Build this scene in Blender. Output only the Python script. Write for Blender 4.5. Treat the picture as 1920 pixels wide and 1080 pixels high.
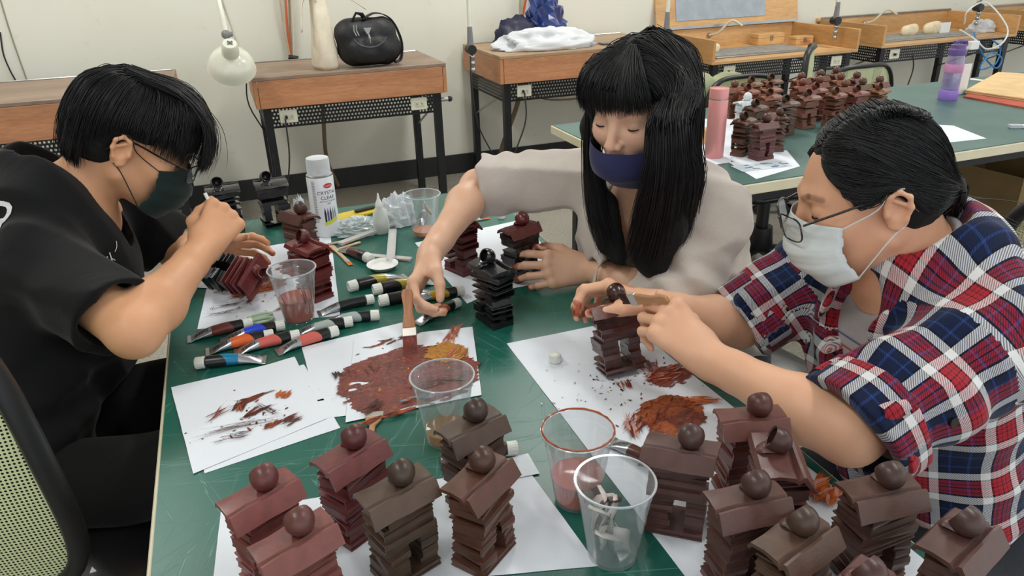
import bpy, bmesh, math, random
import numpy as np
from math import pi, sin, cos, radians as rad
from mathutils import Vector, Matrix, noise

for o in list(bpy.data.objects): bpy.data.objects.remove(o)
SC = bpy.context.scene
COL = SC.collection
rnd = random.Random(7)

# ------------------------------------------------------------------ camera
F_PX = 1380.0
CR = np.array([0.93346864, -0.35763455, -0.02708926]); CU = np.array([0.17292677, 0.38261411, 0.90758072])
CF = np.array([0.31421749, 0.8518826, -0.41900286]); CP = np.array([0, 0, 1.40])
cam_d = bpy.data.cameras.new('camera'); cam = bpy.data.objects.new('camera', cam_d); COL.objects.link(cam)
cam_d.sensor_width = 36; cam_d.lens = 36 * F_PX / 1920; cam_d.clip_start = 0.02
cam.matrix_world = Matrix(((CR[0], CU[0], -CF[0], 0), (CR[1], CU[1], -CF[1], 0), (CR[2], CU[2], -CF[2], 1.40), (0, 0, 0, 1)))
SC.camera = cam

def ray(x, y): return CF + CR * (x - 960) / F_PX - CU * (y - 540) / F_PX
def T(x, y, z=0.75):                       # point of the plane at height z seen at a pixel of the photograph
    d = ray(x, y); return CP + d * ((z - CP[2]) / d[2])
def P(x, y, dep): return CP + dep * ray(x, y)   # point at a given depth

# ------------------------------------------------------------------ world, lights, exposure
w = bpy.data.worlds.new('world'); SC.world = w; w.use_nodes = True
w.node_tree.nodes['Background'].inputs[0].default_value = (0.93, 0.97, 1.0, 1)
w.node_tree.nodes['Background'].inputs[1].default_value = 0.95
SC.view_settings.view_transform = 'Standard'; SC.view_settings.look = 'None'
SC.view_settings.exposure = 0.5; SC.view_settings.gamma = 1.0; SC.view_settings.use_curve_mapping = False
def area(name, loc, sx, sy, power, color=(1, 0.99, 0.96), target=None):
    l = bpy.data.lights.new(name, 'AREA'); l.shape = 'RECTANGLE'; l.size = sx; l.size_y = sy; l.energy = power; l.color = color
    o = bpy.data.objects.new(name, l); COL.objects.link(o); o.location = loc
    return o
LX = [(-0.9, 0.4), (-0.9, 3.3), (1.5, 0.4), (1.5, 3.3), (3.9, 0.4), (3.9, 3.3)]
for (x, y) in LX: area('fluorescent_light', (x, y, 2.86), 0.28, 1.2, 12.5 if y < 2 else 24)

# ------------------------------------------------------------------ material helpers
def lin(c):
    return tuple((v / 255 / 12.92 if v / 255 <= 0.04045 else ((v / 255 + 0.055) / 1.055) ** 2.4) for v in c)
MATS = {}
class NT:
    def __init__(s, name):
        s.m = bpy.data.materials.new(name); s.m.use_nodes = True; s.t = s.m.node_tree; s.n = s.t.nodes; s.l = s.t.links
        s.b = s.n['Principled BSDF']
    def node(s, typ, **kw):
        n = s.n.new(typ)
        for k, v in kw.items():
            if k.startswith('i_'):
                key = k[2:]
                key = int(key) if key.isdigit() else key
                n.inputs[key].default_value = v
            else: setattr(n, k, v)
        return n
    def link(s, a, b): s.l.new(a, b)
    def coord(s, kind='Object'):
        return s.node('ShaderNodeTexCoord').outputs[kind]
    def noise(s, vec, scale, detail=3, rough=0.55, dist=0.0):
        n = s.node('ShaderNodeTexNoise'); n.inputs['Scale'].default_value = scale; n.inputs['Detail'].default_value = detail
        n.inputs['Roughness'].default_value = rough; n.inputs['Distortion'].default_value = dist
        s.link(vec, n.inputs['Vector']); return n.outputs['Fac']
    def mapping(s, vec, scale=(1, 1, 1), rot=(0, 0, 0), loc=(0, 0, 0)):
        n = s.node('ShaderNodeMapping'); n.inputs['Scale'].default_value = scale; n.inputs['Rotation'].default_value = rot; n.inputs['Location'].default_value = loc
        s.link(vec, n.inputs['Vector']); return n.outputs['Vector']
    def ramp(s, fac, stops, interp='LINEAR'):
        n = s.node('ShaderNodeValToRGB'); n.color_ramp.interpolation = interp
        e = n.color_ramp.elements
        while len(e) < len(stops): e.new(0.5)
        for i, (p, c) in enumerate(stops):
            e[i].position = p; e[i].color = (c, c, c, 1) if isinstance(c, (int, float)) else (*c[:3], 1)
        s.link(fac, n.inputs['Fac']); return n.outputs['Color']
    def mix(s, fac, a, b, mode='MIX'):
        n = s.node('ShaderNodeMix', data_type='RGBA', blend_type=mode)
        for sock, v in ((n.inputs[0], fac), (n.inputs[6], a), (n.inputs[7], b)):
            if isinstance(v, (int, float)): sock.default_value = v
            elif isinstance(v, tuple): sock.default_value = (*v[:3], 1)
            else: s.link(v, sock)
        return n.outputs[2]
    def math(s, op, a, b=0.0, c=0.0):
        n = s.node('ShaderNodeMath', operation=op)
        for i, v in enumerate((a, b, c)):
            if isinstance(v, (int, float)): n.inputs[i].default_value = v
            else: s.link(v, n.inputs[i])
        return n.outputs[0]
    def bump(s, h, strength=0.3, dist=0.01):
        n = s.node('ShaderNodeBump'); n.inputs['Strength'].default_value = strength; n.inputs['Distance'].default_value = dist
        s.link(h, n.inputs['Height']); s.link(n.outputs[0], s.b.inputs['Normal'])
    def set(s, **kw):
        for k, v in kw.items():
            k = k.replace('_', ' ')
            sock = s.b.inputs[k]
            if isinstance(v, (int, float)): sock.default_value = v
            elif isinstance(v, tuple): sock.default_value = (*v[:3], 1) if sock.type == 'RGBA' else v
            else: s.link(v, sock)

def mat(name, rgb, rough=0.5, metal=0.0, var=0.12, scale=12, bump=0.0, bscale=60, coat=0.0, spec=0.5, stretch=(1, 1, 1), bdist=0.002):
    """plain procedural material: base colour with a little noise and optional fine relief"""
    if name in MATS: return MATS[name]
    t = NT(name); c = lin(rgb); v = t.mapping(t.coord(), stretch)
    n = t.noise(v, scale, 4)
    lo = tuple(x * (1 - var) for x in c); hi = tuple(min(1, x * (1 + var)) for x in c)
    t.set(Base_Color=t.ramp(n, [(0.3, lo), (0.7, hi)]), Roughness=rough, Metallic=metal, Coat_Weight=coat, Specular_IOR_Level=spec)
    if bump: t.bump(t.noise(v, bscale, 3), bump, bdist)
    MATS[name] = t.m; return t.m

def wood(name, c1, c2, axis=0, rough=0.45, scale=14):
    t = NT(name); st = [6, 6, 6]; st[axis] = 0.7
    v = t.mapping(t.coord(), tuple(st))
    n = t.noise(v, scale * 0.35, 5, 0.6, 1.2); n2 = t.noise(v, scale * 2.2, 3, 0.6, 0.2)
    pl = t.noise(t.mapping(t.coord(), tuple(0.25 if i == axis else 4 for i in range(3))), 1.6, 0)
    a = t.ramp(n, [(0.3, lin(c1)), (0.7, lin(c2))])
    b = t.mix(0.25, a, t.ramp(n2, [(0.35, tuple(x * 0.55 for x in lin(c1))), (0.65, lin(c2))]))
    b = t.mix(0.5, b, t.mix(1.0, b, t.ramp(pl, [(0.4, 0.75), (0.6, 1.15)]), 'MULTIPLY'))
    t.set(Base_Color=b, Roughness=rough); t.bump(n2, 0.12, 0.002)
    return t.m

# ------------------------------------------------------------------ object helpers
def link(o, parent=None):
    COL.objects.link(o)
    if parent is not None: o.parent = parent
    return o
def tag(o, label=None, cat=None, group=None, kind=None):
    if label: o['label'] = label
    if cat: o['category'] = cat
    if group: o['group'] = group
    if kind: o['kind'] = kind
    return o
def thing(name, label, cat, loc=(0, 0, 0), rz=0.0, group=None):
    o = bpy.data.objects.new(name, None); o.empty_display_size = 0.05; COL.objects.link(o)
    o.location = loc; o.rotation_euler = (0, 0, rz)
    return tag(o, label, cat, group)
def copy_tree(o, parent=None):
    c = o.copy(); COL.objects.link(c); c.parent = parent
    for ch in o.children: copy_tree(ch, c)
    return c
def recolor(root, rgb):
    for o in [root] + list(root.children_recursive):
        if o.type == 'MESH': o.color = (*rgb, 1)

class MB:
    """collects simple solids and links them as one mesh object"""
    def __init__(s): s.v = []; s.f = []; s.fm = []; s.M = Matrix.Identity(4); s.mi = 0
    def add(s, vs, fs):
        b = len(s.v)
        s.v += [tuple(s.M @ Vector(p)) for p in vs]
        s.f += [tuple(b + i for i in f) for f in fs]; s.fm += [s.mi] * len(fs)
        return s
    def box(s, x0, x1, y0, y1, z0, z1):
        vs = [(x, y, z) for z in (z0, z1) for y in (y0, y1) for x in (x0, x1)]
        return s.add(vs, [(0, 2, 3, 1), (4, 5, 7, 6), (0, 1, 5, 4), (2, 6, 7, 3), (0, 4, 6, 2), (1, 3, 7, 5)])
    def prism(s, poly, z0, z1):
        n = len(poly); vs = [(x, y, z0) for x, y in poly] + [(x, y, z1) for x, y in poly]
        return s.add(vs, [tuple(range(n))[::-1], tuple(range(n, 2 * n))] + [(i, (i + 1) % n, n + (i + 1) % n, n + i) for i in range(n)])
    def extrude(s, poly, a0, a1, axis='x'):
        """poly in the plane across the axis, swept along the axis"""
        n = len(poly)
        mk = {'x': lambda a, p: (a, p[0], p[1]), 'y': lambda a, p: (p[0], a, p[1]), 'z': lambda a, p: (p[0], p[1], a)}[axis]
        vs = [mk(a0, p) for p in poly] + [mk(a1, p) for p in poly]
        return s.add(vs, [tuple(range(n))[::-1], tuple(range(n, 2 * n))] + [(i, (i + 1) % n, n + (i + 1) % n, n + i) for i in range(n)])
    def lathe(s, prof, n=24, cx=0, cy=0, close=False):
        k = len(prof); vs = []
        for r, z in prof:
            for j in range(n):
                a = 2 * pi * j / n; vs.append((cx + r * cos(a), cy + r * sin(a), z))
        fs = [(i * n + j, i * n + (j + 1) % n, (i + 1) * n + (j + 1) % n, (i + 1) * n + j) for i in range(k - 1) for j in range(n)]
        if close: fs += [((k - 1) * n + j, (k - 1) * n + (j + 1) % n, (j + 1) % n, j) for j in range(n)]
        else:
            if prof[0][0] > 1e-5: fs.append(tuple(range(n))[::-1])
            if prof[-1][0] > 1e-5: fs.append(tuple((k - 1) * n + j for j in range(n)))
        return s.add(vs, fs)
    def tube(s, pts, r, n=8, cap=True, flat=1.0):
        pts = [Vector(p) for p in pts]; k = len(pts); rr = r if isinstance(r, (list, tuple)) else [r] * k
        vs = []; up = None
        for i, p in enumerate(pts):
            d = (pts[min(i + 1, k - 1)] - pts[max(i - 1, 0)])
            if d.length < 1e-9: d = Vector((0, 0, 1))
            d.normalize()
            if up is None:
                up = Vector((0, 0, 1)) if abs(d.z) < 0.9 else Vector((1, 0, 0))
            side = d.cross(up)
            if side.length < 1e-6: side = d.orthogonal()
            side.normalize(); up = side.cross(d).normalized()
            for j in range(n):
                a = 2 * pi * j / n; vs.append(tuple(p + side * (rr[i] * cos(a)) + up * (rr[i] * flat * sin(a))))
        fs = [(i * n + j, i * n + (j + 1) % n, (i + 1) * n + (j + 1) % n, (i + 1) * n + j) for i in range(k - 1) for j in range(n)]
        if cap: fs += [tuple(range(n))[::-1], tuple((k - 1) * n + j for j in range(n))]
        return s.add(vs, fs)
    def cyl(s, p, q, r, n=16, r2=None): return s.tube([p, q], [r, r if r2 is None else r2], n)
    def ball(s, c, r, n=16, m=10):
        r = (r, r, r) if isinstance(r, (int, float)) else r
        vs = [(c[0], c[1], c[2] - r[2])]
        for i in range(1, m):
            t = pi * i / m
            for j in range(n):
                a = 2 * pi * j / n; vs.append((c[0] + r[0] * sin(t) * cos(a), c[1] + r[1] * sin(t) * sin(a), c[2] - r[2] * cos(t)))
        vs.append((c[0], c[1], c[2] + r[2])); e = len(vs) - 1
        fs = [(0, 1 + (j + 1) % n, 1 + j) for j in range(n)]
        for i in range(m - 2):
            b = 1 + i * n; fs += [(b + j, b + (j + 1) % n, b + n + (j + 1) % n, b + n + j) for j in range(n)]
        b = 1 + (m - 2) * n; fs += [(b + j, b + (j + 1) % n, e) for j in range(n)]
        return s.add(vs, fs)
    def mesh(s, name, mats, smooth=None, uv=None):
        me = bpy.data.meshes.new(name); me.from_pydata(s.v, [], s.f)
        for m in (mats if isinstance(mats, (list, tuple)) else [mats]): me.materials.append(m)
        me.polygons.foreach_set('material_index', s.fm)
        if smooth is not None:
            me.polygons.foreach_set('use_smooth', [True] * len(me.polygons)); me.update()
            if smooth > 0: me.set_sharp_from_angle(angle=rad(smooth))
        me.update(); return me
    def build(s, name, mats, parent=None, smooth=None, bevel=0.0, seg=1, loc=None, rot=None):
        o = bpy.data.objects.new(name, s.mesh(name, mats, smooth)); link(o, parent)
        if loc is not None: o.location = loc
        if rot is not None: o.rotation_euler = rot
        if bevel:
            b = o.modifiers.new('bevel', 'BEVEL'); b.width = bevel; b.segments = seg; b.limit_method = 'ANGLE'; b.angle_limit = rad(40)
        return o
def meshobj(name, vs, fs, mats, parent=None, smooth=True):
    me = bpy.data.meshes.new(name); me.from_pydata([tuple(v) for v in vs], [], [tuple(f) for f in fs])
    for m in (mats if isinstance(mats, (list, tuple)) else [mats]): me.materials.append(m)
    if smooth: me.polygons.foreach_set('use_smooth', [True] * len(me.polygons))
    me.update(); o = bpy.data.objects.new(name, me); link(o, parent); return o
def text_mesh(txt, size, bend=0.0, align='CENTER', thick=0.0, res=3):
    """verts, faces of flat lettering in the xz plane facing -y; bend wraps it on a cylinder of that radius"""
    cu = bpy.data.curves.new('t', 'FONT'); cu.body = txt; cu.size = size; cu.align_x = align; cu.resolution_u = res
    o = bpy.data.objects.new('t', cu); COL.objects.link(o)
    me = bpy.data.meshes.new_from_object(o); bpy.data.objects.remove(o)
    vs = []
    for v in me.vertices:
        x, z = v.co.x, v.co.y
        if bend: vs.append((bend * sin(x / bend), -bend * cos(x / bend), z))
        else: vs.append((x, -thick, z))
    fs = [tuple(p.vertices) for p in me.polygons]
    bpy.data.meshes.remove(me); return vs, fs
def spline(pts, n=8):
    """Catmull-Rom through the points"""
    P_ = [Vector(p) for p in pts]; P_ = [P_[0] * 2 - P_[1]] + P_ + [P_[-1] * 2 - P_[-2]]; out = []
    for i in range(1, len(P_) - 2):
        a, b, c, d = P_[i - 1:i + 3]
        for k in range(n):
            t = k / n; out.append(0.5 * ((2 * b) + (c - a) * t + (2 * a - 5 * b + 4 * c - d) * t * t + (3 * b - a - 3 * c + d) * t ** 3))
    out.append(P_[-2]); return out
# ------------------------------------------------------------------ organic surfaces: smooth union of limbs, polygonised with surface nets
V3 = lambda *a: np.array(a, float)
def unit(v): v = np.array(v, float); return v / np.linalg.norm(v)
class Prim:
    def __init__(s, kind, k, neg, M, dat): s.kind, s.k, s.neg, s.M, s.d = kind, k, neg, M, dat
    def __call__(s, p):
        if s.M is not None:
            R_, o = s.M; p = (p - o) @ R_           # rows of R_ transposed: columns are local axes
        if s.kind == 'cap':
            a, b, ra, rb = s.d; ba = b - a; pa = p - a
            t = np.clip(pa @ ba / max(1e-12, ba @ ba), 0, 1)
            return np.linalg.norm(pa - t[:, None] * ba, axis=1) - (ra + (rb - ra) * t)
        if s.kind == 'ell':
            c, r, Q = s.d; q = p - c
            if Q is not None: q = q @ Q
            k0 = np.linalg.norm(q / r, axis=1); k1 = np.linalg.norm(q / (r * r), axis=1)
            return k0 * (k0 - 1.0) / np.maximum(k1, 1e-9)
        if s.kind == 'ecap':                        # capsule of elliptic section
            a, b, n, (sa, na), (sb, nb) = s.d; ba = b - a; L2 = ba @ ba; pa = p - a
            t = np.clip(pa @ ba / L2, 0, 1); v = pa - t[:, None] * ba
            rn = na + (nb - na) * t; rs = sa + (sb - sa) * t
            vn = v @ n; vs = v - vn[:, None] * n; ls = np.linalg.norm(vs, axis=1)
            k0 = np.sqrt((vn / rn) ** 2 + (ls / rs) ** 2); k1 = np.sqrt((vn / rn ** 2) ** 2 + (ls / rs ** 2) ** 2)
            return k0 * (k0 - 1.0) / np.maximum(k1, 1e-9)
        if s.kind == 'half': o, n = s.d; return (p - o) @ n
        if s.kind == 'halfcap':                     # region beyond a plane, inside a sphere round its origin
            o, n, R_ = s.d; return np.maximum((p - o) @ n, np.linalg.norm(p - o, axis=1) - R_)
class Body:
    def __init__(s): s.p = []; s.M = None
    def frame(s, o=None, x=None, y=None, z=None):
        s.M = None if o is None else (np.stack([x, y, z], axis=1), np.array(o, float))
    def cap(s, a, b, ra, rb=None, k=0.012, neg=False): s.p.append(Prim('cap', k, neg, s.M, (np.array(a, float), np.array(b, float), ra, ra if rb is None else rb))); return s
    def ell(s, c, r, k=0.012, neg=False, Q=None): s.p.append(Prim('ell', k, neg, s.M, (np.array(c, float), np.array(r, float), Q))); return s
    def ecap(s, a, b, n, A, B, k=0.02, neg=False):
        a = np.array(a, float); b = np.array(b, float); d = unit(b - a); n = np.array(n, float); n = unit(n - d * (n @ d))
        s.p.append(Prim('ecap', k, neg, s.M, (a, b, n, A, B))); return s
    def cut(s, o, n, R_=None, k=0.003):             # removes what lies on the n side of the plane at o
        n = -unit(n)
        s.p.append(Prim('half' if R_ is None else 'halfcap', k, True, s.M, (np.array(o, float), n) if R_ is None else (np.array(o, float), n, R_))); return s
    def eval(s, p, pids=None):
        D = np.full(len(p), 1.0, np.float64)
        for q in s.p:
            d = q(p)
            D = s.comb(D, d, q)
        return D
    @staticmethod
    def comb(D, d, q):
        k = q.k
        if q.neg:
            d = -d; h = np.maximum(k - np.abs(D - d), 0) / k; return np.maximum(D, d) + h * h * k * 0.25
        h = np.maximum(k - np.abs(D - d), 0) / k; return np.minimum(D, d) - h * h * k * 0.25
    def mesh(s, h, lo, hi, disp=None, B=8):
        lo = np.array(lo, float); hi = np.array(hi, float)
        nb = np.maximum(1, np.ceil((hi - lo) / (h * B)).astype(int)); n = nb * B
        ii = np.stack(np.meshgrid(*[np.arange(k) for k in nb], indexing='ij'), -1).reshape(-1, 3)
        ctr = lo + (ii * B + (B - 1) / 2) * h; hd = h * B * 0.87
        Dc = s.eval(ctr); act = np.abs(Dc) < hd * 1.6 + 0.012
        G = np.repeat(np.repeat(np.repeat(np.where(Dc.reshape(nb) < 0, -1.0, 1.0).astype(np.float32), B, 0), B, 1), B, 2)
        ai = ii[act]; ca = ctr[act]
        off = np.stack(np.meshgrid(*[np.arange(B)] * 3, indexing='ij'), -1).reshape(-1, 3)
        pts = lo + (ai[:, None, :] * B + off[None]) * h                   # (nblock, B^3, 3)
        D = np.full(pts.shape[:2], 1.0)
        for q in s.p:
            dc = q(ca); near = dc < hd * 1.5 + q.k + 0.008
            if not near.any(): continue
            pp = pts[near].reshape(-1, 3)
            d = q(pp).reshape(-1, B ** 3); D[near] = s.comb(D[near], d, q)
        if disp is not None: D = D - disp(pts.reshape(-1, 3)).reshape(D.shape)
        gi = (ai[:, None, :] * B + off[None]).reshape(-1, 3)
        G[gi[:, 0], gi[:, 1], gi[:, 2]] = D.reshape(-1)
        return surface_nets(G, lo, h)
def surface_nets(G, lo, h):
    S = G < 0
    c = [S[:-1, :-1, :-1], S[1:, :-1, :-1], S[:-1, 1:, :-1], S[1:, 1:, :-1], S[:-1, :-1, 1:], S[1:, :-1, 1:], S[:-1, 1:, 1:], S[1:, 1:, 1:]]
    cnt = sum(x.astype(np.int8) for x in c); m = (cnt > 0) & (cnt < 8)
    I = np.argwhere(m); cid = np.full(m.shape, -1, np.int32); cid[m] = np.arange(len(I))
    offs = np.array([(0, 0, 0), (1, 0, 0), (0, 1, 0), (1, 1, 0), (0, 0, 1), (1, 0, 1), (0, 1, 1), (1, 1, 1)])
    val = [G[I[:, 0] + o[0], I[:, 1] + o[1], I[:, 2] + o[2]].astype(np.float64) for o in offs]
    acc = np.zeros((len(I), 3)); num = np.zeros(len(I))
    for a, b in [(0, 1), (2, 3), (4, 5), (6, 7), (0, 2), (1, 3), (4, 6), (5, 7), (0, 4), (1, 5), (2, 6), (3, 7)]:
        x = (val[a] < 0) != (val[b] < 0); t = np.where(x, val[a] / np.where(x, val[a] - val[b], 1), 0)
        acc += np.where(x[:, None], offs[a] + t[:, None] * (offs[b] - offs[a]), 0); num += x
    V = lo + (I + acc / num[:, None]) * h
    F = []
    for ax in range(3):
        sl0 = [slice(None)] * 3; sl1 = [slice(None)] * 3; sl0[ax] = slice(0, -1); sl1[ax] = slice(1, None)
        a, b = S[tuple(sl0)], S[tuple(sl1)]
        E_ = np.argwhere(a != b); o1, o2 = [(1, 2), (2, 0), (0, 1)][ax]
        ok = (E_[:, o1] > 0) & (E_[:, o2] > 0) & (E_[:, o1] < S.shape[o1] - 1) & (E_[:, o2] < S.shape[o2] - 1); E_ = E_[ok]
        fl = a[E_[:, 0], E_[:, 1], E_[:, 2]]
        def cell(d1, d2):
            q = E_.copy(); q[:, o1] -= d1; q[:, o2] -= d2; return cid[q[:, 0], q[:, 1], q[:, 2]]
        q = np.stack([cell(1, 1), cell(0, 1), cell(0, 0), cell(1, 0)], 1); q[~fl] = q[~fl][:, ::-1]
        F.append(q)
    F = np.concatenate(F); F = F[(F >= 0).all(1)]
    return V, F
def np_mesh(name, V, F, m, parent=None, loc=(0, 0, 0), col=None, uv=None, smooth=True):
    me = bpy.data.meshes.new(name); me.vertices.add(len(V)); me.vertices.foreach_set('co', (V - np.array(loc)).astype(np.float32).ravel())
    me.loops.add(len(F) * 4); me.polygons.add(len(F)); me.loops.foreach_set('vertex_index', F.astype(np.int32).ravel())
    me.polygons.foreach_set('loop_start', np.arange(len(F), dtype=np.int32) * 4); me.update(calc_edges=True)
    me.materials.append(m)
    if smooth: me.polygons.foreach_set('use_smooth', np.ones(len(F), bool))
    if col is not None:
        a = me.attributes.new('tint', 'FLOAT_COLOR', 'POINT'); a.data.foreach_set('color', np.concatenate([col, np.ones((len(col), 1))], 1).astype(np.float32).ravel())
    if uv is not None:
        u_ = uv if callable(uv) else None
        q = u_(V, F) if u_ else np.concatenate([uv, np.zeros((len(uv), 3 - uv.shape[1]))], 1)
        a = me.attributes.new('cloth', 'FLOAT_VECTOR', 'CORNER' if u_ else 'POINT'); a.data.foreach_set('vector', q.astype(np.float32).ravel())
    me.validate(); o = bpy.data.objects.new(name, me); link(o, parent); return o
def seg_dist(p, a, b):
    ba = b - a; t = np.clip((p - a) @ ba / (ba @ ba), 0, 1); return np.linalg.norm(p - a - t[:, None] * ba, axis=1), t
def sm(x, a, b): t = np.clip((x - a) / (b - a), 0, 1); return t * t * (3 - 2 * t)
def vnoise(p, f, seed=0):
    """cheap smooth pseudo noise (-1..1) from sines"""
    q = p * f + seed * 7.31
    w = np.stack([q[:, 1] * 1.3 + np.sin(q[:, 2] * 0.9 + seed), q[:, 2] * 1.1 + np.sin(q[:, 0] * 1.2), q[:, 0] * 0.9 + np.sin(q[:, 1] * 1.1)], 1)
    return (np.sin(w[:, 0] + q[:, 0]) + np.sin(w[:, 1] + q[:, 1] * 0.8) + np.sin(w[:, 2] + q[:, 2] * 1.2)) / 3

def add_head(B, h, neck_to, s_=1.0):
    """h = dict(o, f, u): head frame; face looks along f"""
    f = unit(h['f']); u = unit(h['u'] - f * (np.array(h['u']) @ f)); r_ = np.cross(f, u)   # r_: the person's right
    B.frame(h['o'], -r_ * 1.0, f, u)     # local x = person's left, y forward, z up
    h['L'] = (np.stack([-r_, f, u], axis=1), np.array(h['o'], float))
    B.ell((0, -0.014, 0.040), (0.0735, 0.087, 0.080), k=.02)
    B.ell((0, 0.030, 0.010), (0.062, 0.062, 0.072), k=.025)
    B.ell((0, 0.034, -0.040), (0.054, 0.050, 0.062), k=.03)
    for sx in (-1, 1):
        B.cap((sx * .050, -.002, -.050), (sx * .014, .066, -.098), .017, .014, k=.03)
        B.ell((sx * .040, .060, -.020), (.021, .019, .019), k=.025)
        B.cap((sx * .012, .086, .026), (sx * .040, .070, .026), .010, .008, k=.012)
    B.ell((0, .072, -.096), (.018, .014, .014), k=.02)
    B.ell((0, .074, -.062), (.026, .018, .022), k=.015)      # lips area
    for sx in (-1, 1): B.ell((sx * .0315, .098, .004), (.019, .016, .0115), k=.012, neg=True)
    for sx in (-1, 1): B.ell((sx * .0315, .0735, .004), (.0155, .0148, .0128), k=.004)      # closed lid over the eyeball
    B.cap((0, .088, .016), (0, .106, -.024), .0065, .0085, k=.012)
    B.ell((0, .107, -.028), (.0082, .0088, .0078), k=.006)
    for sx in (-1, 1): B.ell((sx * .0108, .098, -.031), (.0062, .0090, .0066), k=.005)
    for sx in (-1, 1): B.ell((sx * .006, .103, -.0385), (.0038, .005, .004), k=.004, neg=True)
    # ears
    for sx in (-1, 1):
        B.ell((sx * .074, -.012, -.004), (.008, .017, .030), k=.008)
        ring = [(x_, -.012 + (y_ + .012) * .86, z_ * .88) for x_, y_, z_ in [(.079, .004, .008), (.083, -.002, .024), (.086, -.016, .031), (.088, -.029, .020), (.086, -.030, .002), (.082, -.022, -.016), (.078, -.010, -.030), (.075, -.001, -.028)]]
        for a, b in zip(ring, ring[1:]): B.cap((sx * a[0], a[1], a[2]), (sx * b[0], b[1], b[2]), .0036, .0034, k=.004)
        B.ell((sx * .0865, -.011, -.001), (.009, .0085, .013), k=.004, neg=True)
        B.cap((sx * .083, -.010, .014), (sx * .083, -.022, .006), .003, .003, k=.004)
        B.ell((sx * .079, .002, -.004), (.005, .004, .007), k=.004)
    B.ecap((0, -.030, -.030), B_local(h, neck_to), (0, 1, 0), (.050, .054), (.054, .056), k=.025)
    B.frame()
def B_local(h, p): R_, o = h['L']; return (np.array(p) - o) @ R_
def W_(h, p): R_, o = h['L']; return np.array(p) @ R_.T + o      # head-local to world

FING = [(.085, .025, .040, .023, .0185, .0085), (.088, .004, .044, .027, .019, .0088), (.083, -.016, .041, .026, .0185, .0084), (.075, -.034, .031, .019, .017, .0074)]
def add_hand(B, w, x, n, right, curls, thumb, spread=(0.10, 0.02, -0.05, -0.12), s_=1.0, arm=None):
    """w wrist; x towards the knuckles; n back of the hand; curls: 4 triples of joint angles; thumb: local points (cmc, mcp, ip, tip)"""
    x = unit(x); n = unit(np.array(n) - x * (np.array(n) @ x)); sd = np.cross(n, x) if right else np.cross(x, n)
    B.frame(w, x, sd, n); H = {'L': (np.stack([x, sd, n], axis=1), np.array(w, float)), 'tips': [], 'nails': []}
    z0 = .0
    B.ecap((-.01, 0, 0), (.022, 0, 0), (0, 0, 1), (.027 * s_, .020 * s_), (.030 * s_, .017 * s_), k=.018)
    for i, (mx, my, l1, l2, l3, r_) in enumerate(FING):
        mx, my, l1, l2, l3, r_ = [v * s_ for v in (mx, my, l1, l2, l3, r_)]
        B.ecap((.012, my * .45, -.001), (mx - .004, my, -.001), (0, 0, 1), (.0155 * s_, .0135 * s_), (.0125 * s_, .0115 * s_), k=.012)
    for i, (mx, my, l1, l2, l3, r_) in enumerate(FING):
        mx, my, l1, l2, l3, r_ = [v * s_ for v in (mx, my, l1, l2, l3, r_)]
        p = np.array([mx, my, .001]); a = 0; sp = spread[i]
        B.ell(p + [0, 0, .002], (.0105 * s_,) * 3, k=.006)
        for j, (L, c) in enumerate(zip((l1, l2, l3), curls[i])):
            a += c; d = np.array([cos(a) * cos(sp), sin(sp) * max(.3, cos(a)), -sin(a)]); d = d / np.linalg.norm(d); q = p + d * L
            ra, rb = r_ * (1.04 - .1 * j), r_ * (.98 - .12 * j)
            B.cap(p, q, ra, rb, k=.0028)
            B.ell(q, (rb * 1.05,) * 3, k=.0025) if j < 2 else None
            p = q
        H['tips'].append(W_(H, p)); up = np.array([sin(a), 0, cos(a)]); H['nails'].append((W_(H, p + up * rb * .75 - d * .002), W_(H, p + d) - W_(H, p), W_(H, up) - W_(H, (0, 0, 0))))
    t = [np.array(q) * s_ for q in thumb]
    B.cap(t[0], t[1], .0155 * s_, .0118 * s_, k=.018); B.cap(t[1], t[2], .0112 * s_, .0102 * s_, k=.005); B.cap(t[2], t[3], .0102 * s_, .0080 * s_, k=.003)
    B.cap((.02, .012, -.008), t[1] * .8 + np.array([.012, 0, 0]), .014 * s_, .010 * s_, k=.012)
    H['tips'].append(W_(H, t[3])); B.frame(); return H
# ------------------------------------------------------------------ structure
WY = 4.78
def struct(name, o): o.name = name; o['kind'] = 'structure'; return o
t = NT('floor_terrazzo'); v = t.coord()
n1 = t.noise(v, 1.3, 5, 0.6); n2 = t.noise(v, 90, 2)
t.set(Base_Color=t.mix(0.5, t.ramp(n1, [(0.3, lin((128, 124, 112))), (0.7, lin((172, 168, 156)))]), t.ramp(n2, [(0.35, lin((120, 116, 106))), (0.65, lin((176, 172, 160)))])),
      Roughness=t.ramp(n1, [(0.3, 0.22), (0.7, 0.42)])); floor_m = t.m
t = NT('wall_paint'); v = t.coord()
n1 = t.noise(v, 0.8, 4); n2 = t.noise(v, 14, 5)
sxyz = t.node('ShaderNodeSeparateXYZ'); t.link(v, sxyz.inputs[0])
t.set(Base_Color=t.mix(t.ramp(n2, [(0.62, 0.0), (0.8, 0.35)]), t.ramp(n1, [(0.3, lin((218, 217, 202))), (0.7, lin((230, 229, 217)))]), lin((188, 182, 158))), Roughness=0.55)
t.bump(n2, 0.05, 0.002); wall_m = t.m
ceil_m = mat('ceiling_white', (228, 228, 224), 0.8, var=0.03, scale=2)
base_m = mat('black_skirting', (28, 28, 30), 0.5, var=0.35, scale=9)
struct('floor', MB().box(-4, 8, -3, WY, -0.1, 0).build('floor', floor_m))
struct('wall_back', MB().box(-4, 8, WY, WY + 0.1, 0, 3).build('wall_back', wall_m))
struct('wall_left', MB().box(-4.1, -4, -3, WY, 0, 3).build('wall_left', wall_m))
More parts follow.
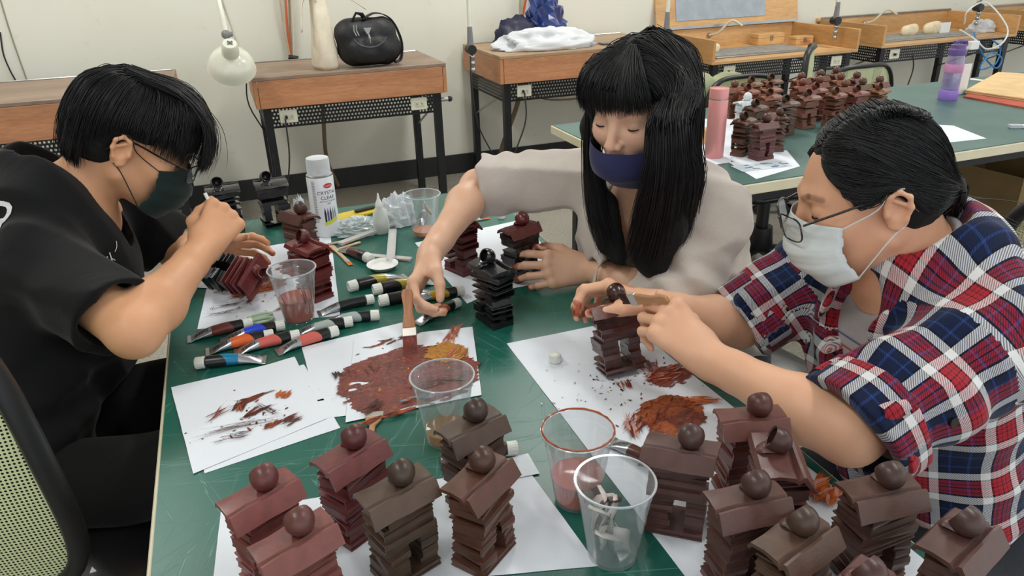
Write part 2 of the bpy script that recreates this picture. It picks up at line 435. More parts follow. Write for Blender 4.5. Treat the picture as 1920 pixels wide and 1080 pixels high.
struct('ceiling', MB().box(-4, 8, -3, WY, 3, 3.1).build('ceiling', ceil_m))
struct('baseboard_back', MB().box(-4, 8, WY - 0.018, WY, 0, 0.13).build('baseboard_back', base_m))
# pier on the left part of the wall, and a joint strip
struct('trim_1', MB().box(-3.2, -1.98, WY - 0.06, WY, 0.13, 3).build('trim_1', wall_m))
dgrey = mat('seam_grey', (150, 146, 128), 0.7)
pw = spline([(-1.0 + 0.02 * sin(k), WY - 0.004, 2.6 - 0.3 * k) for k in range(8)], 4)
struct('trim_2', MB().tube(pw, 0.004, 5).build('trim_2', dgrey))
# ceiling light fixtures
lamp_e = NT('tube_glow'); lamp_e.set(Base_Color=(1, 1, 1), Emission_Color=(1, 0.99, 0.96), Emission_Strength=1.5)
alu = mat('white_metal', (225, 225, 222), 0.4)
fix = thing('ceiling_light', 'long white fluorescent fixture on the ceiling, near left', 'ceiling light', (LX[0][0], LX[0][1], 2.9), group='fluorescent fixtures on the ceiling')
MB().box(-0.16, 0.16, -0.62, 0.62, 0.0, 0.1).build('housing', alu, fix, bevel=0.01)
for dx in (-0.08, 0.08): MB().cyl((dx, -0.58, -0.02), (dx, 0.58, -0.02), 0.014, 10).build('tube', lamp_e.m, fix)
for (x, y) in LX[1:]:
    c = copy_tree(fix); c.location = (x, y, 2.9); c['label'] = 'long white fluorescent fixture on the ceiling, %s %s' % ('near' if y < 2 else 'by the wall', 'left' if x < 0 else 'middle' if x < 3 else 'right')

# ------------------------------------------------------------------ shared materials
black_metal = mat('black_steel', (24, 25, 28), 0.45, 0.3, var=0.3, scale=20, bump=0.1, bscale=80)
wood_b = wood('bench_wood', (172, 114, 76), (206, 146, 104), 0)
wood_s = wood('bench_wood_side', (178, 118, 76), (208, 150, 104), 1)
wood_top = wood('bench_top_wood', (130, 108, 92), (164, 140, 120), 0, 0.5)
wood_lt = wood('light_bench_wood', (196, 150, 98), (218, 176, 122), 0)
wood_lts = wood('light_bench_wood_side', (190, 140, 86), (214, 166, 108), 1)
steel = mat('steel', (170, 172, 172), 0.3, 0.9, var=0.1)
cream = mat('cream_plastic', (218, 217, 196), 0.4, var=0.03)
dark_pl = mat('black_plastic', (22, 22, 24), 0.45, var=0.1)
cable_m = mat('cable_black', (34, 33, 34), 0.5)
conduit_m = mat('conduit_brown', (120, 100, 82), 0.6)
white_m = mat('white_plastic', (232, 233, 230), 0.35, var=0.02)
paper_m = mat('paper_white', (226, 232, 240), 0.75, var=0.015, scale=3, bump=0.08, bscale=8, bdist=0.004)

# ------------------------------------------------------------------ jewellers' benches along the wall
def perforated(x0, x1, z0, z1, parent, y, swap=False, skip=()):
    """steel strip with a staggered grid of real round holes"""
    m = MB(); p = 0.0172; nx = int((x1 - x0 - 0.02) / p); nz = max(2, int((z1 - z0 - 0.008) / (p * 0.86)))
    px = (x1 - x0) / nx; pz = (z1 - z0) / nz; r = 0.0056; vs = []; fs = []
    for j in range(nz):
        off = 0.5 if j % 2 else 0.0
        for i in range(nx):
            cx = x0 + (i + 0.5) * px; cz = z0 + (j + 0.5) * pz; hx = cx + (off - 0.25) * px * 0.9
            ring = [(-1, -1), (0, -1), (1, -1), (1, 0), (1, 1), (0, 1), (-1, 1), (-1, 0)]
            b = len(vs)
            for (a, c) in ring: vs.append((cx + a * px / 2, cz + c * pz / 2))
            for (a, c) in ring:
                l = math.hypot(a, c); vs.append((hx + r * a / l, cz + r * c / l))
            fs += [(b + k, b + (k + 1) % 8, b + 8 + (k + 1) % 8, b + 8 + k) for k in range(8)]
    v3 = [((y, a, c) if swap else (a, y, c)) for a, c in vs]
    m.add(v3, fs)
    fl = 0.004
    def bar(a0, a1, c0, c1):
        if swap: m.box(y - fl, y + fl, a0, a1, c0, c1)
        else: m.box(a0, a1, y - fl, y + fl, c0, c1)
    bar(x0, x1, z0 - 0.006, z0); bar(x0, x1, z1, z1 + 0.006)
    return m.build('perforated_panel', black_metal, parent)

def outlet(x, y, z, parent, plug=False):
    o = MB().box(x - 0.045, x + 0.045, y - 0.008, y, z - 0.033, z + 0.033).build('power_outlet', cream, parent, bevel=0.004, seg=2)
    f = MB().box(x - 0.024, x + 0.028, y - 0.0105, y - 0.008, z - 0.014, z + 0.014).build('socket', mat('socket_cream', (206, 204, 184), 0.4), o, bevel=0.001)
    s = MB()
    for dx in (-0.012, 0.016):
        s.box(x + dx - 0.004, x + dx - 0.0025, y - 0.0115, y - 0.0105, z - 0.004, z + 0.005)
        s.box(x + dx + 0.0025, x + dx + 0.004, y - 0.0115, y - 0.0105, z - 0.004, z + 0.005)
        s.box(x + dx - 0.001, x + dx + 0.001, y - 0.0115, y - 0.0105, z - 0.009, z - 0.006)
    s.build('slot', dark_pl, o)
    if plug: MB().box(x - 0.018, x - 0.006, y - 0.032, y - 0.0105, z - 0.008, z + 0.008).build('plug', dark_pl, o, bevel=0.003)
    return o

def bench_frame(t, w, d, zb, plugs=(True, False), rear=True, low=0.1):
    """legs, braces and perforated strips; local x 0..w, y 0..d (front at 0), zb = underside of the box"""
    for x in (0.03, w - 0.07):
        for y in (0.03, d - 0.07):
            MB().extrude([(x, y), (x + 0.04, y), (x + 0.04, y + 0.005), (x + 0.005, y + 0.005), (x + 0.005, y + 0.04), (x, y + 0.04)], 0.0, zb, 'z').build('leg', black_metal, t)
    perforated(0.07, w - 0.07, zb - low, zb - 0.006, t, 0.028)
    perforated(0.07, d - 0.07, zb - low, zb - 0.006, t, 0.030, True)
    perforated(0.07, d - 0.07, zb - low, zb - 0.006, t, w - 0.030, True)
    MB().box(0.03, w - 0.03, d - 0.045, d - 0.04, zb - 0.06, zb).build('rear_rail', black_metal, t)
    for x in (0.05, w - 0.05): MB().tube([(x, 0.05, zb - 0.05), (x, d - 0.06, zb - 0.28)], 0.006, 6).build('brace', steel, t)
    for x, pl in zip((0.15, w - 0.16), plugs): outlet(x, 0.024, zb - low * 0.5, t, pl)

def closed_bench(name_label, x, y, w, d, zt, h, plugs, tops=wood_top, front=wood_b, side=wood_s, vise=True):
    t = thing('jewellers_bench', name_label, 'workbench', (x, y, 0))
    zb = zt - h
    MB().box(0, w, 0.0, d, zt - 0.018, zt).build('top_board', tops, t, bevel=0.002)
    MB().box(0.022, w - 0.022, -0.0, 0.018, zb, zt - 0.0185).build('front_board', front, t, bevel=0.0015)
    for a in (0, w - 0.02): MB().box(a, a + 0.02, 0.002, d, zb, zt - 0.0185).build('side_board', side, t, bevel=0.0015)
    MB().box(0.021, w - 0.021, 0.019, d, zb + 0.002, zb + 0.014).build('bottom_board', side, t)
    MB().tube([(0.02, d - 0.03, zt + 0.003), (w - 0.02, d - 0.03, zt + 0.003)], 0.004, 6).build('hinge', steel, t)
    bench_frame(t, w, d, zb, plugs)
    if vise:
        k = MB().cyl((w - 0.035, 0.05, zb - 0.045), (w + 0.02, 0.05, zb - 0.045), 0.011, 10).build('clamp_screw', steel, t)
        MB().ball((w + 0.024, 0.05, zb - 0.045), 0.016, 8, 6).build('knob', dark_pl, k)
    return t
closed_bench('closed wooden bench at the left edge behind the person in black', -1.42, 3.74, 1.18, 0.72, 0.86, 0.17, (True, True), vise=False)
closed_bench('closed wooden bench carrying the tote bag and the black bag', 0.12, 3.96, 1.0, 0.62, 0.85, 0.155, (True, False))
closed_bench('closed wooden bench under the crumpled plastic bag', 1.46, 4.04, 1.14, 0.70, 0.85, 0.155, (True, False), tops=wood('bench_top_tan', (160, 128, 96), (186, 156, 122), 0), vise=False)

def open_bench(label, x, y, w, d, zb, lid_ang, lid_sheet, full=True):
    t = thing('jewellers_bench', label, 'workbench', (x, y, 0))
    h = 0.15
    MB().box(0, w, 0.0, d, zb, zb + 0.02).build('bottom_board', wood_lt, t, bevel=0.0015)
    for a in (0, w - 0.02): MB().box(a, a + 0.02, 0.0, d, zb + 0.0205, zb + h).build('side_board', wood_lts, t, bevel=0.0015)
    MB().box(0.021, w - 0.021, d - 0.02, d, zb + 0.0205, zb + h).build('back_board', wood_lt, t)
    MB().box(0.10, w - 0.28, 0.10, d - 0.22, zb + 0.0205, zb + 0.03).build('metal_tray', steel, t, bevel=0.003)
    tr = MB().box(0.13, w - 0.31, 0.13, d - 0.25, zb + 0.0305, zb + 0.032).build('tray_bed', mat('tray_dust', (150, 150, 146), 0.5, 0.4, var=0.3, scale=30), t)
    L = Matrix.Translation((0, d - 0.03, zb + h)) @ Matrix.Rotation(rad(lid_ang), 4, 'X')
    m = MB(); m.M = L; m.box(-0.02, w + 0.02, 0.0, 0.02, 0.012, 0.62); m.build('lid', wood_lt, t, bevel=0.0015)
    m = MB(); m.M = L; m.box(0.0, w, -0.012, 0.0, 0.004, 0.022); m.build('lid_hinge', steel, t)
    if lid_sheet:
        m = MB(); m.M = L; m.box(0.14, w - 0.28, -0.004, -0.0005, 0.06, 0.5); m.build('grey_sheet', mat('grey_sheet', (158, 168, 176), 0.4, 0.2), t)
        m = MB(); m.M = L
        m.tube([(0.52, -0.02, 0.30), (0.60, -0.03, 0.27), (0.68, -0.02, 0.235)], [0.006, 0.012, 0.016], 8); m.build('clip', steel, t, 40)
    g = MB().tube(spline([(0.42, d - 0.02, zb + 0.10), (0.46, d - 0.08, zb + 0.12), (0.53, d - 0.12, zb + 0.20), (0.60, d - 0.16, zb + 0.165)], 5), 0.009, 8).build('gas_pipe', mat('beige_tube', (200, 190, 168), 0.5), t, 60)
    MB().ball((0.42, d - 0.03, zb + 0.10), 0.018, 10, 6).build('valve', steel, t, 60)
    bench_frame(t, w, d, zb, (True, False))
    return t
open_bench('open wooden bench with grey sheet on its raised lid', 2.90, 4.07, 1.18, 0.68, 0.69, -12, True)
open_bench('open wooden bench with lid folded back holding the bone pieces', 4.34, 4.12, 1.32, 0.64, 0.69, -80, False)
open_bench('open wooden bench cut off by the right edge of the picture', 6.0, 4.14, 1.1, 0.6, 0.69, -80, False)

# ------------------------------------------------------------------ work tables
t = NT('cutting_mat'); v = t.coord()
n1 = t.noise(v, 3.5, 4)
base = t.ramp(n1, [(0.3, lin((18, 82, 70))), (0.7, lin((30, 102, 88)))])
sc = None
for k, (ang, sx, sy, th) in enumerate([(0.3, 1.5, 90, .66), (1.9, 3, 110, .67), (1.2, 2.6, 80, .68), (2.6, 3.2, 120, .68), (0.05, 1.0, 60, .68), (2.2, 4, 95, .68)]):
    nn = t.noise(t.mapping(t.mapping(v, (1, 1, 1), (0, 0, ang)), (sx, sy, 1), (0, 0, 0), (k * 3.1, k * 1.7, 0)), 1.0, 2, 0.5)
    rr = t.ramp(nn, [(th, 0.0), (th + 0.010, .9), (th + 0.022, 0.0)])
    sc = rr if sc is None else t.mix(1.0, sc, rr, 'ADD')
dust = t.ramp(t.noise(v, 160, 2), [(0.70, 0.0), (0.78, 0.5)])
fac = t.math('MULTIPLY', t.mix(1.0, sc, dust, 'ADD'), 0.45)
t.set(Base_Color=t.mix(fac, base, lin((120, 160, 148))), Roughness=t.ramp(n1, [(0.3, 0.30), (0.7, 0.42)]))
t.bump(sc, 0.15, 0.001); mat_green = t.m
t = NT('cutting_mat_grey'); v = t.coord(); n1 = t.noise(v, 4, 5)
t.set(Base_Color=t.ramp(n1, [(0.3, lin((58, 92, 88))), (0.7, lin((78, 112, 106)))]), Roughness=0.38); mat_far = t.m
edge_m = mat('cream_edge', (216, 208, 180), 0.5, var=0.05)
def work_table(label, x0, x1, y0, y1, top, legs):
    t_ = thing('work_table', label, 'table', ((x0 + x1) / 2, (y0 + y1) / 2, 0))
    w, d = (x1 - x0) / 2, (y1 - y0) / 2
    MB().box(-w, w, -d, d, 0.715, 0.747).build('tabletop', edge_m, t_, bevel=0.002)
    MB().box(-w + 0.006, w - 0.006, -d + 0.006, d - 0.006, 0.7472, 0.75).build('green_mat', top, t_)
    for sx in (-1, 1):
        for yy in legs:
            MB().box(sx * (w - 0.06) - 0.02, sx * (w - 0.06) + 0.02, yy - 0.02, yy + 0.02, 0, 0.6745).build('leg', black_metal, t_, bevel=0.003)
    for sx in (-1, 1): MB().box(sx * (w - 0.06) - 0.015, sx * (w - 0.06) + 0.015, -d + 0.06, d - 0.06, 0.675, 0.7145).build('apron_rail', black_metal, t_)
    for sy in (-1, 1): MB().box(-w + 0.08, w - 0.08, sy * (d - 0.06) - 0.015, sy * (d - 0.06) + 0.015, 0.675, 0.7145).build('apron_rail', black_metal, t_)
    return t_
TX0, TX1, TY0, TY1 = -0.187, 0.669, 0.12, 2.03
work_table('near work table with a scratched green cutting mat and cream edge', TX0, TX1, TY0, TY1, mat_green, (-0.88, 0.88))
BX0, BX1, BY0, BY1 = 1.19, 4.3, 1.715, 2.72
work_table('far work table with a grey-green top at the right', BX0, BX1, BY0, BY1, mat_far, (-0.36, 0.36))
# ------------------------------------------------------------------ sculpted book houses
def sculpt_mat(name, rough, coat, relief):
    t = NT(name); v = t.coord(); oi = t.node('ShaderNodeObjectInfo')
    n = t.noise(v, 45, 4, 0.6); n2 = t.noise(t.mapping(v, (1, 1, 5)), 90, 3)
    f = t.ramp(n, [(0.3, 0.78), (0.7, 1.18)])
    t.set(Base_Color=t.mix(1.0, oi.outputs['Color'], f, 'MULTIPLY'), Roughness=t.ramp(n, [(0.3, rough - 0.08), (0.7, rough + 0.12)]), Coat_Weight=coat, Coat_Roughness=0.2)
    t.bump(t.mix(0.5, n, n2), relief, 0.0015); return t.m
sc_matte = sculpt_mat('painted_sculpture', 0.42, 0.1, 0.35)
sc_gloss = sculpt_mat('wet_painted_sculpture', 0.24, 0.5, 0.4)

def book_mb(w, d, h, r, soft=False):
    """one closed book lying flat, spine at -x or front: boards, recessed pages"""
    m = MB(); b = 0.0019; k = 0.0013
    m.extrude([(-d / 2, 0), (d / 2, 0), (d / 2, b), (-d / 2 + k, b), (-d / 2 + k, h - b), (d / 2, h - b), (d / 2, h), (-d / 2, h), (-d / 2 - 0.001, h / 2)], -w / 2, w / 2, 'x') if r.random() < 0.4 else \
        m.extrude([(-d / 2, 0), (d / 2, 0), (d / 2, b), (d / 2 - k, b), (d / 2 - k, h - b), (d / 2, h - b), (d / 2, h), (-d / 2, h), (-d / 2, h - b), (-d / 2 + k, h - b), (-d / 2 + k, b), (-d / 2, b)], -w / 2, w / 2, 'x')
    return m

def sculpture_proto(seed, mat_):
    r = random.Random(seed)
    t = bpy.data.objects.new('book_house_sculpture', None); COL.objects.link(t); t.empty_display_size = 0.03
    def book(cx, cy, z, w, d, h, rz, name='book'):
        m_ = book_mb(w, d, h, r).mesh(name, mat_)
        o = bpy.data.objects.new(name, m_); link(o, t); o.location = (cx, cy, z); o.rotation_euler = (0, 0, rz)
        return o
    book(0, 0, 0, 0.068, 0.046, 0.009, rad(r.uniform(-2, 2)), name='base_slab')
    gaps = [-0.005, 0.0125]
    for side in (-1, 1):
        zz = 0.0092
        hs = [r.uniform(0.009, 0.014) for _ in range(4)]; s = 0.0475 / sum(hs)
        for h in hs:
            h *= s; out = 0.034 + r.uniform(-0.003, 0.0025); inn = abs(gaps[0] if side < 0 else gaps[1]) + r.uniform(-0.0012, 0.0012)
            inn = -abs(gaps[0]) if side < 0 else gaps[1]
            wd = (out + inn) if False else abs(side * out - inn)
            cx = (side * out + inn) / 2
            book(cx, r.uniform(-0.002, 0.002), zz, wd, 0.044 + r.uniform(-0.004, 0.003), h - 0.0003, rad(r.uniform(-7, 7)))
            zz += h
    z = 0.0568
    hs = [r.uniform(0.007, 0.0125) for _ in range(4)]; s = 0.045 / sum(hs); rot = r.uniform(-5, 5)
    for i, h in enumerate(hs):
        h *= s; rot += r.uniform(-6, 6)
        book(r.uniform(-.002, .002), r.uniform(-.0015, .0015), z, 0.068 + r.uniform(-0.005, 0.005), 0.045 + r.uniform(-0.004, 0.004), h - 0.0003, rad(rot))
        z += h
    for i in range(3):
        book(0, -0.001, z, 0.064 - 0.002 * i, 0.042 - 0.004 * i, 0.0024, rad(r.uniform(-7, 7)), 'pages'); z += 0.0026
    zr = z                                      # about 0.1096
    prof = [(0.030, zr - 0.004), (0.026, zr + 0.003), (0.010, zr + 0.0068), (-0.0065, zr + 0.0075), (-0.0105, zr + 0.0035), (-0.0140, zr + 0.0098), (-0.0172, zr + 0.0105),
            (-0.0300, zr - 0.0075), (-0.0272, zr - 0.0098), (-0.0150, zr + 0.0035), (-0.0105, zr - 0.001), (-0.006, zr + 0.0022), (0.010, zr + 0.0025), (0.023, zr - 0.0005), (0.027, zr - 0.0055)]
    m = MB(); n = len(prof); xs = [-0.042, -0.0405, -0.02, 0.0, 0.02, 0.0405, 0.042]; vs = []
    for xi, x in enumerate(xs):
        for (y, zz) in prof:
            k = 0.0009 * sin(x * 130 + y * 70 + seed); vs.append((x + (0.003 * y / 0.03), y, zz + k))
    L_ = len(xs) - 1
    fs = [(i * n + j, i * n + (j + 1) % n, (i + 1) * n + (j + 1) % n, (i + 1) * n + j) for i in range(L_) for j in range(n)] + [tuple(range(n))[::-1], tuple(L_ * n + j for j in range(n))]
    m.add(vs, fs); ro = m.build('roof_book', mat_, t, 32); ro.rotation_euler = (0, 0, rad(r.uniform(-3, 3)))
    m = MB(); R_ = 0.0155
    outer = [(R_ * sin(a), -R_ * 1.08 * cos(a)) for a in [pi * k / 12 for k in range(0, 9)]]
    inner = [(R_ * 0.84 * sin(a), -R_ * 0.92 * cos(a)) for a in [pi * k / 12 for k in range(8, -1, -1)]]
    prof2 = [(max(a, 0.0), b) for a, b in outer + inner]
    m.M = Matrix.Translation((0.010, 0.004, zr + 0.021)) @ Matrix.Rotation(rad(r.uniform(-14, 14)), 4, 'Z') @ Matrix.Rotation(rad(-65), 4, 'X')
    m.lathe(prof2, 20)
    m.build('hollow_ball', mat_, t, 50)
    m = MB(); m.M = Matrix.Translation((0.010, 0.0, 0))
    pts = spline([(0.0, -0.002, zr + 0.0085), (0.0, 0.008, zr + 0.009), (0.002, 0.017, zr + 0.0075), (0.004, 0.024, zr + 0.0025)], 5)
    k = len(pts); m.tube(pts, [0.0085 + 0.004 * (i / (k - 1)) - 0.005 * max(0, (i / (k - 1)) - .7) * 3 for i in range(k)], 10, flat=0.4)
    m.build('neck', mat_, t, 60)
    return t

PROTO = {('m', i): sculpture_proto(11 + i, sc_matte) for i in range(3)}
PROTO.update({('g', i): sculpture_proto(21 + i, sc_gloss) for i in range(2)})
PROTO_USED = set()
def sculpture(kind, loc, rz, rgb, label, group, scale=1.0, tilt=(0, 0)):
    c = PROTO[kind] if kind not in PROTO_USED else copy_tree(PROTO[kind]); PROTO_USED.add(kind)
    c.location = loc; c.rotation_euler = (tilt[0], tilt[1], rz); c.scale = (scale,) * 3
    tag(c, label, 'sculpture', group); recolor(c, lin(rgb))
    for ch in c.children:                                # the balls are a darker, glossier brown than the covers
        if ch.name.split('.')[0] == 'hollow_ball' and rgb[0] < 200: ch.color = (*[v * .62 for v in lin(rgb)], 1)
    return c
HS = 0.112    # height of the roof ridge above the base (used to place by the ridge)
REDB, DRED, BROWN, OLIVE, BLK = (104, 50, 46), (92, 38, 36), (76, 48, 42), (66, 50, 40), (26, 26, 30)
g1 = 'red-brown and brown book sculptures at the near left'
def by_ball(px, py, a, s=1.0):
    q = T(px, py, 0.7515 + 0.1305 * s); c_, s_ = cos(a), sin(a)
    return (q[0] - (0.010 * c_ - 0.004 * s_) * s, q[1] - (0.010 * s_ + 0.004 * c_) * s, 0.7515)
S_ = sculpture
# near left cluster: pixel of the ridge centre
near_l = [(('m', 0), 495, 893, 27, (124, 66, 62), 'reddish sculpture at the left end of the near group, cap ball upright'),
          (('m', 1), 561, 975, 24, (120, 68, 62), 'reddish sculpture in front of the leftmost one, cut by the lower edge'),
          (('m', 2), 663, 818, 30, (108, 52, 52), 'dark red sculpture behind the olive-brown one, nearest the flat brush'),
          (('m', 1), 752, 884, 20, (82, 62, 50), 'olive-brown sculpture with an open white-lit doorway at the near left'),
          (('m', 0), 903, 860, 36, (90, 56, 44), 'warm brown sculpture steeply turned beside the white paper edge'),
          (('m', 2), 892, 768, 22, (76, 56, 46), 'dark brown sculpture beside the clear cup with amber water')]
for k, px, py, a, c, lab in near_l: S_(k, by_ball(px, py, rad(a)), rad(a), c, lab, g1)
g2 = 'brown book sculptures at the near right'
near_r = [(('m', 1), 1296, 817, -38, (86, 56, 52), 'dark brown sculpture beside the used paint tube'),
          (('m', 0), 1425, 757, -14, (104, 58, 50), 'red-brown sculpture furthest back under the forearm'),
          (('m', 2), 1458, 824, 64, (94, 58, 54), 'purplish sculpture turned sideways with its hollow ball facing left'),
          (('m', 0), 1418, 905, -5, (90, 60, 54), 'brown sculpture facing straight on in the middle of the right group'),
          (('m', 1), 1505, 974, 16, (90, 66, 54), 'brown sculpture with a pebbled roof near the lower edge'),
          (('m', 2), 1670, 888, -6, (86, 60, 52), 'brown sculpture against the plaid shirt hem'),
          (('m', 0), 1812, 975, 18, (88, 60, 54), 'brown sculpture in the lower right corner'),
          (('m', 1), 1630, 1072, 20, (96, 58, 54), 'sculpture almost wholly below the lower edge, only its ball showing')]
for k, px, py, a, c, lab in near_r: S_(k, by_ball(px, py, rad(a)), rad(a), c, lab, g2)
# being painted, held by the right-hand person (tilted)
HELD = T(1160, 690, 0.752)
# middle of the table
def at_base(px, py): q = T(px, py, 0.75); return (q[0], q[1], 0.7515)
g3 = 'book sculptures in the middle of the near table'
S_(('g', 0), at_base(927, 602), rad(103), BLK, 'black sculpture standing alone on the green mat, seen end on', g3)
S_(('g', 1), at_base(977, 520), rad(22), (36, 26, 28), 'black sculpture with a dark red roof, held by the painted fingers', g3)
S_(('m', 1), at_base(866, 508), rad(112), (92, 38, 38), 'dark red sculpture behind the painting arm', g3)
S_(('m', 2), at_base(592, 555), rad(118), (104, 40, 38), 'dark red sculpture behind the cup of red water', g3)
S_(('m', 0), at_base(572, 490), rad(-60), (84, 46, 38), 'brown sculpture behind the dark red one, beside the spray can', g3)
S_(('g', 0), at_base(432, 432), rad(188), BLK, 'left of the two black sculptures at the far table edge', g3)
S_(('g', 1), at_base(520, 420), rad(188), BLK, 'right of the two black sculptures at the far table edge', g3)
for o in bpy.data.objects:
    if o.get('label', '').startswith('black sculpture with a dark red roof'):
        for ch in o.children:
            if ch.name.split('.')[0] in ('roof_book', 'hollow_ball', 'neck', 'pages'): ch.color = (*lin((96, 34, 32)), 1)

# far table: rows of finished ones
g4 = 'finished brown book sculptures crowded on the far table'
far = [(1378, 157, 8, 'behind the white one at the left end, ball closed'), (1409, 150, 188, 'hindmost on the left with its cup open'), (1402, 164, 188, 'just behind the white one with a cup opening left'),
       (1446, 145, 188, 'hindmost in front of the green cloth'), (1443, 160, 188, 'in the middle of the cup-faced column'), (1443, 173, 188, 'third down the cup-faced column'),
       (1474, 185, 188, 'largest open cup in the left half'), (1417, 193, 200, 'with a yellowish smear right of the white one'), (1464, 209, 240, 'in front with its cup facing right'),
       (1396, 217, 215, 'nearest to the pink bottle, cup facing left'), (1438, 221, 8, 'foremost, showing its doorway and flat roof flap'), (1515, 174, 188, 'cup-faced in the middle front'),
       (1530, 161, 188, 'cup-faced just behind the middle front one'), (1567, 170, 188, 'cup-faced above the dark-haired head'), (1503, 142, 10, 'ball-topped at the back left of the right half'),
       (1505, 154, 10, 'ball-topped second from the back in the right half'), (1539, 137, 12, 'ball-topped at the back middle'), (1537, 149, 12, 'ball-topped one in from the back middle'),
       (1568, 131, 12, 'highest in the picture at the very back'), (1577, 143, 12, 'directly in front of the highest one'), (1585, 156, 12, 'two in front of the highest one'),
       (1607, 140, 10, 'at the back beside the chair frame'), (1618, 152, 10, 'one in from the back beside the chair'), (1607, 166, 188, 'cup-faced at the right front edge'),
       (1650, 148, 10, 'ball-topped at the far right end'), (1649, 162, 188, 'cup-faced at the far right end')]
rr = random.Random(5)
for i, (px, py, a, lab) in enumerate(far):
    a = rad(a + rr.uniform(-9, 9))
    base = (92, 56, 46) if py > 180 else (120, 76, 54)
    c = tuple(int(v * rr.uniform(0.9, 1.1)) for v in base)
    S_(('m', rr.randrange(3)), by_ball(px, py, a), a, c, 'brown far-table sculpture ' + lab, g4)
a = rad(12); S_(('m', 0), by_ball(1402, 181, a), a, (214, 222, 226), 'white unpainted sculpture beside the pink bottle on the far table', g4)
# ------------------------------------------------------------------ paper and paint on the near table
def clear_mat(name, tint=(0.93, 0.95, 0.96), haze=0.10, hazecol=(230, 235, 238), rough=0.08):
    t = NT(name); n = t.n; out = n['Material Output']
    tr = t.node('ShaderNodeBsdfTransparent'); tr.inputs[0].default_value = (*tint, 1)
    gl = t.node('ShaderNodeBsdfGlossy'); gl.inputs['Roughness'].default_value = rough
    df = t.node('ShaderNodeBsdfDiffuse'); df.inputs[0].default_value = (*lin(hazecol), 1)
    lw = t.node('ShaderNodeLayerWeight'); lw.inputs[0].default_value = 0.35
    m1 = t.node('ShaderNodeMixShader'); m2 = t.node('ShaderNodeMixShader')
    t.link(t.ramp(lw.outputs['Facing'], [(0.0, 0.06), (0.75, 0.22), (1.0, 0.7)]), m1.inputs[0]); t.link(tr.outputs[0], m1.inputs[1]); t.link(gl.outputs[0], m1.inputs[2])
    t.link(t.ramp(lw.outputs['Facing'], [(0.0, haze), (1.0, min(1, haze * 3.2))]), m2.inputs[0]); t.link(m1.outputs[0], m2.inputs[1]); t.link(df.outputs[0], m2.inputs[2])
    t.link(m2.outputs[0], out.inputs[0]); return t.m
clear_cup = clear_mat('clear_cup_plastic', (.96, .97, .975), .045); clear_film = clear_mat('clear_film', (0.95, 0.96, 0.97), 0.22, (225, 232, 235), 0.12)
milky_bag = clear_mat('milky_plastic_bag', (0.93, 0.94, 0.95), 0.55, (232, 236, 240), 0.25)

def grid_sheet(name, c, parent, mat_, z, n=14, wave=0.0008, thick=0.00025, seed=0, curl=None):
    """a sheet of paper through four corners (world x, y), gently waved, with real thickness"""
    c = [np.array(q[:2], float) for q in c]; vs = []
    for i in range(n + 1):
        for j in range(n + 1):
            u, v = i / n, j / n
            p = c[0] * (1 - u) * (1 - v) + c[1] * u * (1 - v) + c[2] * u * v + c[3] * (1 - u) * v
            h = wave * (0.5 + noise.noise(Vector((p[0] * 9 + seed, p[1] * 9, seed))))
            h += sum(cz * math.exp(-((u - cu) ** 2 + (v - cv) ** 2) / 0.02) for cu, cv, cz in (curl or []))
            e = noise.noise(Vector((p[0] * 30, p[1] * 30, seed + 5))) * 0.0006
            vs.append((p[0] + e, p[1] + e, z + max(0.0001, h) + thick))
    k = len(vs); vs += [(x, y, zz - thick) for x, y, zz in vs]; fs = []
    for i in range(n):
        for j in range(n):
            a = i * (n + 1) + j; q = (a, a + n + 1, a + n + 2, a + 1)
            fs.append(q); fs.append(tuple(k + t_ for t_ in q[::-1]))
    rim = [i * (n + 1) for i in range(n + 1)] + [n * (n + 1) + j for j in range(1, n + 1)] + [i * (n + 1) + n for i in range(n - 1, -1, -1)] + [j for j in range(n - 1, 0, -1)]
    for a, b in zip(rim, rim[1:] + rim[:1]): fs.append((a, k + a, k + b, b))
    o = meshobj(name, vs, fs, mat_, parent, True)
    bm = bmesh.new(); bm.from_mesh(o.data); bmesh.ops.recalc_face_normals(bm, faces=bm.faces); bm.to_mesh(o.data); bm.free()
    o.data.set_sharp_from_angle(angle=rad(50))
    return o
def XY(px, py): return T(px, py, 0.75)[:2]

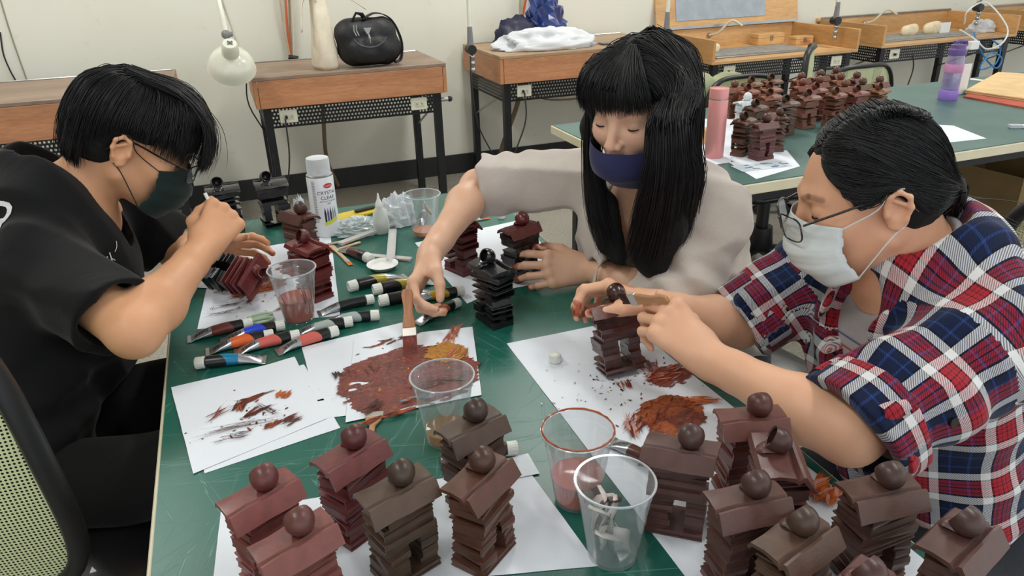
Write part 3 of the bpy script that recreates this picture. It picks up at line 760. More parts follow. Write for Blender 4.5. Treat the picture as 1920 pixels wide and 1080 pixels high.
def paint(name, rgb, rough=0.3):
    return mat('paint_' + name, rgb, rough, var=0.35, scale=60, bump=0.5, bscale=180, coat=0.3, stretch=(1, 1, 1))
PAINTS = [paint('red_brown', (122, 48, 34)), paint('deep_brown', (84, 36, 30)), paint('rust', (158, 70, 38)), paint('orange', (188, 96, 40)), paint('ochre', (190, 128, 40)),
          paint('dark', (62, 34, 32)), paint('wash_pink', (196, 138, 124), 0.6), paint('blue', (70, 150, 190)), paint('cadmium', (220, 100, 30))]
def stroke(m, p, ang, L, W, z, r, mi, streaks=4):
    """a brush stroke: ragged ribbon plus bristle streaks that run past its ends"""
    m.mi = mi; d = np.array([cos(ang), sin(ang)]); nrm = np.array([-d[1], d[0]])
    def ribbon(off, s0, s1, w, zz, seg=8, rag=0.75):
        vs = []; n_ = seg
        ph = r.uniform(0, 9)
        for i in range(n_ + 1):
            t_ = i / n_; s_ = s0 + (s1 - s0) * t_
            ww = w * (1 - rag * abs(2 * t_ - 1) ** 3) * r.uniform(0.75, 1.1); bend = 0.06 * L * sin(ph + t_ * 2.4)
            a = p + d * s_ + nrm * (off + bend + ww / 2); b = p + d * s_ + nrm * (off + bend - ww / 2)
            vs += [(a[0], a[1], zz), (b[0], b[1], zz)]
        fs = [(2 * i, 2 * i + 1, 2 * i + 3, 2 * i + 2) for i in range(n_)]
        m.add(vs, fs)
    ribbon(0, -L / 2, L / 2, W, z, 9)
    for k in range(streaks):
        ribbon(r.uniform(-W / 2, W / 2), -L / 2 - r.uniform(0, 0.35) * L, L / 2 + r.uniform(0, 0.35) * L, W * r.uniform(0.03, 0.14), z + 0.00005 * (k + 1), 5, 0.9)
def smear(parent, seed, z, blobs, name='paint_smear'):
    """blobs: (px, py, radius_x, radius_y, angle, n, palette, length, width) in table space"""
    r = random.Random(seed); m = MB(); zz = z
    for (px, py, rx, ry, ang, n, pal, L, W) in blobs:
        c = XY(px, py); d = np.array([cos(rad(ang)), sin(rad(ang))]); e = np.array([-d[1], d[0]])
        for i in range(n):
            a, rr_ = r.uniform(0, 2 * pi), r.uniform(0, 1) ** 0.5
            q = c + d * rx * rr_ * cos(a) + e * ry * rr_ * sin(a)
            zz += 0.000022
            stroke(m, q, rad(ang + r.uniform(-25, 25)), L * r.uniform(0.5, 1.3), W * r.uniform(0.4, 1.2), zz, r, r.choice(pal), 3)
    o = m.build(name, PAINTS, parent)
    md = o.modifiers.new('thick', 'SOLIDIFY'); md.thickness = 0.00018; md.offset = 1; o['kind'] = 'stuff'
    return o
def spots(parent, seed, z, c, sx, sy, n, pal, smax=0.004):
    r = random.Random(seed); m = MB(); c = XY(*c)
    for i in range(n):
        m.mi = r.choice(pal); a = r.uniform(0, 2 * pi); k = r.randint(5, 8); s = r.uniform(0.0006, smax) * r.random() ** 0.6; st = r.uniform(1, 3.5); x, y = c[0] + r.gauss(0, sx), c[1] + r.gauss(0, sy)
        pts = []
        for j in range(k):
            b = 2 * pi * j / k; rr_ = s * r.uniform(0.5, 1.2); u, v = rr_ * st * cos(b), rr_ * sin(b)
            pts.append((x + u * cos(a) - v * sin(a), y + u * sin(a) + v * cos(a)))
        m.add([(p[0], p[1], z) for p in pts], [tuple(range(k))])
    o = m.build('paint_spots', PAINTS, parent); o['kind'] = 'stuff'; return o

def paper(label, corners, z, seed, wave=0.0008, mat_=paper_m, curl=None, group=None, px=True, name='paper_sheet'):
    c = [XY(*q) if px else q for q in corners]
    o = grid_sheet(name, c, None, mat_, z, seed=seed, wave=wave, curl=curl)
    return tag(o, label, 'paper', group)
ZP = 0.7503
p1b = paper('blank paper sheet under the spotted one at the left edge of the mat', [(345, 738), (570, 684), (638, 803), (384, 888)], ZP, 3, 0.0003)
p1 = paper('white paper with scattered red-brown dabs at the left edge of the mat', [(321, 728), (553, 673), (613, 786), (363, 890)], ZP + 0.0008, 1, 0.0006, curl=[(1, 0, .003)])
p2 = paper('blank white paper left of the brown palette sheet', [(566, 652), (775, 600), (800, 760), (602, 786)], ZP, 2, 0.0006)
p3 = paper('crumpled paper palette covered in red-brown and ochre paint', [(664, 640), (886, 614), (903, 742), (648, 794)], ZP + 0.0012, 4, 0.0016)
p4 = paper('paper smeared with orange-brown under the tilted sculpture', [(370, 618), (402, 478), (620, 443), (638, 592)], ZP, 5, 0.0005)
p4b = paper('small folded paper beside the left hand of the person in black', [(362, 540), (398, 503), (470, 508), (440, 546)], ZP + 0.0014, 6, 0.0015)
p5 = paper('paper under the dark red sculpture behind the painting arm', [(778, 456), (882, 430), (938, 540), (876, 570)], ZP, 7, 0.0006)
p5b = paper('paper under the black sculpture at the right table edge', [(852, 440), (985, 412), (1058, 524), (906, 552)], ZP + 0.0012, 8, 0.0006)
p6 = paper('large white paper under the right sculptures with wet brown paint', [tuple(XY(950, 645)), tuple(XY(1170, 600)), (0.655, 0.36), tuple(XY(1330, 1140))], ZP, 9, 0.0007, px=False)
p8 = paper('large white paper under the near left sculptures', [(414, 962), (985, 874), (1122, 1062), (395, 1130)], ZP, 10, 0.0007)
p8b = paper('torn paper corner behind the near left sculptures', [(950, 862), (990, 852), (1012, 890), (960, 900)], ZP + 0.0012, 11, 0.0008)
p9 = paper('torn scrap at the right edge of the palette paper', [(868, 630), (888, 628), (884, 662), (866, 668)], ZP + 0.0002, 12, 0.0006)
def mixed_paint(name, cols, scale=16, gloss=.22):
    t = NT(name); v = t.coord(); n = t.noise(v, scale, 5, .62, 2.2); k = len(cols)
    st = [(.28 + .44 * i / (k - 1), lin(c)) for i, c in enumerate(cols)]
    h_ = t.noise(t.mapping(v, (1, 1.6, 1), (0, 0, .5)), scale * 5, 5, .65, .8)
    t.set(Base_Color=t.ramp(n, st), Roughness=t.ramp(h_, [(.35, gloss), (.65, gloss + .3)]), Coat_Weight=.25); t.bump(h_, .9, .004); return t.m
FILM_BROWN = mixed_paint('mixed_brown_paint', [(70, 36, 34), (118, 48, 36), (134, 56, 40), (92, 40, 36), (150, 70, 44), (104, 46, 38)])
FILM_OCHRE = mixed_paint('mixed_ochre_paint', [(150, 74, 34), (188, 120, 36), (204, 146, 48), (128, 56, 34)], 40)
FILM_RUST = mixed_paint('mixed_rust_paint', [(96, 44, 34), (160, 76, 36), (176, 92, 44), (110, 48, 36), (186, 110, 60)], 24, .12)
def film(parent, c, rx, ry, ang, m_, z, seed, rag=.55, n=70, name='paint_film'):
    """a continuous film of thick paint with a ragged outline"""
    c = XY(*c); ca, sa = cos(rad(ang)), sin(rad(ang)); vs = []; idx = {}; fs = []
    def ok(i, j):
        u, v = 2 * (i + .5) / n - 1, 2 * (j + .5) / n - 1; u *= 1.35; v *= 1.35
        e = 1 - (abs(u) ** 3 + abs(v) ** 3) + rag * noise.noise(Vector((u * 2.2 + seed, v * 2.2, 0))) + rag * .8 * noise.noise(Vector((u * 4 + seed, v * 13, 3)))
        return e > 0
    def vid(i, j):
        if (i, j) not in idx:
            u, v = (2 * i / n - 1) * 1.35 * rx, (2 * j / n - 1) * 1.35 * ry; hgt = .0002 + .0007 * max(0, .5 + noise.noise(Vector((u * 60 + seed, v * 110, 1)))) 
            idx[(i, j)] = len(vs); vs.append((c[0] + u * ca - v * sa, c[1] + u * sa + v * ca, z + hgt))
        return idx[(i, j)]
    for i in range(n):
        for j in range(n):
            if ok(i, j): fs.append((vid(i, j), vid(i + 1, j), vid(i + 1, j + 1), vid(i, j + 1)))
    return meshobj(name, vs, fs, m_, parent)
film(p3, (766, 708), .112, .094, 6, FILM_BROWN, ZP + .0026, 1, .34, 120); film(p3, (838, 664), .034, .034, 35, FILM_OCHRE, ZP + .0033, 2, .8, 60)
film(p4, (572, 500), .050, .060, 18, FILM_BROWN, ZP + .0014, 3, .8, 60); film(p4, (492, 538), .050, .026, 10, FILM_RUST, ZP + .0013, 4, .9, 50)
film(p6, (1258, 778), .052, .044, 20, FILM_RUST, ZP + .0016, 5, .5, 80); film(p6, (1290, 790), .026, .020, 20, FILM_BROWN, ZP + .0021, 6, .7, 40); film(p6, (1255, 706), .040, .026, 12, mixed_paint('thin_red_wash', [(170, 90, 74), (140, 62, 48), (196, 136, 116)], 60, .4), ZP + .0015, 7, 1.1, 60)
A_ = [0, 0, 1, 2, 5]
smear(p3, 1, ZP + 0.0030, [(672, 700, .008, .06, 85, 18, [0, 5, 1], .02, .004), (740, 640, .06, .008, 12, 22, [5, 0, 2], .02, .004), (850, 628, .028, .010, 60, 22, [2, 0, 3], .028, .0035), (858, 668, .02, .018, 50, 24, [4, 3, 4, 2], .02, .003),
                           (820, 720, .045, .010, 0, 26, [0, 1], .03, .004), (730, 785, .045, .006, 5, 26, [0, 2, 8], .02, .003), (790, 752, .03, .006, -5, 10, [7, 3], .014, .004), (700, 770, .015, .01, 40, 12, [5, 1], .02, .003)])
spots(p3, 2, ZP + 0.0034, (770, 690), .05, .045, 60, [0, 1, 4], .003)
smear(p1, 3, ZP + 0.0024, [(478, 748, .02, .004, 20, 9, [0, 0, 1], .035, .006), (532, 742, .008, .01, 60, 12, [3, 2], .016, .006), (452, 765, .008, .01, 80, 9, [0, 1, 3], .018, .005),
                           (480, 775, .015, .006, 25, 7, [0, 1], .03, .004), (510, 800, .01, .006, 40, 9, [2, 0], .018, .006), (550, 790, .008, .012, 30, 8, [0, 1], .022, .0035),
                           (455, 800, .03, .003, 12, 5, [1], .07, .0012), (505, 770, .02, .003, -32, 3, [1], .06, .0012), (410, 780, .01, .008, 50, 4, [0], .03, .0025), (440, 822, .02, .008, 8, 10, [1], .02, .0012)])
spots(p1, 4, ZP + 0.0022, (480, 780), .045, .035, 60, [0, 1], .0024)
smear(p4, 5, ZP + 0.002, [(480, 548, .045, .014, 5, 26, [3, 3, 2, 8], .04, .004), (560, 500, .05, .036, 20, 26, [1, 0, 0, 2], .03, .004), (540, 575, .02, .008, 25, 10, [2, 3], .04, .004), (505, 535, .03, .012, 40, 18, [3, 4, 2], .03, .0035),
                          (425, 576, .016, .001, 5, 4, [5], .035, .0014), (425, 588, .016, .001, 5, 4, [5], .04, .0012), (395, 582, .001, .006, 85, 2, [5], .014, .0015), (447, 580, .001, .006, 85, 2, [5], .014, .0015)])
spots(p4, 6, ZP + 0.0018, (480, 560), .04, .04, 70, [2, 1], .002)
smear(p6, 7, ZP + 0.0022, [(1252, 778, .046, .038, 35, 30, [2, 0, 1], .018, .0022), (1245, 705, .035, .022, 10, 44, [0, 2, 6], .022, .003), (1215, 690, .01, .02, 80, 14, [2, 0], .03, .003), (1165, 725, .004, .016, 80, 9, [0, 2], .022, .0025),
                           (1310, 755, .02, .01, -20, 16, [2, 3], .03, .004), (1195, 800, .02, .025, 60, 20, [0, 6, 1], .03, .004), 
                           (1545, 925, .02, .02, 30, 40, [3, 2, 6], .03, .007), (1640, 1015, .01, .01, 60, 16, [3, 8], .02, .006)])
spots(p6, 8, ZP + 0.0019, (1150, 720), .05, .04, 130, [0, 1, 5], .0022)
spots(p5, 9, ZP + 0.0016, (860, 500), .03, .02, 14, [5], .002)
spots(p2, 10, ZP + 0.0018, (640, 740), .03, .02, 14, [6], .0012)

# ------------------------------------------------------------------ paint tubes
t = NT('paint_tube_print'); v = t.coord(); sp = t.node('ShaderNodeSeparateXYZ'); t.link(v, sp.inputs[0]); oi = t.node('ShaderNodeObjectInfo')
xx = t.math('ADD', sp.outputs['X'], t.math('MULTIPLY', sp.outputs['Y'], 0.9))
x2 = sp.outputs['X']
silver = t.math('GREATER_THAN', x2, 0.060); blk = t.math('LESS_THAN', xx, 0.028)
bars = t.ramp(t.noise(t.mapping(v, (1400, 3, 0.1)), 1.0, 0), [(0.47, 1.0), (0.5, 0.0)], 'CONSTANT')
inbar = t.math('MULTIPLY', t.math('MULTIPLY', t.math('GREATER_THAN', x2, 0.066), t.math('LESS_THAN', x2, 0.094)), t.math('MULTIPLY', t.math('GREATER_THAN', sp.outputs['Y'], -0.002), t.math('LESS_THAN', sp.outputs['Y'], 0.009)))
col = t.mix(blk, oi.outputs['Color'], lin((22, 22, 24)))
col = t.mix(silver, col, lin((176, 180, 184)))
col = t.mix(t.math('MULTIPLY', inbar, bars), col, lin((40, 40, 52)))
t.set(Base_Color=col, Metallic=t.math('MULTIPLY', silver, 0.75), Roughness=0.28)
t.bump(t.noise(v, 120, 3), 0.12, 0.001); tube_m = t.m
cap_m = mat('tube_cap_white', (226, 228, 222), 0.4, var=0.03)
def tube_proto():
    t = bpy.data.objects.new('paint_tube', None); COL.objects.link(t); t.empty_display_size = 0.03
    # body along +x from the shoulder (x=0) to the crimp (x=.108)
    m = MB(); vs = []; n = 18; st = [(0.0, .0095, .0095, .0118), (0.002, .0116, .0116, .0118), (.035, .0118, .0116, .0118), (.06, .0124, .0098, .0102), (.08, .0136, .0066, .0072), (.095, .0152, .003, .0034), (.101, .0158, .0009, .0012), (.108, .0158, .0008, .0012)]
    for (x, ry, rz_, cz) in st:
        for j in range(n):
            a = 2 * pi * j / n; vs.append((x, ry * cos(a), cz + rz_ * sin(a)))
    k = len(st); fs = [(i * n + j, (i + 1) * n + j, (i + 1) * n + (j + 1) % n, i * n + (j + 1) % n) for i in range(k - 1) for j in range(n)] + [tuple(range(n)), tuple((k - 1) * n + j for j in range(n))[::-1]]
    m.add(vs, fs); m.build('tube_body', tube_m, t, 40)
    m = MB().box(.1015, .1085, -.0159, .0159, .0001, .0024); m.build('crimp', steel, t, bevel=.0005)
    m = MB(); m.M = Matrix.Translation((0, 0, .0118)) @ Matrix.Rotation(rad(-90), 4, 'Y')
    pr_ = []
    for (r_, z_) in [(0.0105, 0.001), (.0118, .0015), (.0118, .004), (.0112, .0042), (.0105, .018), (.0098, .019), (.0075, .019), (.0075, .0178), (0.0, .0178)]: pr_.append((r_, z_))
    m.lathe(pr_, 28)
    for j in range(14):
        a = 2 * pi * j / 14; m.box(.0104 * cos(a) - .0007, .0104 * cos(a) + .0007, .0104 * sin(a) - .0007, .0104 * sin(a) + .0007, .0045, .0175)
    m.build('cap', cap_m, t, 35)
    return t
tp = tube_proto(); tube_n = [0]
def tube(cap, tail, rgb, label, z=0.7506, sc_=1.0, group='paint tubes lying on the near table'):
    a = T(*cap, 0.762); b = T(*tail, 0.753); d = (b - a)[:2]; an = math.atan2(d[1], d[0])
    L = np.linalg.norm(d) if sc_ == 1.0 else 0.127 * sc_
    s_ = max(0.85, min(1.05, np.linalg.norm(d) / 0.122)) if sc_ == 1.0 else sc_
    c = tp if tube_n[0] == 0 else copy_tree(tp); tube_n[0] += 1
    u = d / np.linalg.norm(d); c.location = (a[0] + u[0] * 0.012, a[1] + u[1] * 0.012, z); c.rotation_euler = (0, 0, an); c.scale = (s_, s_, s_)
    for ch in c.children:
        if ch.name.startswith('tube_body'): ch.color = (*lin(rgb), 1)
    return tag(c, label, 'paint tube', group)
tube((372, 680), (500, 673), (0, 118, 160), 'paint tube with blue band, cap pointing left, nearest the dabbed paper')
tube((468, 606), (350, 636), (112, 56, 50), 'maroon paint tube, leftmost of the row under the scissors')
tube((528, 609), (412, 640), (36, 66, 205), 'bright blue paint tube in the row of tubes')
tube((507, 628), (384, 660), (222, 98, 38), 'orange paint tube between the blue and the coral ones')
tube((556, 628), (438, 661), (206, 98, 88), 'coral paint tube just right of the orange one')
tube((628, 620), (517, 660), (208, 100, 88), 'coral paint tube rightmost, crossing the corner of the blank paper')
tube((656, 602), (546, 628), (168, 178, 176), 'grey paint tube directly above the right coral one')
tube((706, 590), (598, 607), (160, 172, 172), 'grey paint tube with a small triangle on its cap')
tube((696, 560), (596, 588), (30, 30, 34), 'black paint tube behind the cup of red water')
tube((692, 485), (625, 462), (84, 44, 40), 'maroon paint tube among the brushes beside the white dish')
tube((660, 537), (768, 516), (168, 152, 44), 'olive yellow paint tube just below the white dish')
tube((706, 543), (812, 527), (176, 158, 50), 'yellow paint tube, cap pointing left, behind the painting hand')
tube((718, 564), (838, 548), (60, 60, 64), 'black labelled paint tube under the painting hand')
tube((866, 544), (768, 566), (198, 152, 36), 'mustard paint tube, cap pointing right')
tube((858, 566), (781, 606), (166, 88, 48), 'bent brown paint tube between the palette and the mustard one')
tube((1250, 882), (1150, 832), (84, 46, 40), 'used brown paint tube beside the cup at the right', z=0.7518)
tube((965, 840), (868, 862), (120, 60, 50), 'paint tube half hidden behind the near left sculptures', z=0.7530)
tube((797, 398), (775, 446), (40, 40, 60), 'dark paint tube seen through the far cup', z=0.7506, sc_=0.85)

# ------------------------------------------------------------------ clear cups
def cup(base, label, liquid=None, level=0.03, s_=1.0, film=clear_cup):
    q = T(*base, 0.75); t = thing('plastic_cup', label, 'cup', (q[0], q[1], 0.7508), group='clear plastic cups on the near table')
    m = MB(); H = 0.108; rb, rt = 0.0285, 0.044; th = 0.0007
    prof = [(0.0, 0.002), (rb - .004, 0.002), (rb - .002, 0), (rb, 0.0), (rb + .0005, 0.004), (rb + (rt - rb) * .86, H * .86), (rt - .0012, H * .87), (rt, H * .985), (rt + .0022, H * .985), (rt + .0028, H * .995), (rt + .0022, H), (rt - th, H),
            (rt - .002, H * .875), (rb + (rt - rb) * .86 - th, H * .85), (rb - th, 0.0045), (0, .0035)]
    m.lathe([(max(r_, 0), z) for r_, z in prof], 40); o = m.build('cup_wall', film, t, 30); o.scale = (s_,) * 3
    m = MB(); m.tube([((rt + .0012) * cos(2 * pi * k / 40) * s_, (rt + .0012) * sin(2 * pi * k / 40) * s_, (H - .001) * s_) for k in range(41)], 0.0013, 6, cap=False)
    m.build('rim', clear_mat('cup_rim_plastic', (0.8, 0.83, 0.85), 0.3, (225, 230, 233), 0.1) if 'cup_rim' not in MATS else MATS['cup_rim'], t, 60)
    if liquid:
        rl = lambda z: rb - th * 1.6 + (rt - rb) * z / H
        MB().lathe([(0, 0.005), (rl(.005), 0.005), (rl(level), level), (rl(level) - .002, level - .0006), (0, level - .0006)], 36).build('liquid', liquid, t, 40).scale = (s_,) * 3
    return t
def liquid_mat(name, rgb, rough=0.08):
    t = NT(name); t.set(Base_Color=lin(rgb), Roughness=rough, Subsurface_Weight=0.2, Subsurface_Radius=(0.01, 0.004, 0.003)); return t.m
red_liq, orange_liq = liquid_mat('red_brown_water', (176, 84, 66)), liquid_mat('orange_water', (206, 120, 70))
amber_liq = clear_mat('amber_water', (0.95, 0.72, 0.42), 0.15, (214, 150, 80), 0.05)
def drips(parent, pal, seed, n=7, z0=.03, z1=.09, r0=.0325):
    r = random.Random(seed); m = MB()
    for i in range(n):
        a = rad(-150 + 120 * r.random()); zt = r.uniform(z0 + .02, z1)
        pts = [((.0285 + (.0155) * z / .108 - .0012) * cos(a + .05 * k), (.0285 + .0155 * z / .108 - .0012) * sin(a + .05 * k), z) for k, z in enumerate(np.linspace(zt, z0 - .004, 6))]
        m.tube(pts, [.0004, .0007, .0009, .001, .0012, .001], 5)
    m.build('paint_drips', pal, parent)['kind'] = 'stuff'
c1 = cup((562, 598), 'clear cup of red-brown water behind the tubes on the left', red_liq, .048); drips(c1, PAINTS[0], 2, 6, .048, .09)
c2 = cup((797, 441), 'clear cup with a little orange water beside the plastic bags', orange_liq, .016)
c3 = cup((838, 822), 'clear cup with amber water on the edge of the palette paper', amber_liq, .02)
c4 = cup((1082, 935), 'paint-stained clear cup with red water at the near centre', red_liq, .04)
c5 = cup((1148, 1038), 'clear cup holding crumpled leaf-like paper scraps', None)
# stained rim of the fourth cup
m = MB(); m.tube([(.0447 * cos(2 * pi * k / 40), .0447 * sin(2 * pi * k / 40), .1085 + .0004 * sin(k * 2.3)) for k in range(41)], [.0007 + .0008 * abs(sin(k * 1.7)) for k in range(41)], 5, cap=False)
m.build('paint_rim', PAINTS[2], c4, 60)

def crumple(name, label, cat, c, size, seed, mat_, res=22, rough=0.35, group=None, parent=None, flat=True, lift=0.0, freq=2.2):
    """crumpled bag: squashed ball with ridged folds"""
    vs = []; n, mm = res, res // 2 + 2
    for i in range(mm + 1):
        th = pi * 0.62 * i / mm
        for j in range(n):
            a = 2 * pi * j / n; d = Vector((sin(th) * cos(a), sin(th) * sin(a), cos(th)))
            q = d * freq + Vector((seed * 3.1, 0, 0))
            f = 1 + rough * (1 - 2 * abs(noise.noise(q))) * 1.2 - rough + rough * 0.6 * (0.5 - abs(noise.noise(q * 2.7)))
            zz = d.z * f if th < pi / 2 else 0.0
            vs.append((size[0] * d.x * f * (1 if th < pi / 2 else 1.0), size[1] * d.y * f, size[2] * max(0.0, zz) + lift + 0.0006))
    fs = [(i * n + j, (i + 1) * n + j, (i + 1) * n + (j + 1) % n, i * n + (j + 1) % n) for i in range(mm) for j in range(n)]
    o = meshobj(name, vs, fs, mat_, parent, not flat); o.location = c
    if label: tag(o, label, cat, group)
    return o
r = random.Random(4); scraps_m = mat('scrap_paper', (206, 196, 190), 0.6, var=0.25, scale=50)
for k in range(11):
    a = r.uniform(0, 6.28); rr_ = r.uniform(0.006, .020); m = MB()
    vs = []; nn = 6; L, W = r.uniform(.045, .065), r.uniform(.022, .034)
    for i in range(nn + 1):
        t_ = i / nn; w_ = W * sin(pi * min(.97, max(.06, t_))) / 2
        for s_ in (-1, 0, 1): vs.append((s_ * w_, .006 * sin(t_ * 5 + k) + abs(s_) * .004, L * (t_ - .5)))
    fs = [(i * 3 + j, i * 3 + j + 1, i * 3 + j + 4, i * 3 + j + 3) for i in range(nn) for j in range(2)]
    m.add(vs, fs); o = m.build('paper_scrap', (scraps_m, scraps_m, PAINTS[5], scraps_m)[k % 4], c5, 60)
    o.location = (rr_ * cos(a), rr_ * sin(a), .026 + .0048 * k); o.rotation_euler = (r.uniform(-.7, .7), r.uniform(-.7, .7), r.uniform(0, 3)); md = o.modifiers.new('t', 'SOLIDIFY'); md.thickness = .0004

# ------------------------------------------------------------------ spray can
q = T(614, 438, .75); t = thing('spray_can', 'tall white clear-coat spray can with translucent cap', 'spray can', (q[0], q[1], 0.7506))
MB().lathe([(0, .004), (.028, .004), (.0315, 0), (.033, .002), (.033, .150), (.0315, .1535), (.029, .158), (.0, .158)], 40).build('can_body', mat('can_white', (226, 230, 236), .25, var=.01), t, 30)
MB().lathe([(.0315, .1535), (.0322, .154), (.0322, .1565), (.0300, .1585), (.0290, .1575)], 40).build('steel_ring', steel, t, 30)
MB().lathe([(.0285, .1582), (.0280, .192), (.0265, .1975), (.022, .199), (0, .199)], 40).build('cap', clear_mat('frosted_cap', (.85, .88, .9), .5, (225, 230, 232), .25), t, 30)
MB().cyl((0, 0, .158), (0, 0, .185), .007, 12).build('nozzle', mat('nozzle_pink', (200, 170, 170), .5), t)
lb = bpy.data.objects.new('label_print', None)
ink = mat('label_ink', (34, 38, 44), .4); cred = mat('label_red', (200, 50, 60), .4); yel = mat('label_lime', (206, 222, 70), .4, var=.03); wht = mat('label_white', (240, 240, 240), .4)
CAN_A = math.atan2(-q[1], -q[0]) + pi / 2 + 0.42
def wrap_text(txt, size, z, parent, mt, ang=0.0, R_=.0333, name='lettering', sx=1.0):
    vs, fs = text_mesh(txt, size, 0)
    vs = [(R_ * sin(ang + x * sx / R_), -R_ * cos(ang + x * sx / R_), z + zz) for x, _, zz in vs]
    return meshobj(name, vs, fs, mt, parent, False)
objs = [wrap_text('CRYSTAL', .0125, .112, t, ink), wrap_text('CLEAR', .0125, .099, t, ink), wrap_text('ACRYLIC COATING', .005, .0925, t, ink), wrap_text('1303', .0055, .086, t, ink)]
def wrap_patch(poly, parent, mt, name, R_=.0332):
    # polygon (x, z) on the can, filled by a fan of thin columns
    vs = [(R_ * sin(x / R_), -R_ * cos(x / R_), z) for x, z in poly]
    return meshobj(name, vs, [tuple(range(len(vs)))], mt, parent, False)
ov = [(.0125 * cos(2 * pi * k / 20) + .004, .133 + .0062 * sin(2 * pi * k / 20)) for k in range(20)]
vs = [(.0333 * sin(.004 / .0333), -.0338, .133)] + [(.0334 * sin(x / .0334), -.0334 * cos(x / .0334), z) for x, z in ov]
objs.append(meshobj('red_oval', vs, [(0, 1 + k, 1 + (k + 1) % 20) for k in range(20)], cred, t, False))
objs.append(wrap_text('CraftAZur', .0052, .1312, t, wht, .12, .0341))
pcols = [(40, 40, 44), (90, 110, 150), (60, 50, 110), (190, 150, 130), (110, 170, 180)]
for k in range(5):
    x0 = -.012 + k * .0068; pts = [(x0 - .0022, .040), (x0 + .0022, .040), (x0 + .0026, .064), (x0, .080 - .002 * (k % 2)), (x0 - .0026, .064)]
    objs.append(wrap_patch(pts, t, mat('pencil_print_%d' % k, pcols[k], .4), 'pencil_print'))
band = [(-.016 + .004 * k, .031 + .0012 * k) for k in range(10)]
vs = []; [vs.extend([(.0333 * sin(x / .0333), -.0333 * cos(x / .0333), z), (.0333 * sin(x / .0333), -.0333 * cos(x / .0333), z + .009)]) for x, z in band]
objs.append(meshobj('lime_band', vs, [(2 * k, 2 * k + 2, 2 * k + 3, 2 * k + 1) for k in range(9)], yel, t, False))
m = MB()
for k in range(38):
    z = .145 - k * .0028; w_ = .010 if k % 3 else .007
    a0 = -1.15; m.add([(.0333 * sin(a0 + a), -.0333 * cos(a0 + a), zz) for a in (0, .1, .2, .1 + w_ * 18) for zz in (z, z + .0009)], [(0, 2, 3, 1), (2, 4, 5, 3), (4, 6, 7, 5)])
o = m.build('small_print', ink, t); o['kind'] = 'stuff'; objs.append(o)
for o in objs: o.rotation_euler = (0, 0, CAN_A - pi / 2 + pi / 2)

# ------------------------------------------------------------------ brushes, bottle, dish and bags
raw_wood = wood('pale_brush_wood', (206, 172, 130), (226, 198, 160), 0); wood_worn = wood('brush_handle_wood', (172, 122, 82), (198, 150, 108), 0)
brist_o = mat('bristle_orange', (192, 112, 48), .6, var=.25, scale=200, stretch=(.05, 1, 1)); brist_b = mat('bristle_brown', (112, 52, 34), .5, var=.3, scale=200)
tin = mat('ferrule_tin', (196, 192, 184), .35, .7)
def brush(label, tip, tail, w_, L=None, bm_=brist_o, hm=raw_wood, z=0.7508, film=False, group='flat paint brushes on the near table', hb=.022):
    a = T(*tip, .752); b = T(*tail, .752); d = (b - a)[:2]; L = L or np.linalg.norm(d); an = math.atan2(d[1], d[0])
    t = thing('paint_brush', label, 'brush', (a[0], a[1], z), an, group); h = .0035
    m = MB(); n_ = 16
    for k in range(n_):
        y = (k / (n_ - 1) - .5) * w_; yy = y * (1.0 + .12 * sin(k * 3.3)); x_ = .0015 * abs(sin(k * 2.1))
        m.add([(x_, yy - .0006, h * .35), (x_, yy + .0006, h * .35), (hb, y * .96 + w_ / n_ * .55, h), (hb, y * .96 - w_ / n_ * .55, h), (hb, y * .96 + w_ / n_ * .55, 0.0002), (hb, y * .96 - w_ / n_ * .55, .0002)], [(0, 1, 2, 3), (1, 0, 5, 4), (0, 3, 5), (1, 4, 2)])
    o = m.build('bristles', bm_, t); o['kind'] = 'stuff'
    MB().box(hb - .001, hb + .013, -w_ / 2 - .0006, w_ / 2 + .0006, 0, h + .0006).build('ferrule', tin, t, bevel=.0008)
    L2 = L; hw = w_ * .46; nk = min(hw, .0045)
    pl = [(hb + .0125, -hw), (hb + .02, -hw), (hb + .036, -nk), (L2 * .7, -nk * 1.05), (L2 - .006, -nk * 1.5), (L2, -nk * .8), (L2, nk * .8), (L2 - .006, nk * 1.5), (L2 * .7, nk * 1.05), (hb + .036, nk), (hb + .02, hw), (hb + .0125, hw)]
    MB().prism(pl, 0.0003, h + .001).build('handle', hm, t, bevel=.0009)
    if film: MB().box(-.004, L2 + .004, -w_ * .62, w_ * .62, -.0002, h + .0022).build('plastic_sleeve', clear_film, t, bevel=.001)
    return t
brush('broad flat brush with brown paint on its bristles below the palette', (706, 757), (690, 850), .027, .15, brist_b, wood_worn, hb=.026)
brush('small flat brush with orange bristles beside the tubes', (658, 497), (622, 462), .010)
brush('flat brush in clear sleeve pointing up right', (640, 462), (738, 425), .016, film=True, z=.7575)
brush('flat brush in clear sleeve lying level beside the dish', (768, 487), (676, 479), .014, film=True)
brush('short brush in clear sleeve standing across the level one', (733, 492), (737, 438), .016, film=True, z=.7585)
brush('orange-tipped brush at the far right part of the mat', (919, 409), (850, 420), .009)
brush('pale wooden brush handle left among the plastic', (600, 462), (672, 448), .008, z=.7510)
brush('thin brush just behind the orange-tipped one', (612, 475), (676, 455), .007, z=.7510)
q = T(716, 436, .75); t = thing('squeeze_bottle', 'small milky squeeze bottle with a pointed tip', 'bottle', (q[0], q[1], .7508))
milky = clear_mat('milky_ldpe', (.9, .92, .9), .6, (222, 228, 224), .3)
MB().lathe([(0, 0), (.019, 0), (.021, .003), (.021, .03), (.017, .052), (.009, .066), (.008, .07), (0, .07)], 28).build('bottle_body', milky, t, 35)
MB().lathe([(.009, .068), (.0095, .07), (.0085, .078), (.004, .088), (.0015, .104), (0, .104)], 20).build('tip', white_m, t, 35)
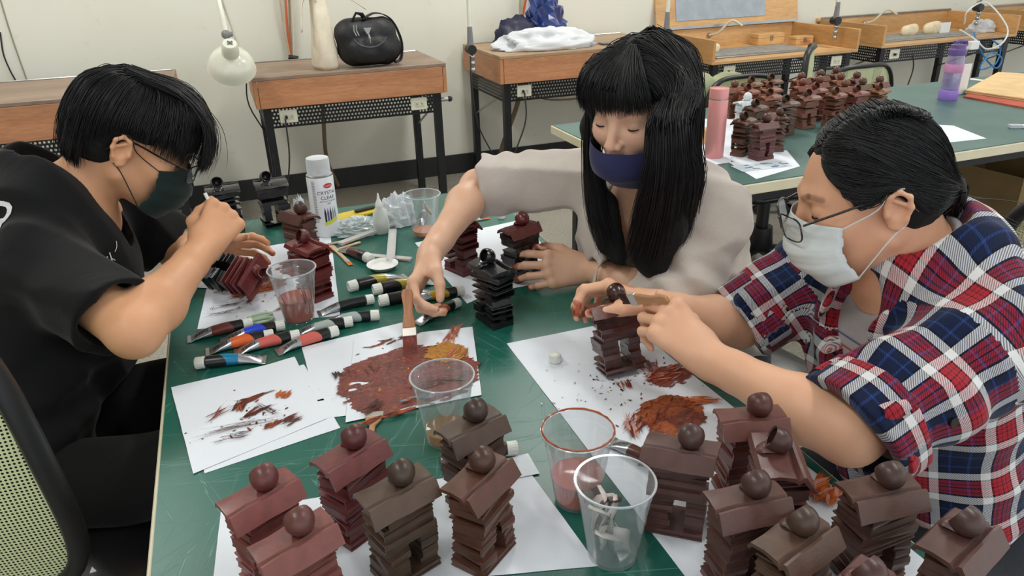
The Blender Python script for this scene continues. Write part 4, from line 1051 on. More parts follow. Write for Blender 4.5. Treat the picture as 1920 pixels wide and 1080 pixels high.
MB().lathe([(0, .001), (.0198, .001), (.0198, .028), (0, .028)], 24).build('liquid', clear_mat('glue', (.92, .93, .86), .5, (214, 216, 200), .1), t, 35)
q = T(718, 503, .75); t = thing('white_dish', 'shallow white round dish', 'dish', (q[0], q[1], .7506))
MB().lathe([(0, 0), (.024, 0), (.034, .010), (.0355, .0105), (.0355, .0112), (.0335, .0108), (.026, .004), (0, .0035)], 36).build('dish_bowl', white_m, t, 40)
def cap_thing(px, label, s_=1.0):
    q = T(*px, .75); t = thing('bottle_cap', label, 'cap', (q[0], q[1], .7508 + (0.0012 if px[0] > 950 else 0)), group='white screw caps')
    m = MB().lathe([(.0095, 0), (.0112, 0), (.0095, .0125), (.008, .0135), (0, .0135)], 26)
    m.build('cap_body', cap_m, t, 40); k = MB()
    for j in range(16):
        a = 2 * pi * j / 16; k.tube([(.0109 * cos(a), .0109 * sin(a), .002), (.0097 * cos(a), .0097 * sin(a), .0115)], .0006, 4)
    k.build('ribs', cap_m, t)['kind'] = 'stuff'; t.scale = (s_,) * 3
cap_thing((1041, 678), 'white screw cap on the large paper'); cap_thing((940, 409), 'white screw cap at the far right corner of the mat', .85)
# scissors with pale green handles
q = T(470, 605, .75); t = thing('scissors', 'scissors with pale green handles behind the blue tube', 'scissors', (q[0], q[1], .7512)); t.rotation_euler = (0, 0, math.atan2(*((T(362, 628) - T(470, 605))[:2][::-1])))
gm = mat('pale_green_plastic', (176, 200, 168), .45)
for s_ in (-1, 1):
    m = MB(); m.tube([(-.020 + .022 * cos(a), s_ * .011 + .0095 * sin(a), .004) for a in [2 * pi * k / 20 for k in range(21)]], .0028, 8, cap=False); m.tube([(0, s_ * .006, .004), (.02, 0, .004)], .003, 8)
    m.build('handle', gm, t, 60)
    MB().prism([(.015, -.005 * s_), (.045, -.004 * s_), (.10, s_ * .001), (.045, .005 * s_), (.015, .006 * s_)][::s_], .002 + .0015 * (s_ + 1), .0032 + .0015 * (s_ + 1)).build('blade', steel, t)
crumple('plastic_bag', 'white crumpled plastic bag behind the squeeze bottle', 'plastic bag', tuple(T(748, 418)[:2]) + (.7505,), (.048, .042, .080), 3, milky_bag, 26, .3)
crumple('plastic_bag', 'clear crinkled film spread between the spray can and the bottle', 'plastic film', tuple(T(672, 432)[:2]) + (.7505,), (.065, .06, .030), 5, clear_film, 34, .32, freq=3.2)
crumple('plastic_bag', 'clear film wrapping left of the spray can', 'plastic film', tuple(T(578, 428)[:2]) + (.7505,), (.028, .03, .05), 8, clear_film, 22, .35, freq=3)
crumple('tissue', 'white tissue behind the black sculptures and spray can', 'tissue', tuple(T(566, 415)[:2]) + (.7505,), (.02, .022, .065), 9, paper_m, 22, .45, freq=2.6)
a_, b_ = T(648, 414), T(722, 396); t = thing('yellow_package', 'yellow and black blister pack at the far table edge', 'package', (a_[0], a_[1], .7506), math.atan2(*((b_ - a_)[:2][::-1])))
MB().box(-.02, .105, 0, .05, 0, .006).build('card', mat('yellow_card', (214, 186, 50), .5), t, bevel=.001)
MB().box(.04, .10, .018, .032, .0065, .014).build('black_grip', dark_pl, t, bevel=.003)
# ------------------------------------------------------------------ things on and around the benches
def AY(px, py, y):                         # point of the vertical plane at depth y (the wall, a bench front) seen at a pixel
    d = ray(px, py); return CP + d * (y / d[1])
def U3(a, b): return np.array(b, float) - np.array(a, float)
def rel(pts, o): return [tuple(np.array(p) - np.array(o)) for p in pts]
canvas = mat('canvas_cream', (222, 212, 190), .85, bump=.2, bscale=300); blk_nylon = mat('black_nylon', (18, 18, 21), .55, bump=.3, bscale=25, bdist=.01)
# tote bag
q = T(612, 128, .851); t = thing('tote_bag', 'cream canvas tote bag standing on the middle bench', 'bag', tuple(q))
vs = []; n = 10
prof = [(0, .062, .040), (.02, .068, .044), (.10, .066, .040), (.22, .056, .026), (.34, .050, .014), (.36, .050, .010)]
for z, hx, hy in prof:
    for k in range(16):
        a = 2 * pi * k / 16; e = .5; x = math.copysign(abs(cos(a)) ** e, cos(a)) * hx; y = math.copysign(abs(sin(a)) ** e, sin(a)) * hy * 2.4
        vs.append((x * .8 + .012 * noise.noise(Vector((z * 9, k * .7, 1))), y * .8 + .008 * noise.noise(Vector((k, z * 11, 2))), z))
fs = [(i * 16 + k, i * 16 + (k + 1) % 16, (i + 1) * 16 + (k + 1) % 16, (i + 1) * 16 + k) for i in range(5) for k in range(16)] + [tuple(range(16))[::-1]]
o = meshobj('bag_body', vs, fs, canvas, t); md = o.modifiers.new('t', 'SOLIDIFY'); md.thickness = .003; o.rotation_euler = (0, 0, .25)
def strap(name, pts, w, m, parent, th=.0015, n=6, updir=(0, 1, 0)):
    P_ = spline(pts, n); vs = []; up = Vector(updir)
    for i, p in enumerate(P_):
        vs += [tuple(p - up * w / 2), tuple(p + up * w / 2)]
    fs = [(2 * i, 2 * i + 1, 2 * i + 3, 2 * i + 2) for i in range(len(P_) - 1)]
    o = meshobj(name, vs, fs, m, parent); md = o.modifiers.new('t', 'SOLIDIFY'); md.thickness = th * 2; md.offset = 0; return o
strap('handle', [(-.01, -.03, .33), (-.035, -.03, .385), (-.085, -.04, .32), (-.105, -.05, .19)], .03, canvas, t, updir=(.3, 1, 0))
strap('handle', [(.03, .0, .34), (.06, .0, .39), (.14, .0, .35), (.24, .0, .28)], .03, canvas, t)
# black bag
q = T(694, 124, .851); t = thing('black_bag', 'black nylon bag with silver clip and long looped strap', 'bag', tuple(q))
Bg = Body(); Bg.ecap((-.07, .02, .09), (.09, .02, .09), (0, 1, 0), (.088, .075), (.088, .08), k=.02); Bg.ecap((-.09, .02, .165), (.08, .02, .165), (0, 1, 0), (.078, .070), (.078, .07), k=.02)
Bg.ecap((-.045, -.045, .085), (.045, -.045, .085), (0, 1, 0), (.062, .035), (.062, .035), k=.008); Bg.cut((0, 0, .002), (0, 0, -1))
V_, F_ = Bg.mesh(.008, (-.2, -.13, -.02), (.22, .14, .30), lambda p: .004 * vnoise(p, 40, 2)); np_mesh('bag_body', V_, F_, blk_nylon, t)
strap('shoulder_strap', [(-.02, .0, .235), (.06, .02, .262), (.14, .03, .225), (.185, .03, .12), (.17, .0, .03), (.13, -.02, .012)], .05, blk_nylon, t, .003)
MB().tube([(-.085 + .17 * k / 12, -.083 - .010 * sin(pi * k / 12), .150 - .045 * sin(pi * k / 12) ** .6) for k in range(13)], .004, 6).build('piping', mat('grey_piping', (70, 72, 78), .5), t, 60)
k = MB().prism([(-.02, 0), (.02, 0), (.006, -.03), (-.006, -.03)], 0, .004).build('silver_clip', steel, t, bevel=.001); k.rotation_euler = (rad(90), 0, 0); k.location = (-.01, -.085, .20)
MB().tube([(-.008, -.09, .17), (-.004, -.093, .15), (-.002, -.092, .125)], [.004, .006, .003], 6).build('clip_hook', steel, t)
for dx in (-.075, -.062): MB().tube([(dx, -.07, .215), (dx - .004, -.085, .19), (dx + .006, -.09, .165)], .003, 6).build('zip_pull', steel, t)
MB().tube([(-.07, -.02, .235), (-.05, -.03, .27), (-.02, -.02, .262), (0, -.01, .23)], .012, 8, flat=.5).build('grab_handle', blk_nylon, t, 60)
# desk lamp clamped to the middle bench
enamel = mat('cream_enamel', (216, 216, 200), .25, var=.03, coat=.4); grey_pl = mat('grey_joint', (120, 122, 122), .4)
q = AY(434, 118, 3.86); t = thing('desk_lamp', 'cream enamel desk lamp with a round shade at the middle bench', 'lamp', tuple(q))
view = unit(CP - q); dn = unit(-view * .35 + V3(-.15, -.2, -.9)) if False else None
ax = unit(V3(.05, -.62, .72))      # back of the shade points up towards the room
M_ = Vector(ax).to_track_quat('Z', 'Y').to_matrix().to_4x4()
m = MB(); m.M = M_; prof = [(.036, .062), (.05, .050), (.085, .030), (.104, .0), (.109, -.030), (.111, -.034), (.107, -.032), (.100, 0), (.082, .027), (.048, .046), (.034, .058)]
m.lathe(prof, 36, close=True); m.build('shade', enamel, t, 50)
m = MB(); m.M = M_; m.lathe([(.038, .055), (.040, .075), (.037, .118), (.030, .128), (0, .129)], 28); m.build('socket', enamel, t, 40)
m = MB(); m.M = M_; m.tube([(-.01, -.008, .131), (.012, .008, .131)], .004, 6); m.tube([(-.008, .01, .131), (.010, -.01, .131)], .004, 6); m.cyl((0, 0, .128), (0, 0, .137), .005, 8); m.build('switch', grey_pl, t)
m = MB(); m.M = M_; m.ball((0, -.001, -.02), .032, 14, 9); m.build('bulb', white_m, t, 60)
j = V3(.0, .10, .12); m = MB(); m.ball(tuple(j), .022, 10, 7); m.cyl(tuple(j + V3(-.02, 0, 0)), tuple(j + V3(.03, 0, 0)), .012, 10); m.build('knuckle_joint', grey_pl, t, 40)
MB().tube([tuple(j), tuple(j + V3(-.005, .06, .17)), tuple(j + V3(.0, .09, .21))], [.014, .012, .01], 10).build('upper_arm', enamel, t, 50)
top = j + V3(0, .09, .21); foot = V3(.115, 4.10, .86) - q
MB().tube([tuple(top), tuple(foot)], .008, 8).build('lower_arm', enamel, t, 50)
MB().box(*[v for a, b in zip(foot - V3(.03, .02, .03), foot + V3(.004, .02, .02)) for v in (a, b)]).build('clamp', black_metal, t, bevel=.003)
MB().tube(spline(rel([V3(.10, 4.1, .84), V3(.09, 4.08, .7), V3(.16, 4.0, .5), V3(.15, 3.97, .2)], q), 5), .004, 6).build('lamp_cord', cable_m, t, 60)
# wall cable bundles
def bundle(label, p, q_, cols, w_=.012):
    p, q_ = np.array(p), np.array(q_); t = thing('cable_bundle', label, 'cable', tuple(q_))
    for i, c in enumerate(cols):
        off = V3((i - (len(cols) - 1) / 2) * w_, 0, 0); pts = spline([tuple(p - q_ + off * .6), tuple((p - q_) * .7 + off * 1.6 + V3(.01 * sin(i), -.01, 0)), tuple((p - q_) * .3 + off * 1.3), tuple(off * .5)], 5)
        MB().tube(pts, .0065, 6).build('cable', mat('cable_%d' % (hash(c) % 9999), c, .5), t, 60)
    MB().tube([(-.02, -.012, .0), (.035, -.014, -.012)], .014, 8).build('clamp', dark_pl, t)
bundle('bundle of brown, orange and cream cables on the wall above the middle bench', AY(529, -60, WY - .03), AY(547, 106, WY - .03), [(190, 176, 150), (200, 96, 60), (150, 120, 90), (206, 200, 184)])
bundle('short cable bundle with an orange wire above the second bench', AY(985, -60, WY - .03), AY(977, 42, WY - .03), [(176, 172, 150), (190, 182, 160), (214, 90, 50)])
# lamp poles
def pole(label, px, py, y, col, top_px, base_z):
    q = AY(px, py, y); t = thing('lamp_pole', label, 'lamp pole', tuple(q)); tp_ = AY(*top_px, y + .02) - q
    MB().tube([(0, 0, -.02), tuple(tp_ * .35), tuple(tp_)], .012, 8).build('pole', enamel, t, 60)
    MB().tube([(0, 0, .09), (0, 0, -.02)], [.014, .02], 8).build('sleeve', grey_pl, t, 40)
    MB().cyl((0, -.03, -.03), (0, .03, -.03), .026, 14).build('joint', dark_pl, t, 40)
    m = MB(); [m.ball((.004, -.01, -.07 - .035 * k), .017, 8, 6) for k in range(3)]; m.build('clamp_screws', steel, t, 50)
    return t, q
pole('pale lamp pole clamped to the second bench left corner', 882, 82, 4.06, None, (873, -120), .85)
pole('pale lamp pole in front of the open bench with grey sheet', 1250, 52, 4.05, None, (1262, -120), .85)
pole('dark clamp and pale rod between the two open benches', 1568, 30, 4.2, None, (1580, -100), .85)
pole('clamp at the upper right corner beside the last bench', 1836, 6, 4.25, None, (1838, -90), .85)
def cord(label, pts, r_=.0045, m=None, cat='cord', name='power_cord'):
    q = np.array(pts[-1]); o = MB().tube(spline(rel(pts, q), 6), r_, 6).build(name, m or cable_m, None, 60); o.location = tuple(q); tag(o, label, cat); return o
cord('thin black cord from the left outlet of the middle bench', [(.25, 3.95, .64), (.24, 3.93, .45), (.20, 3.94, .25), (.16, 3.95, .02)])
cord('black cord hanging from the second bench outlet', [(1.60, 4.03, .64), (1.59, 4.0, .48), (1.50, 4.0, .25), (1.46, 4.02, .02)])
cord('black cord hanging from the second bench lamp pole', [AY(882, 105, 4.03), AY(885, 160, 4.0), AY(897, 235, 4.0), AY(930, 300, 4.1)], .004)
cord('grey cable drooping under the second bench', [(1.62, 4.10, .70), (1.75, 4.1, .58), (2.1, 4.12, .56), (2.5, 4.12, .60)], .006, conduit_m, 'cable')
cord('brown conduit behind the middle bench', [(.52, 4.5, .72), (.50, 4.5, .5), (.50, 4.6, .25), (.56, 4.7, .04)], .013, conduit_m, 'conduit', 'conduit_pipe')
cord('brown conduit behind the second bench', [(1.78, 4.5, .72), (1.74, 4.5, .5), (1.66, 4.6, .2), (1.66, 4.7, .03)], .015, conduit_m, 'conduit', 'conduit_pipe')
cord('brown conduit behind the left bench', [(-.75, 4.3, .66), (-.78, 4.3, .45), (-.86, 4.3, .25), (-.9, 4.4, .03)], .014, conduit_m, 'conduit', 'conduit_pipe')
cord('grey wire running down the wall at the far left', [AY(0, 60, WY - .01), AY(6, 100, WY - .01), AY(18, 130, WY - .01), AY(30, 152, WY - .01)], .004)
cord('black cord from the plug of the fourth bench', [AY(1712, 102, 4.13), AY(1712, 130, 4.12), AY(1700, 165, 4.12), AY(1695, 180, 4.15)], .005)
# on the second bench: bags, phone
q = T(1020, 96, .851); crumple('plastic_bag', 'large milky plastic bag spread on the second bench', 'plastic bag', tuple(T(1022, 88, .85)[:2]) + (.851,), (.34, .20, .11), 13, milky_bag, 40, .22, freq=2.2, flat=False)
navy_net = mat('navy_dotted_bag', (34, 36, 62), .5, var=.5, scale=160); blue_bag = mat('blue_glossy_bag', (28, 52, 116), .2, coat=.6, var=.3, scale=8)
q = T(970, 84, .851); crumple('navy_pouch', 'dark navy pouch with fine dots lying on the plastic bag', 'pouch', (q[0], q[1] + .02, .87), (.15, .10, .15), 21, navy_net, 26, .2, flat=False)
q = T(1022, 78, .851); crumple('blue_bag', 'glossy blue crumpled bag on top of the plastic bag', 'bag', (q[0], q[1], .90), (.14, .11, .24), 34, blue_bag, 22, .5, freq=1.8)
q = T(1072, 60, .851); t = thing('orange_bottle', 'orange-brown bottle end sticking out of the plastic bag', 'bottle', (q[0] - .02, q[1], .932)); MB().tube([(-.08, 0, -.05), (0, 0, 0), (.035, 0, .02), (.04, 0, .024)], [.032, .034, .026, .012], 14).build('bottle_body', mat('orange_brown', (176, 96, 56), .35), t, 50)
q = T(1142, 82, .853); t = thing('phone', 'flat grey phone charging on the second bench', 'phone', tuple(q)); MB().box(-.06, .07, -.035, .035, 0, .009).build('phone_body', mat('phone_grey', (90, 92, 92), .3), t, bevel=.003, seg=2)
MB().tube(spline([(0, -.035, .005), (.005, -.08, -.01), (.01, -.10, -.08), (.03, -.105, -.17)], 5), .004, 6).build('white_cable', white_m, t, 60)
# inside the open benches
box_w = wood('pine_box', (206, 158, 100), (226, 182, 124), 0)
def small_box(label, px, z, sx, sy, h_, word=False, name='wooden_box'):
    q = T(*px, z); t = thing(name, label, 'box', tuple(q))
    MB().box(-sx, sx, -sy, sy, 0, h_ * .62).build('box_base', box_w, t, bevel=.002)
    MB().box(-sx, sx, -sy, sy, h_ * .64, h_).build('box_lid', box_w, t, bevel=.002)
    MB().box(-.012, .012, -sy - .006, -sy - .0005, h_ * .4, h_ * .85).build('latch', steel, t, bevel=.001)
    return t
small_box('pine box with a metal latch inside the open bench', (1437, 82), .711, .115, .05, .075)
t = small_box('smaller pine box with red lettering beside the latched one', (1500, 82), .711, .075, .045, .055)
vs, fs = text_mesh('CARVING', .022); o = meshobj('lettering', vs, fs, mat('letter_red', (180, 60, 50), .5), t, False); o.location = (0, -.0525, .012)
bone = mat('bone_cream', (226, 208, 174), .5, var=.15, scale=20, bump=.3, bscale=30)
for px, z, s_, lab in [((1338, 100), .711, (.03, .03, .065), 'small cream bone piece at the left front of the open bench'), ((1703, 68), .711, (.075, .05, .09), 'hollow cream bone piece on the fourth bench'), ((1745, 65), .711, (.075, .055, .10), 'taller cream bone piece on the fourth bench')]:
    q = T(*px, z); t = thing('bone_piece', lab, 'bone', tuple(q), group='bone pieces on the open benches'); b_ = Body()
    b_.ecap((-s_[0] * .5, 0, s_[2] * .45), (s_[0] * .5, 0, s_[2] * .5), (0, 1, 0), (s_[2] * .45, s_[1] * .6), (s_[2] * .5, s_[1] * .6), k=.01); b_.cap((-s_[0], -.05, s_[2] * .5), (s_[0] * .1, -.05, s_[2] * .5), s_[2] * .17, s_[2] * .1, k=.01, neg=True); b_.cut((0, 0, .001), (0, 0, -1))
    V_, F_ = b_.mesh(.006, (-.14, -.1, -.02), (.14, .1, .14), lambda p: .002 * vnoise(p, 80, 2)); np_mesh('bone', V_, F_, bone, t)
q = T(1770, 64, .711); t = thing('white_card', 'small white card standing beside the bone pieces', 'card', tuple(q)); MB().box(-.05, .05, 0, .004, 0, .085).build('card', white_m, t)
crumple('plastic_bag', 'white plastic bag at the right end of the fourth bench', 'plastic bag', tuple(T(1838, 60, .711)), (.14, .08, .09), 17, milky_bag, 30, .25, flat=False)
cord('white tubing coiled over the end of the fourth bench', [AY(1808, 45, 4.3), AY(1815, 20, 4.25), AY(1850, 5, 4.2), AY(1888, 50, 4.05), AY(1880, 80, 4.02), AY(1850, 92, 4.03), AY(1830, 75, 4.06), AY(1800, 56, 4.1)], .006, white_m, 'tube', 'white_tubing')
cord('blue cable hanging in a loop from the fourth bench', [AY(1826, 60, 4.08), AY(1834, 85, 4.05), AY(1848, 110, 4.04), AY(1868, 128, 4.03), AY(1878, 110, 4.03), AY(1860, 98, 4.03), AY(1846, 112, 4.03), AY(1838, 130, 4.03), AY(1866, 120, 4.03), AY(1876, 90, 4.03), AY(1862, 76, 4.04)], .006, mat('cable_blue', (60, 130, 190), .4), 'cable', 'blue_cable')
q = AY(1818, 84, 4.07); t = thing('white_adapter', 'white power adapter plugged in at the fourth bench', 'adapter', tuple(q)); MB().box(-.04, .04, -.05, 0, -.03, .03).build('adapter_body', white_m, t, bevel=.006, seg=2)

# ------------------------------------------------------------------ on the far table
pinkm = mat('pink_steel', (222, 150, 148), .35, .2, var=.03)
q = T(1338, 294, .75); t = thing('pink_flask', 'tall pink insulated bottle with steel band at the corner of the far table', 'bottle', (q[0], q[1], .7505))
MB().lathe([(0, 0), (.029, 0), (.031, .003), (.031, .185), (.0295, .189), (0, .189)], 36).build('bottle_body', pinkm, t, 35)
MB().lathe([(.0285, .1892), (.0285, .193), (0, .193)], 32).build('band', steel, t, 35)
MB().lathe([(0, .1932), (.0305, .1932), (.0305, .222), (.0295, .2245), (.0255, .2248), (.0245, .2225), (0, .2225)], 32).build('lid', pinkm, t, 35)
q = T(1314, 268, .75); t = thing('wood_block', 'small wooden block behind the pink bottle', 'block', (q[0], q[1], .7505)); MB().box(-.03, .03, -.02, .02, 0, .05).build('block', box_w, t, bevel=.002)
q = T(1776, 186, .75); t = thing('shaker_bottle', 'clear purple shaker bottle with a flip lid on the far table', 'bottle', (q[0], q[1], .7505))
pur = mat('purple_plastic', (150, 118, 206), .35, var=.04); pur_d = mat('purple_lid', (108, 86, 146), .35, var=.05); pur_c = clear_mat('purple_clear', (.86, .82, .93), .12, (210, 200, 228), .05)
MB().lathe([(0, 0), (.037, 0), (.0385, .004), (.0385, .038), (.036, .042), (0, .042)], 32).build('base_cup', pur, t, 35)
MB().lathe([(.036, .043), (.036, .155), (.032, .185), (.031, .1852), (.031, .182), (.0345, .152), (.0345, .043)], 32, close=True).build('clear_body', pur_c, t, 35)
MB().lathe([(0, .044), (.034, .044), (.034, .088), (0, .088)], 28).build('water', clear_mat('pale_water', (.9, .92, .97), .15, (214, 218, 234), .05), t, 35)
MB().lathe([(.0365, .115), (.0372, .117), (.0372, .148), (.0365, .15)], 32).build('grip_band', mat('pink_band', (206, 140, 184), .5), t, 35)
MB().lathe([(0, .186), (.034, .186), (.035, .190), (.035, .208), (.030, .214), (.030, .228), (0, .23)], 32).build('lid', pur_d, t, 35)
MB().tube([(.03, 0, .21), (.045, 0, .225), (.04, 0, .24), (0, 0, .243), (-.028, 0, .238)], .007, 8).build('flip_handle', pur_d, t, 60)
q = T(1800, 180, .75); t = thing('white_card', 'white card leaning behind the shaker bottle', 'card', (q[0] + .02, q[1] + .03, .7505)); o = MB().box(-.05, .05, 0, .003, 0, .13).build('card', white_m, t)
kraft = mat('kraft_card', (214, 182, 132), .8); kraft_r = mat('red_brown_card', (178, 84, 60), .8)
def slab(name, label, cat, corners, z, th, m, parts=1):
    c = [T(*p, .75)[:2] for p in corners]; o = np.mean(c, 0); t = thing(name, label, cat, (o[0], o[1], z))
    for k in range(parts): MB().prism([tuple(p - o + V3(.004 * k, .003 * k, 0)[:2]) for p in c][::-1] if np.cross(c[1] - c[0], c[2] - c[1]) < 0 else [tuple(p - o) for p in c], k * (th + .0015), k * (th + .0015) + th).build('sheet', m, t)
    return t
slab('cardboard', 'red-brown cardboard sheet under the kraft one at the far right', 'cardboard', [(1806, 183), (1925, 205), (1990, 160), (1870, 150)], .7505, .006, kraft_r)
slab('cardboard', 'kraft cardboard folded on the far table at the right', 'cardboard', [(1808, 177), (1925, 194), (1990, 150), (1870, 142)], .7575, .005, kraft, 2)
slab('white_strip', 'thin white strip on the far table behind the cardboard', 'strip', [(1818, 150), (1925, 163), (1927, 161), (1820, 148)], .7505, .003, white_m)
q = T(1908, 240, .75); t = thing('eraser', 'white eraser with grey sleeve at the right end of the far table', 'eraser', (q[0], q[1], .7505), -.5); MB().box(-.03, .012, -.011, .011, 0, .012).build('sleeve', mat('eraser_sleeve', (190, 194, 200), .5), t, bevel=.001); MB().box(.0125, .03, -.0105, .0105, .0003, .0115).build('rubber', white_m, t, bevel=.002)
paper('printed sheet with a drawing under the nearest far sculptures', [(1352, 296), (1475, 282), (1500, 312), (1418, 336)], ZP, 31, .0003)
paper('white sheet under the pink bottle on the far table', [(1300, 226), (1378, 216), (1398, 300), (1322, 312)], ZP, 32, .0003)
paper('white sheet on the far table right of the dark-haired head', [(1730, 232), (1788, 236), (1850, 260), (1735, 272)], ZP, 33, .0003)
# the drawing on the printed sheet
dr = MB(); r = random.Random(3); c0_ = XY(1428, 312)
e1 = XY(1470, 303) - XY(1390, 312); e1 /= np.linalg.norm(e1); e2 = np.array([-e1[1], e1[0]])
def drq(u0, u1, v0, v1, mi, z):
    dr.mi = mi; dr.add([(*(c0_ + e1 * u + e2 * v), z) for u, v in ((u0, v0), (u1, v0), (u1, v1), (u0, v1))], [(0, 1, 2, 3)])
drq(-.09, .09, -.035, .035, 0, ZP + .0011)
for k in range(16):
    u = r.uniform(-.08, .07); v = r.uniform(-.03, .02); drq(u, u + r.uniform(.004, .03), v, v + r.uniform(.002, .012), r.choice([1, 1, 2, 3]), ZP + .0012 + .00002 * k)
o = dr.build('printed_drawing', [mat('print_pale_blue', (200, 210, 218), .6), mat('print_dark', (60, 66, 74), .6), mat('print_blue_spot', (90, 130, 180), .6), mat('print_grey', (140, 146, 150), .6)]); tag(o, 'printed drawing in grey and blue on the sheet under the sculptures', 'print')

# ------------------------------------------------------------------ chairs, cloth, box
def mesh_mat(name, rgb):
    t = NT(name); out = t.n['Material Output']; v = t.node('ShaderNodeAttribute', attribute_name='cloth').outputs['Vector']
    vv = t.mapping(v, (190, 190, 1)); s_ = t.node('ShaderNodeSeparateXYZ'); t.link(vv, s_.inputs[0])
    fx = t.math('ABSOLUTE', t.math('SUBTRACT', t.math('FRACT', s_.outputs['X']), .5)); fy = t.math('ABSOLUTE', t.math('SUBTRACT', t.math('FRACT', s_.outputs['Y']), .5))
    hole = t.math('LESS_THAN', t.math('ADD', t.math('MULTIPLY', fx, fx), t.math('MULTIPLY', fy, fy)), .088)
    tr = t.node('ShaderNodeBsdfTransparent'); mx = t.node('ShaderNodeMixShader'); t.set(Base_Color=lin(rgb), Roughness=.6); t.link(hole, mx.inputs[0]); t.link(t.b.outputs[0], mx.inputs[1]); t.link(tr.outputs[0], mx.inputs[2]); t.link(mx.outputs[0], out.inputs[0]); return t.m
mesh_green = mesh_mat('green_mesh_fabric', (206, 214, 166)); leather = mat('black_leather', (22, 22, 25), .32, var=.2, bump=.15, bscale=60, coat=.2)
def office_chair(label, x, y, rz, arms=True, sc_=1.0, back=True):
    """faces local +y; origin on the floor"""
    t = thing('office_chair', label, 'chair', (x, y, 0), rz, 'mesh-backed swivel chairs')
    b_ = Body(); b_.ecap((-.09, 0, .465), (.09, 0, .465), (0, 0, 1), (.16, .035), (.16, .035), k=.02); b_.ecap((-.12, .07, .47), (.12, .07, .47), (0, 0, 1), (.12, .036), (.12, .036), k=.03); b_.ecap((-.12, -.08, .47), (.12, -.08, .47), (0, 0, 1), (.12, .036), (.12, .036), k=.03)
    V_, F_ = b_.mesh(.012, (-.3, -.25, .4), (.3, .25, .54)); np_mesh('seat', V_, F_, leather, t)
    MB().cyl((0, 0, .10), (0, 0, .425), .028, 14).build('gas_column', dark_pl, t, 40)
    MB().lathe([(.055, .11), (.06, .12), (.05, .24), (0, .24)], 20).build('column_cover', dark_pl, t, 40)
    for k in range(5):
        a = 2 * pi * k / 5 + .3; L = .29
        lg = MB().tube([(0, 0, .115), (L * .5 * cos(a), L * .5 * sin(a), .10), (L * cos(a), L * sin(a), .075)], [.032, .026, .02], 8, flat=.7).build('base_leg', dark_pl, t, 50)
        for s_ in (-1, 1):
            o = Vector((L * cos(a) - s_ * .014 * sin(a), L * sin(a) + s_ * .014 * cos(a), .028)); d = Vector((-sin(a), cos(a), 0)) * .008
            MB().cyl(tuple(o - d), tuple(o + d), .027, 14).build('caster_wheel', dark_pl, lg, 40)
    t.scale = (1, 1, sc_)
    if not back: return t
    def bp(u, v):     # u -1..1 across, v 0..1 up
        w_ = .215 * (1 - .12 * (2 * v - 1) ** 2) * (1 - .10 * v); return (u * w_, -.235 - .055 * v + .05 * (v - .4) ** 2 * 2 + .035 * u * u, .56 + .44 * v)
    per = [(-1 + 2 * k / 8, 0) for k in range(8)] + [(1, k / 8) for k in range(8)] + [(1 - 2 * k / 8, 1) for k in range(8)] + [(-1, 1 - k / 8) for k in range(8)]
    pts = []
    for u, v in per:
        e = .80; cu_, cv_ = u, 2 * v - 1; l = max(1e-6, (abs(cu_) ** 5 + abs(cv_) ** 5) ** (1 / 5)); pts.append(bp(cu_ / l, (cv_ / l + 1) / 2))
    P_ = spline(pts + pts[:1], 3); MB().tube(P_, .017, 8, cap=False, flat=.75).build('back_frame', dark_pl, t, 60)
    vs = []; uv = []; n_ = 16
    for i in range(n_ + 1):
        for j in range(n_ + 1):
            cu_, cv_ = 2 * i / n_ - 1, 2 * j / n_ - 1; l = max(abs(cu_), abs(cv_), 1e-6) / max(1e-6, (abs(cu_) ** 5 + abs(cv_) ** 5) ** .2) if (cu_ or cv_) else 1; l = min(1, l)
            p = bp(cu_ * l, (cv_ * l + 1) / 2); vs.append(p); uv.append((p[0], p[2]))
    F_ = np.array([(i * (n_ + 1) + j, (i + 1) * (n_ + 1) + j, (i + 1) * (n_ + 1) + j + 1, i * (n_ + 1) + j + 1) for i in range(n_) for j in range(n_)])
    np_mesh('mesh_back', np.array(vs), F_, mesh_green, t, uv=np.array(uv))
    MB().tube(spline([(0, -.02, .42), (0, -.20, .43), (0, -.275, .50), (0, -.265, .62)], 5), [.03] * 16, 8, flat=.5).build('back_bracket', dark_pl, t, 50)
    if arms:
        for s_ in (-1, 1):
            MB().tube(spline([(s_ * .22, .05, .45), (s_ * .27, .06, .50), (s_ * .275, .04, .64), (s_ * .27, .0, .665)], 5), .016, 8, flat=.6).build('arm_bracket', dark_pl, t, 50)
            MB().tube([(s_ * .27, -.11, .672), (s_ * .272, .0, .68), (s_ * .268, .12, .672)], [.024, .03, .024], 8, flat=.45).build('armrest', dark_pl, t, 50)
    return t
office_chair('mesh-backed swivel chair of the person in black, lower left', -.415, 1.19, rad(-19), False, 1.06)
office_chair('mesh-backed chair behind the person in plaid at the right edge', 1.035, .665, rad(90), False)
office_chair('mesh-backed swivel chair under the person in beige', .97, 1.28, rad(100), False, 1.0, False)
office_chair('swivel chair pushed under the far table carrying the green jacket', 2.2, 2.60, rad(180), False, .84)
office_chair('mesh-backed chair behind the far sculptures with its frame showing', 2.95, 3.12, rad(0), False, .83)
office_chair('black-armed chair beside the open bench behind the far table', 2.79, 3.45, rad(46), True, .88)
q = (1.98, 2.98, .5)
t = Body(); t.ecap((1.84, 2.92, .72), (2.24, 2.95, .72), (0, 1, 0), (.10, .06), (.12, .07), k=.05); t.cap((1.75, 2.9, .6), (1.9, 2.92, .78), .06, .05, k=.05); t.cap((2.0, 2.93, .78), (2.15, 2.95, .74), .07, .05, k=.05)
V_, F_ = t.mesh(.012, (1.6, 2.7, .4), (2.4, 3.1, .95), lambda p: .02 * (1 - 2.2 * np.abs(vnoise(p * V3(1, 1, .4), 16, 3))))
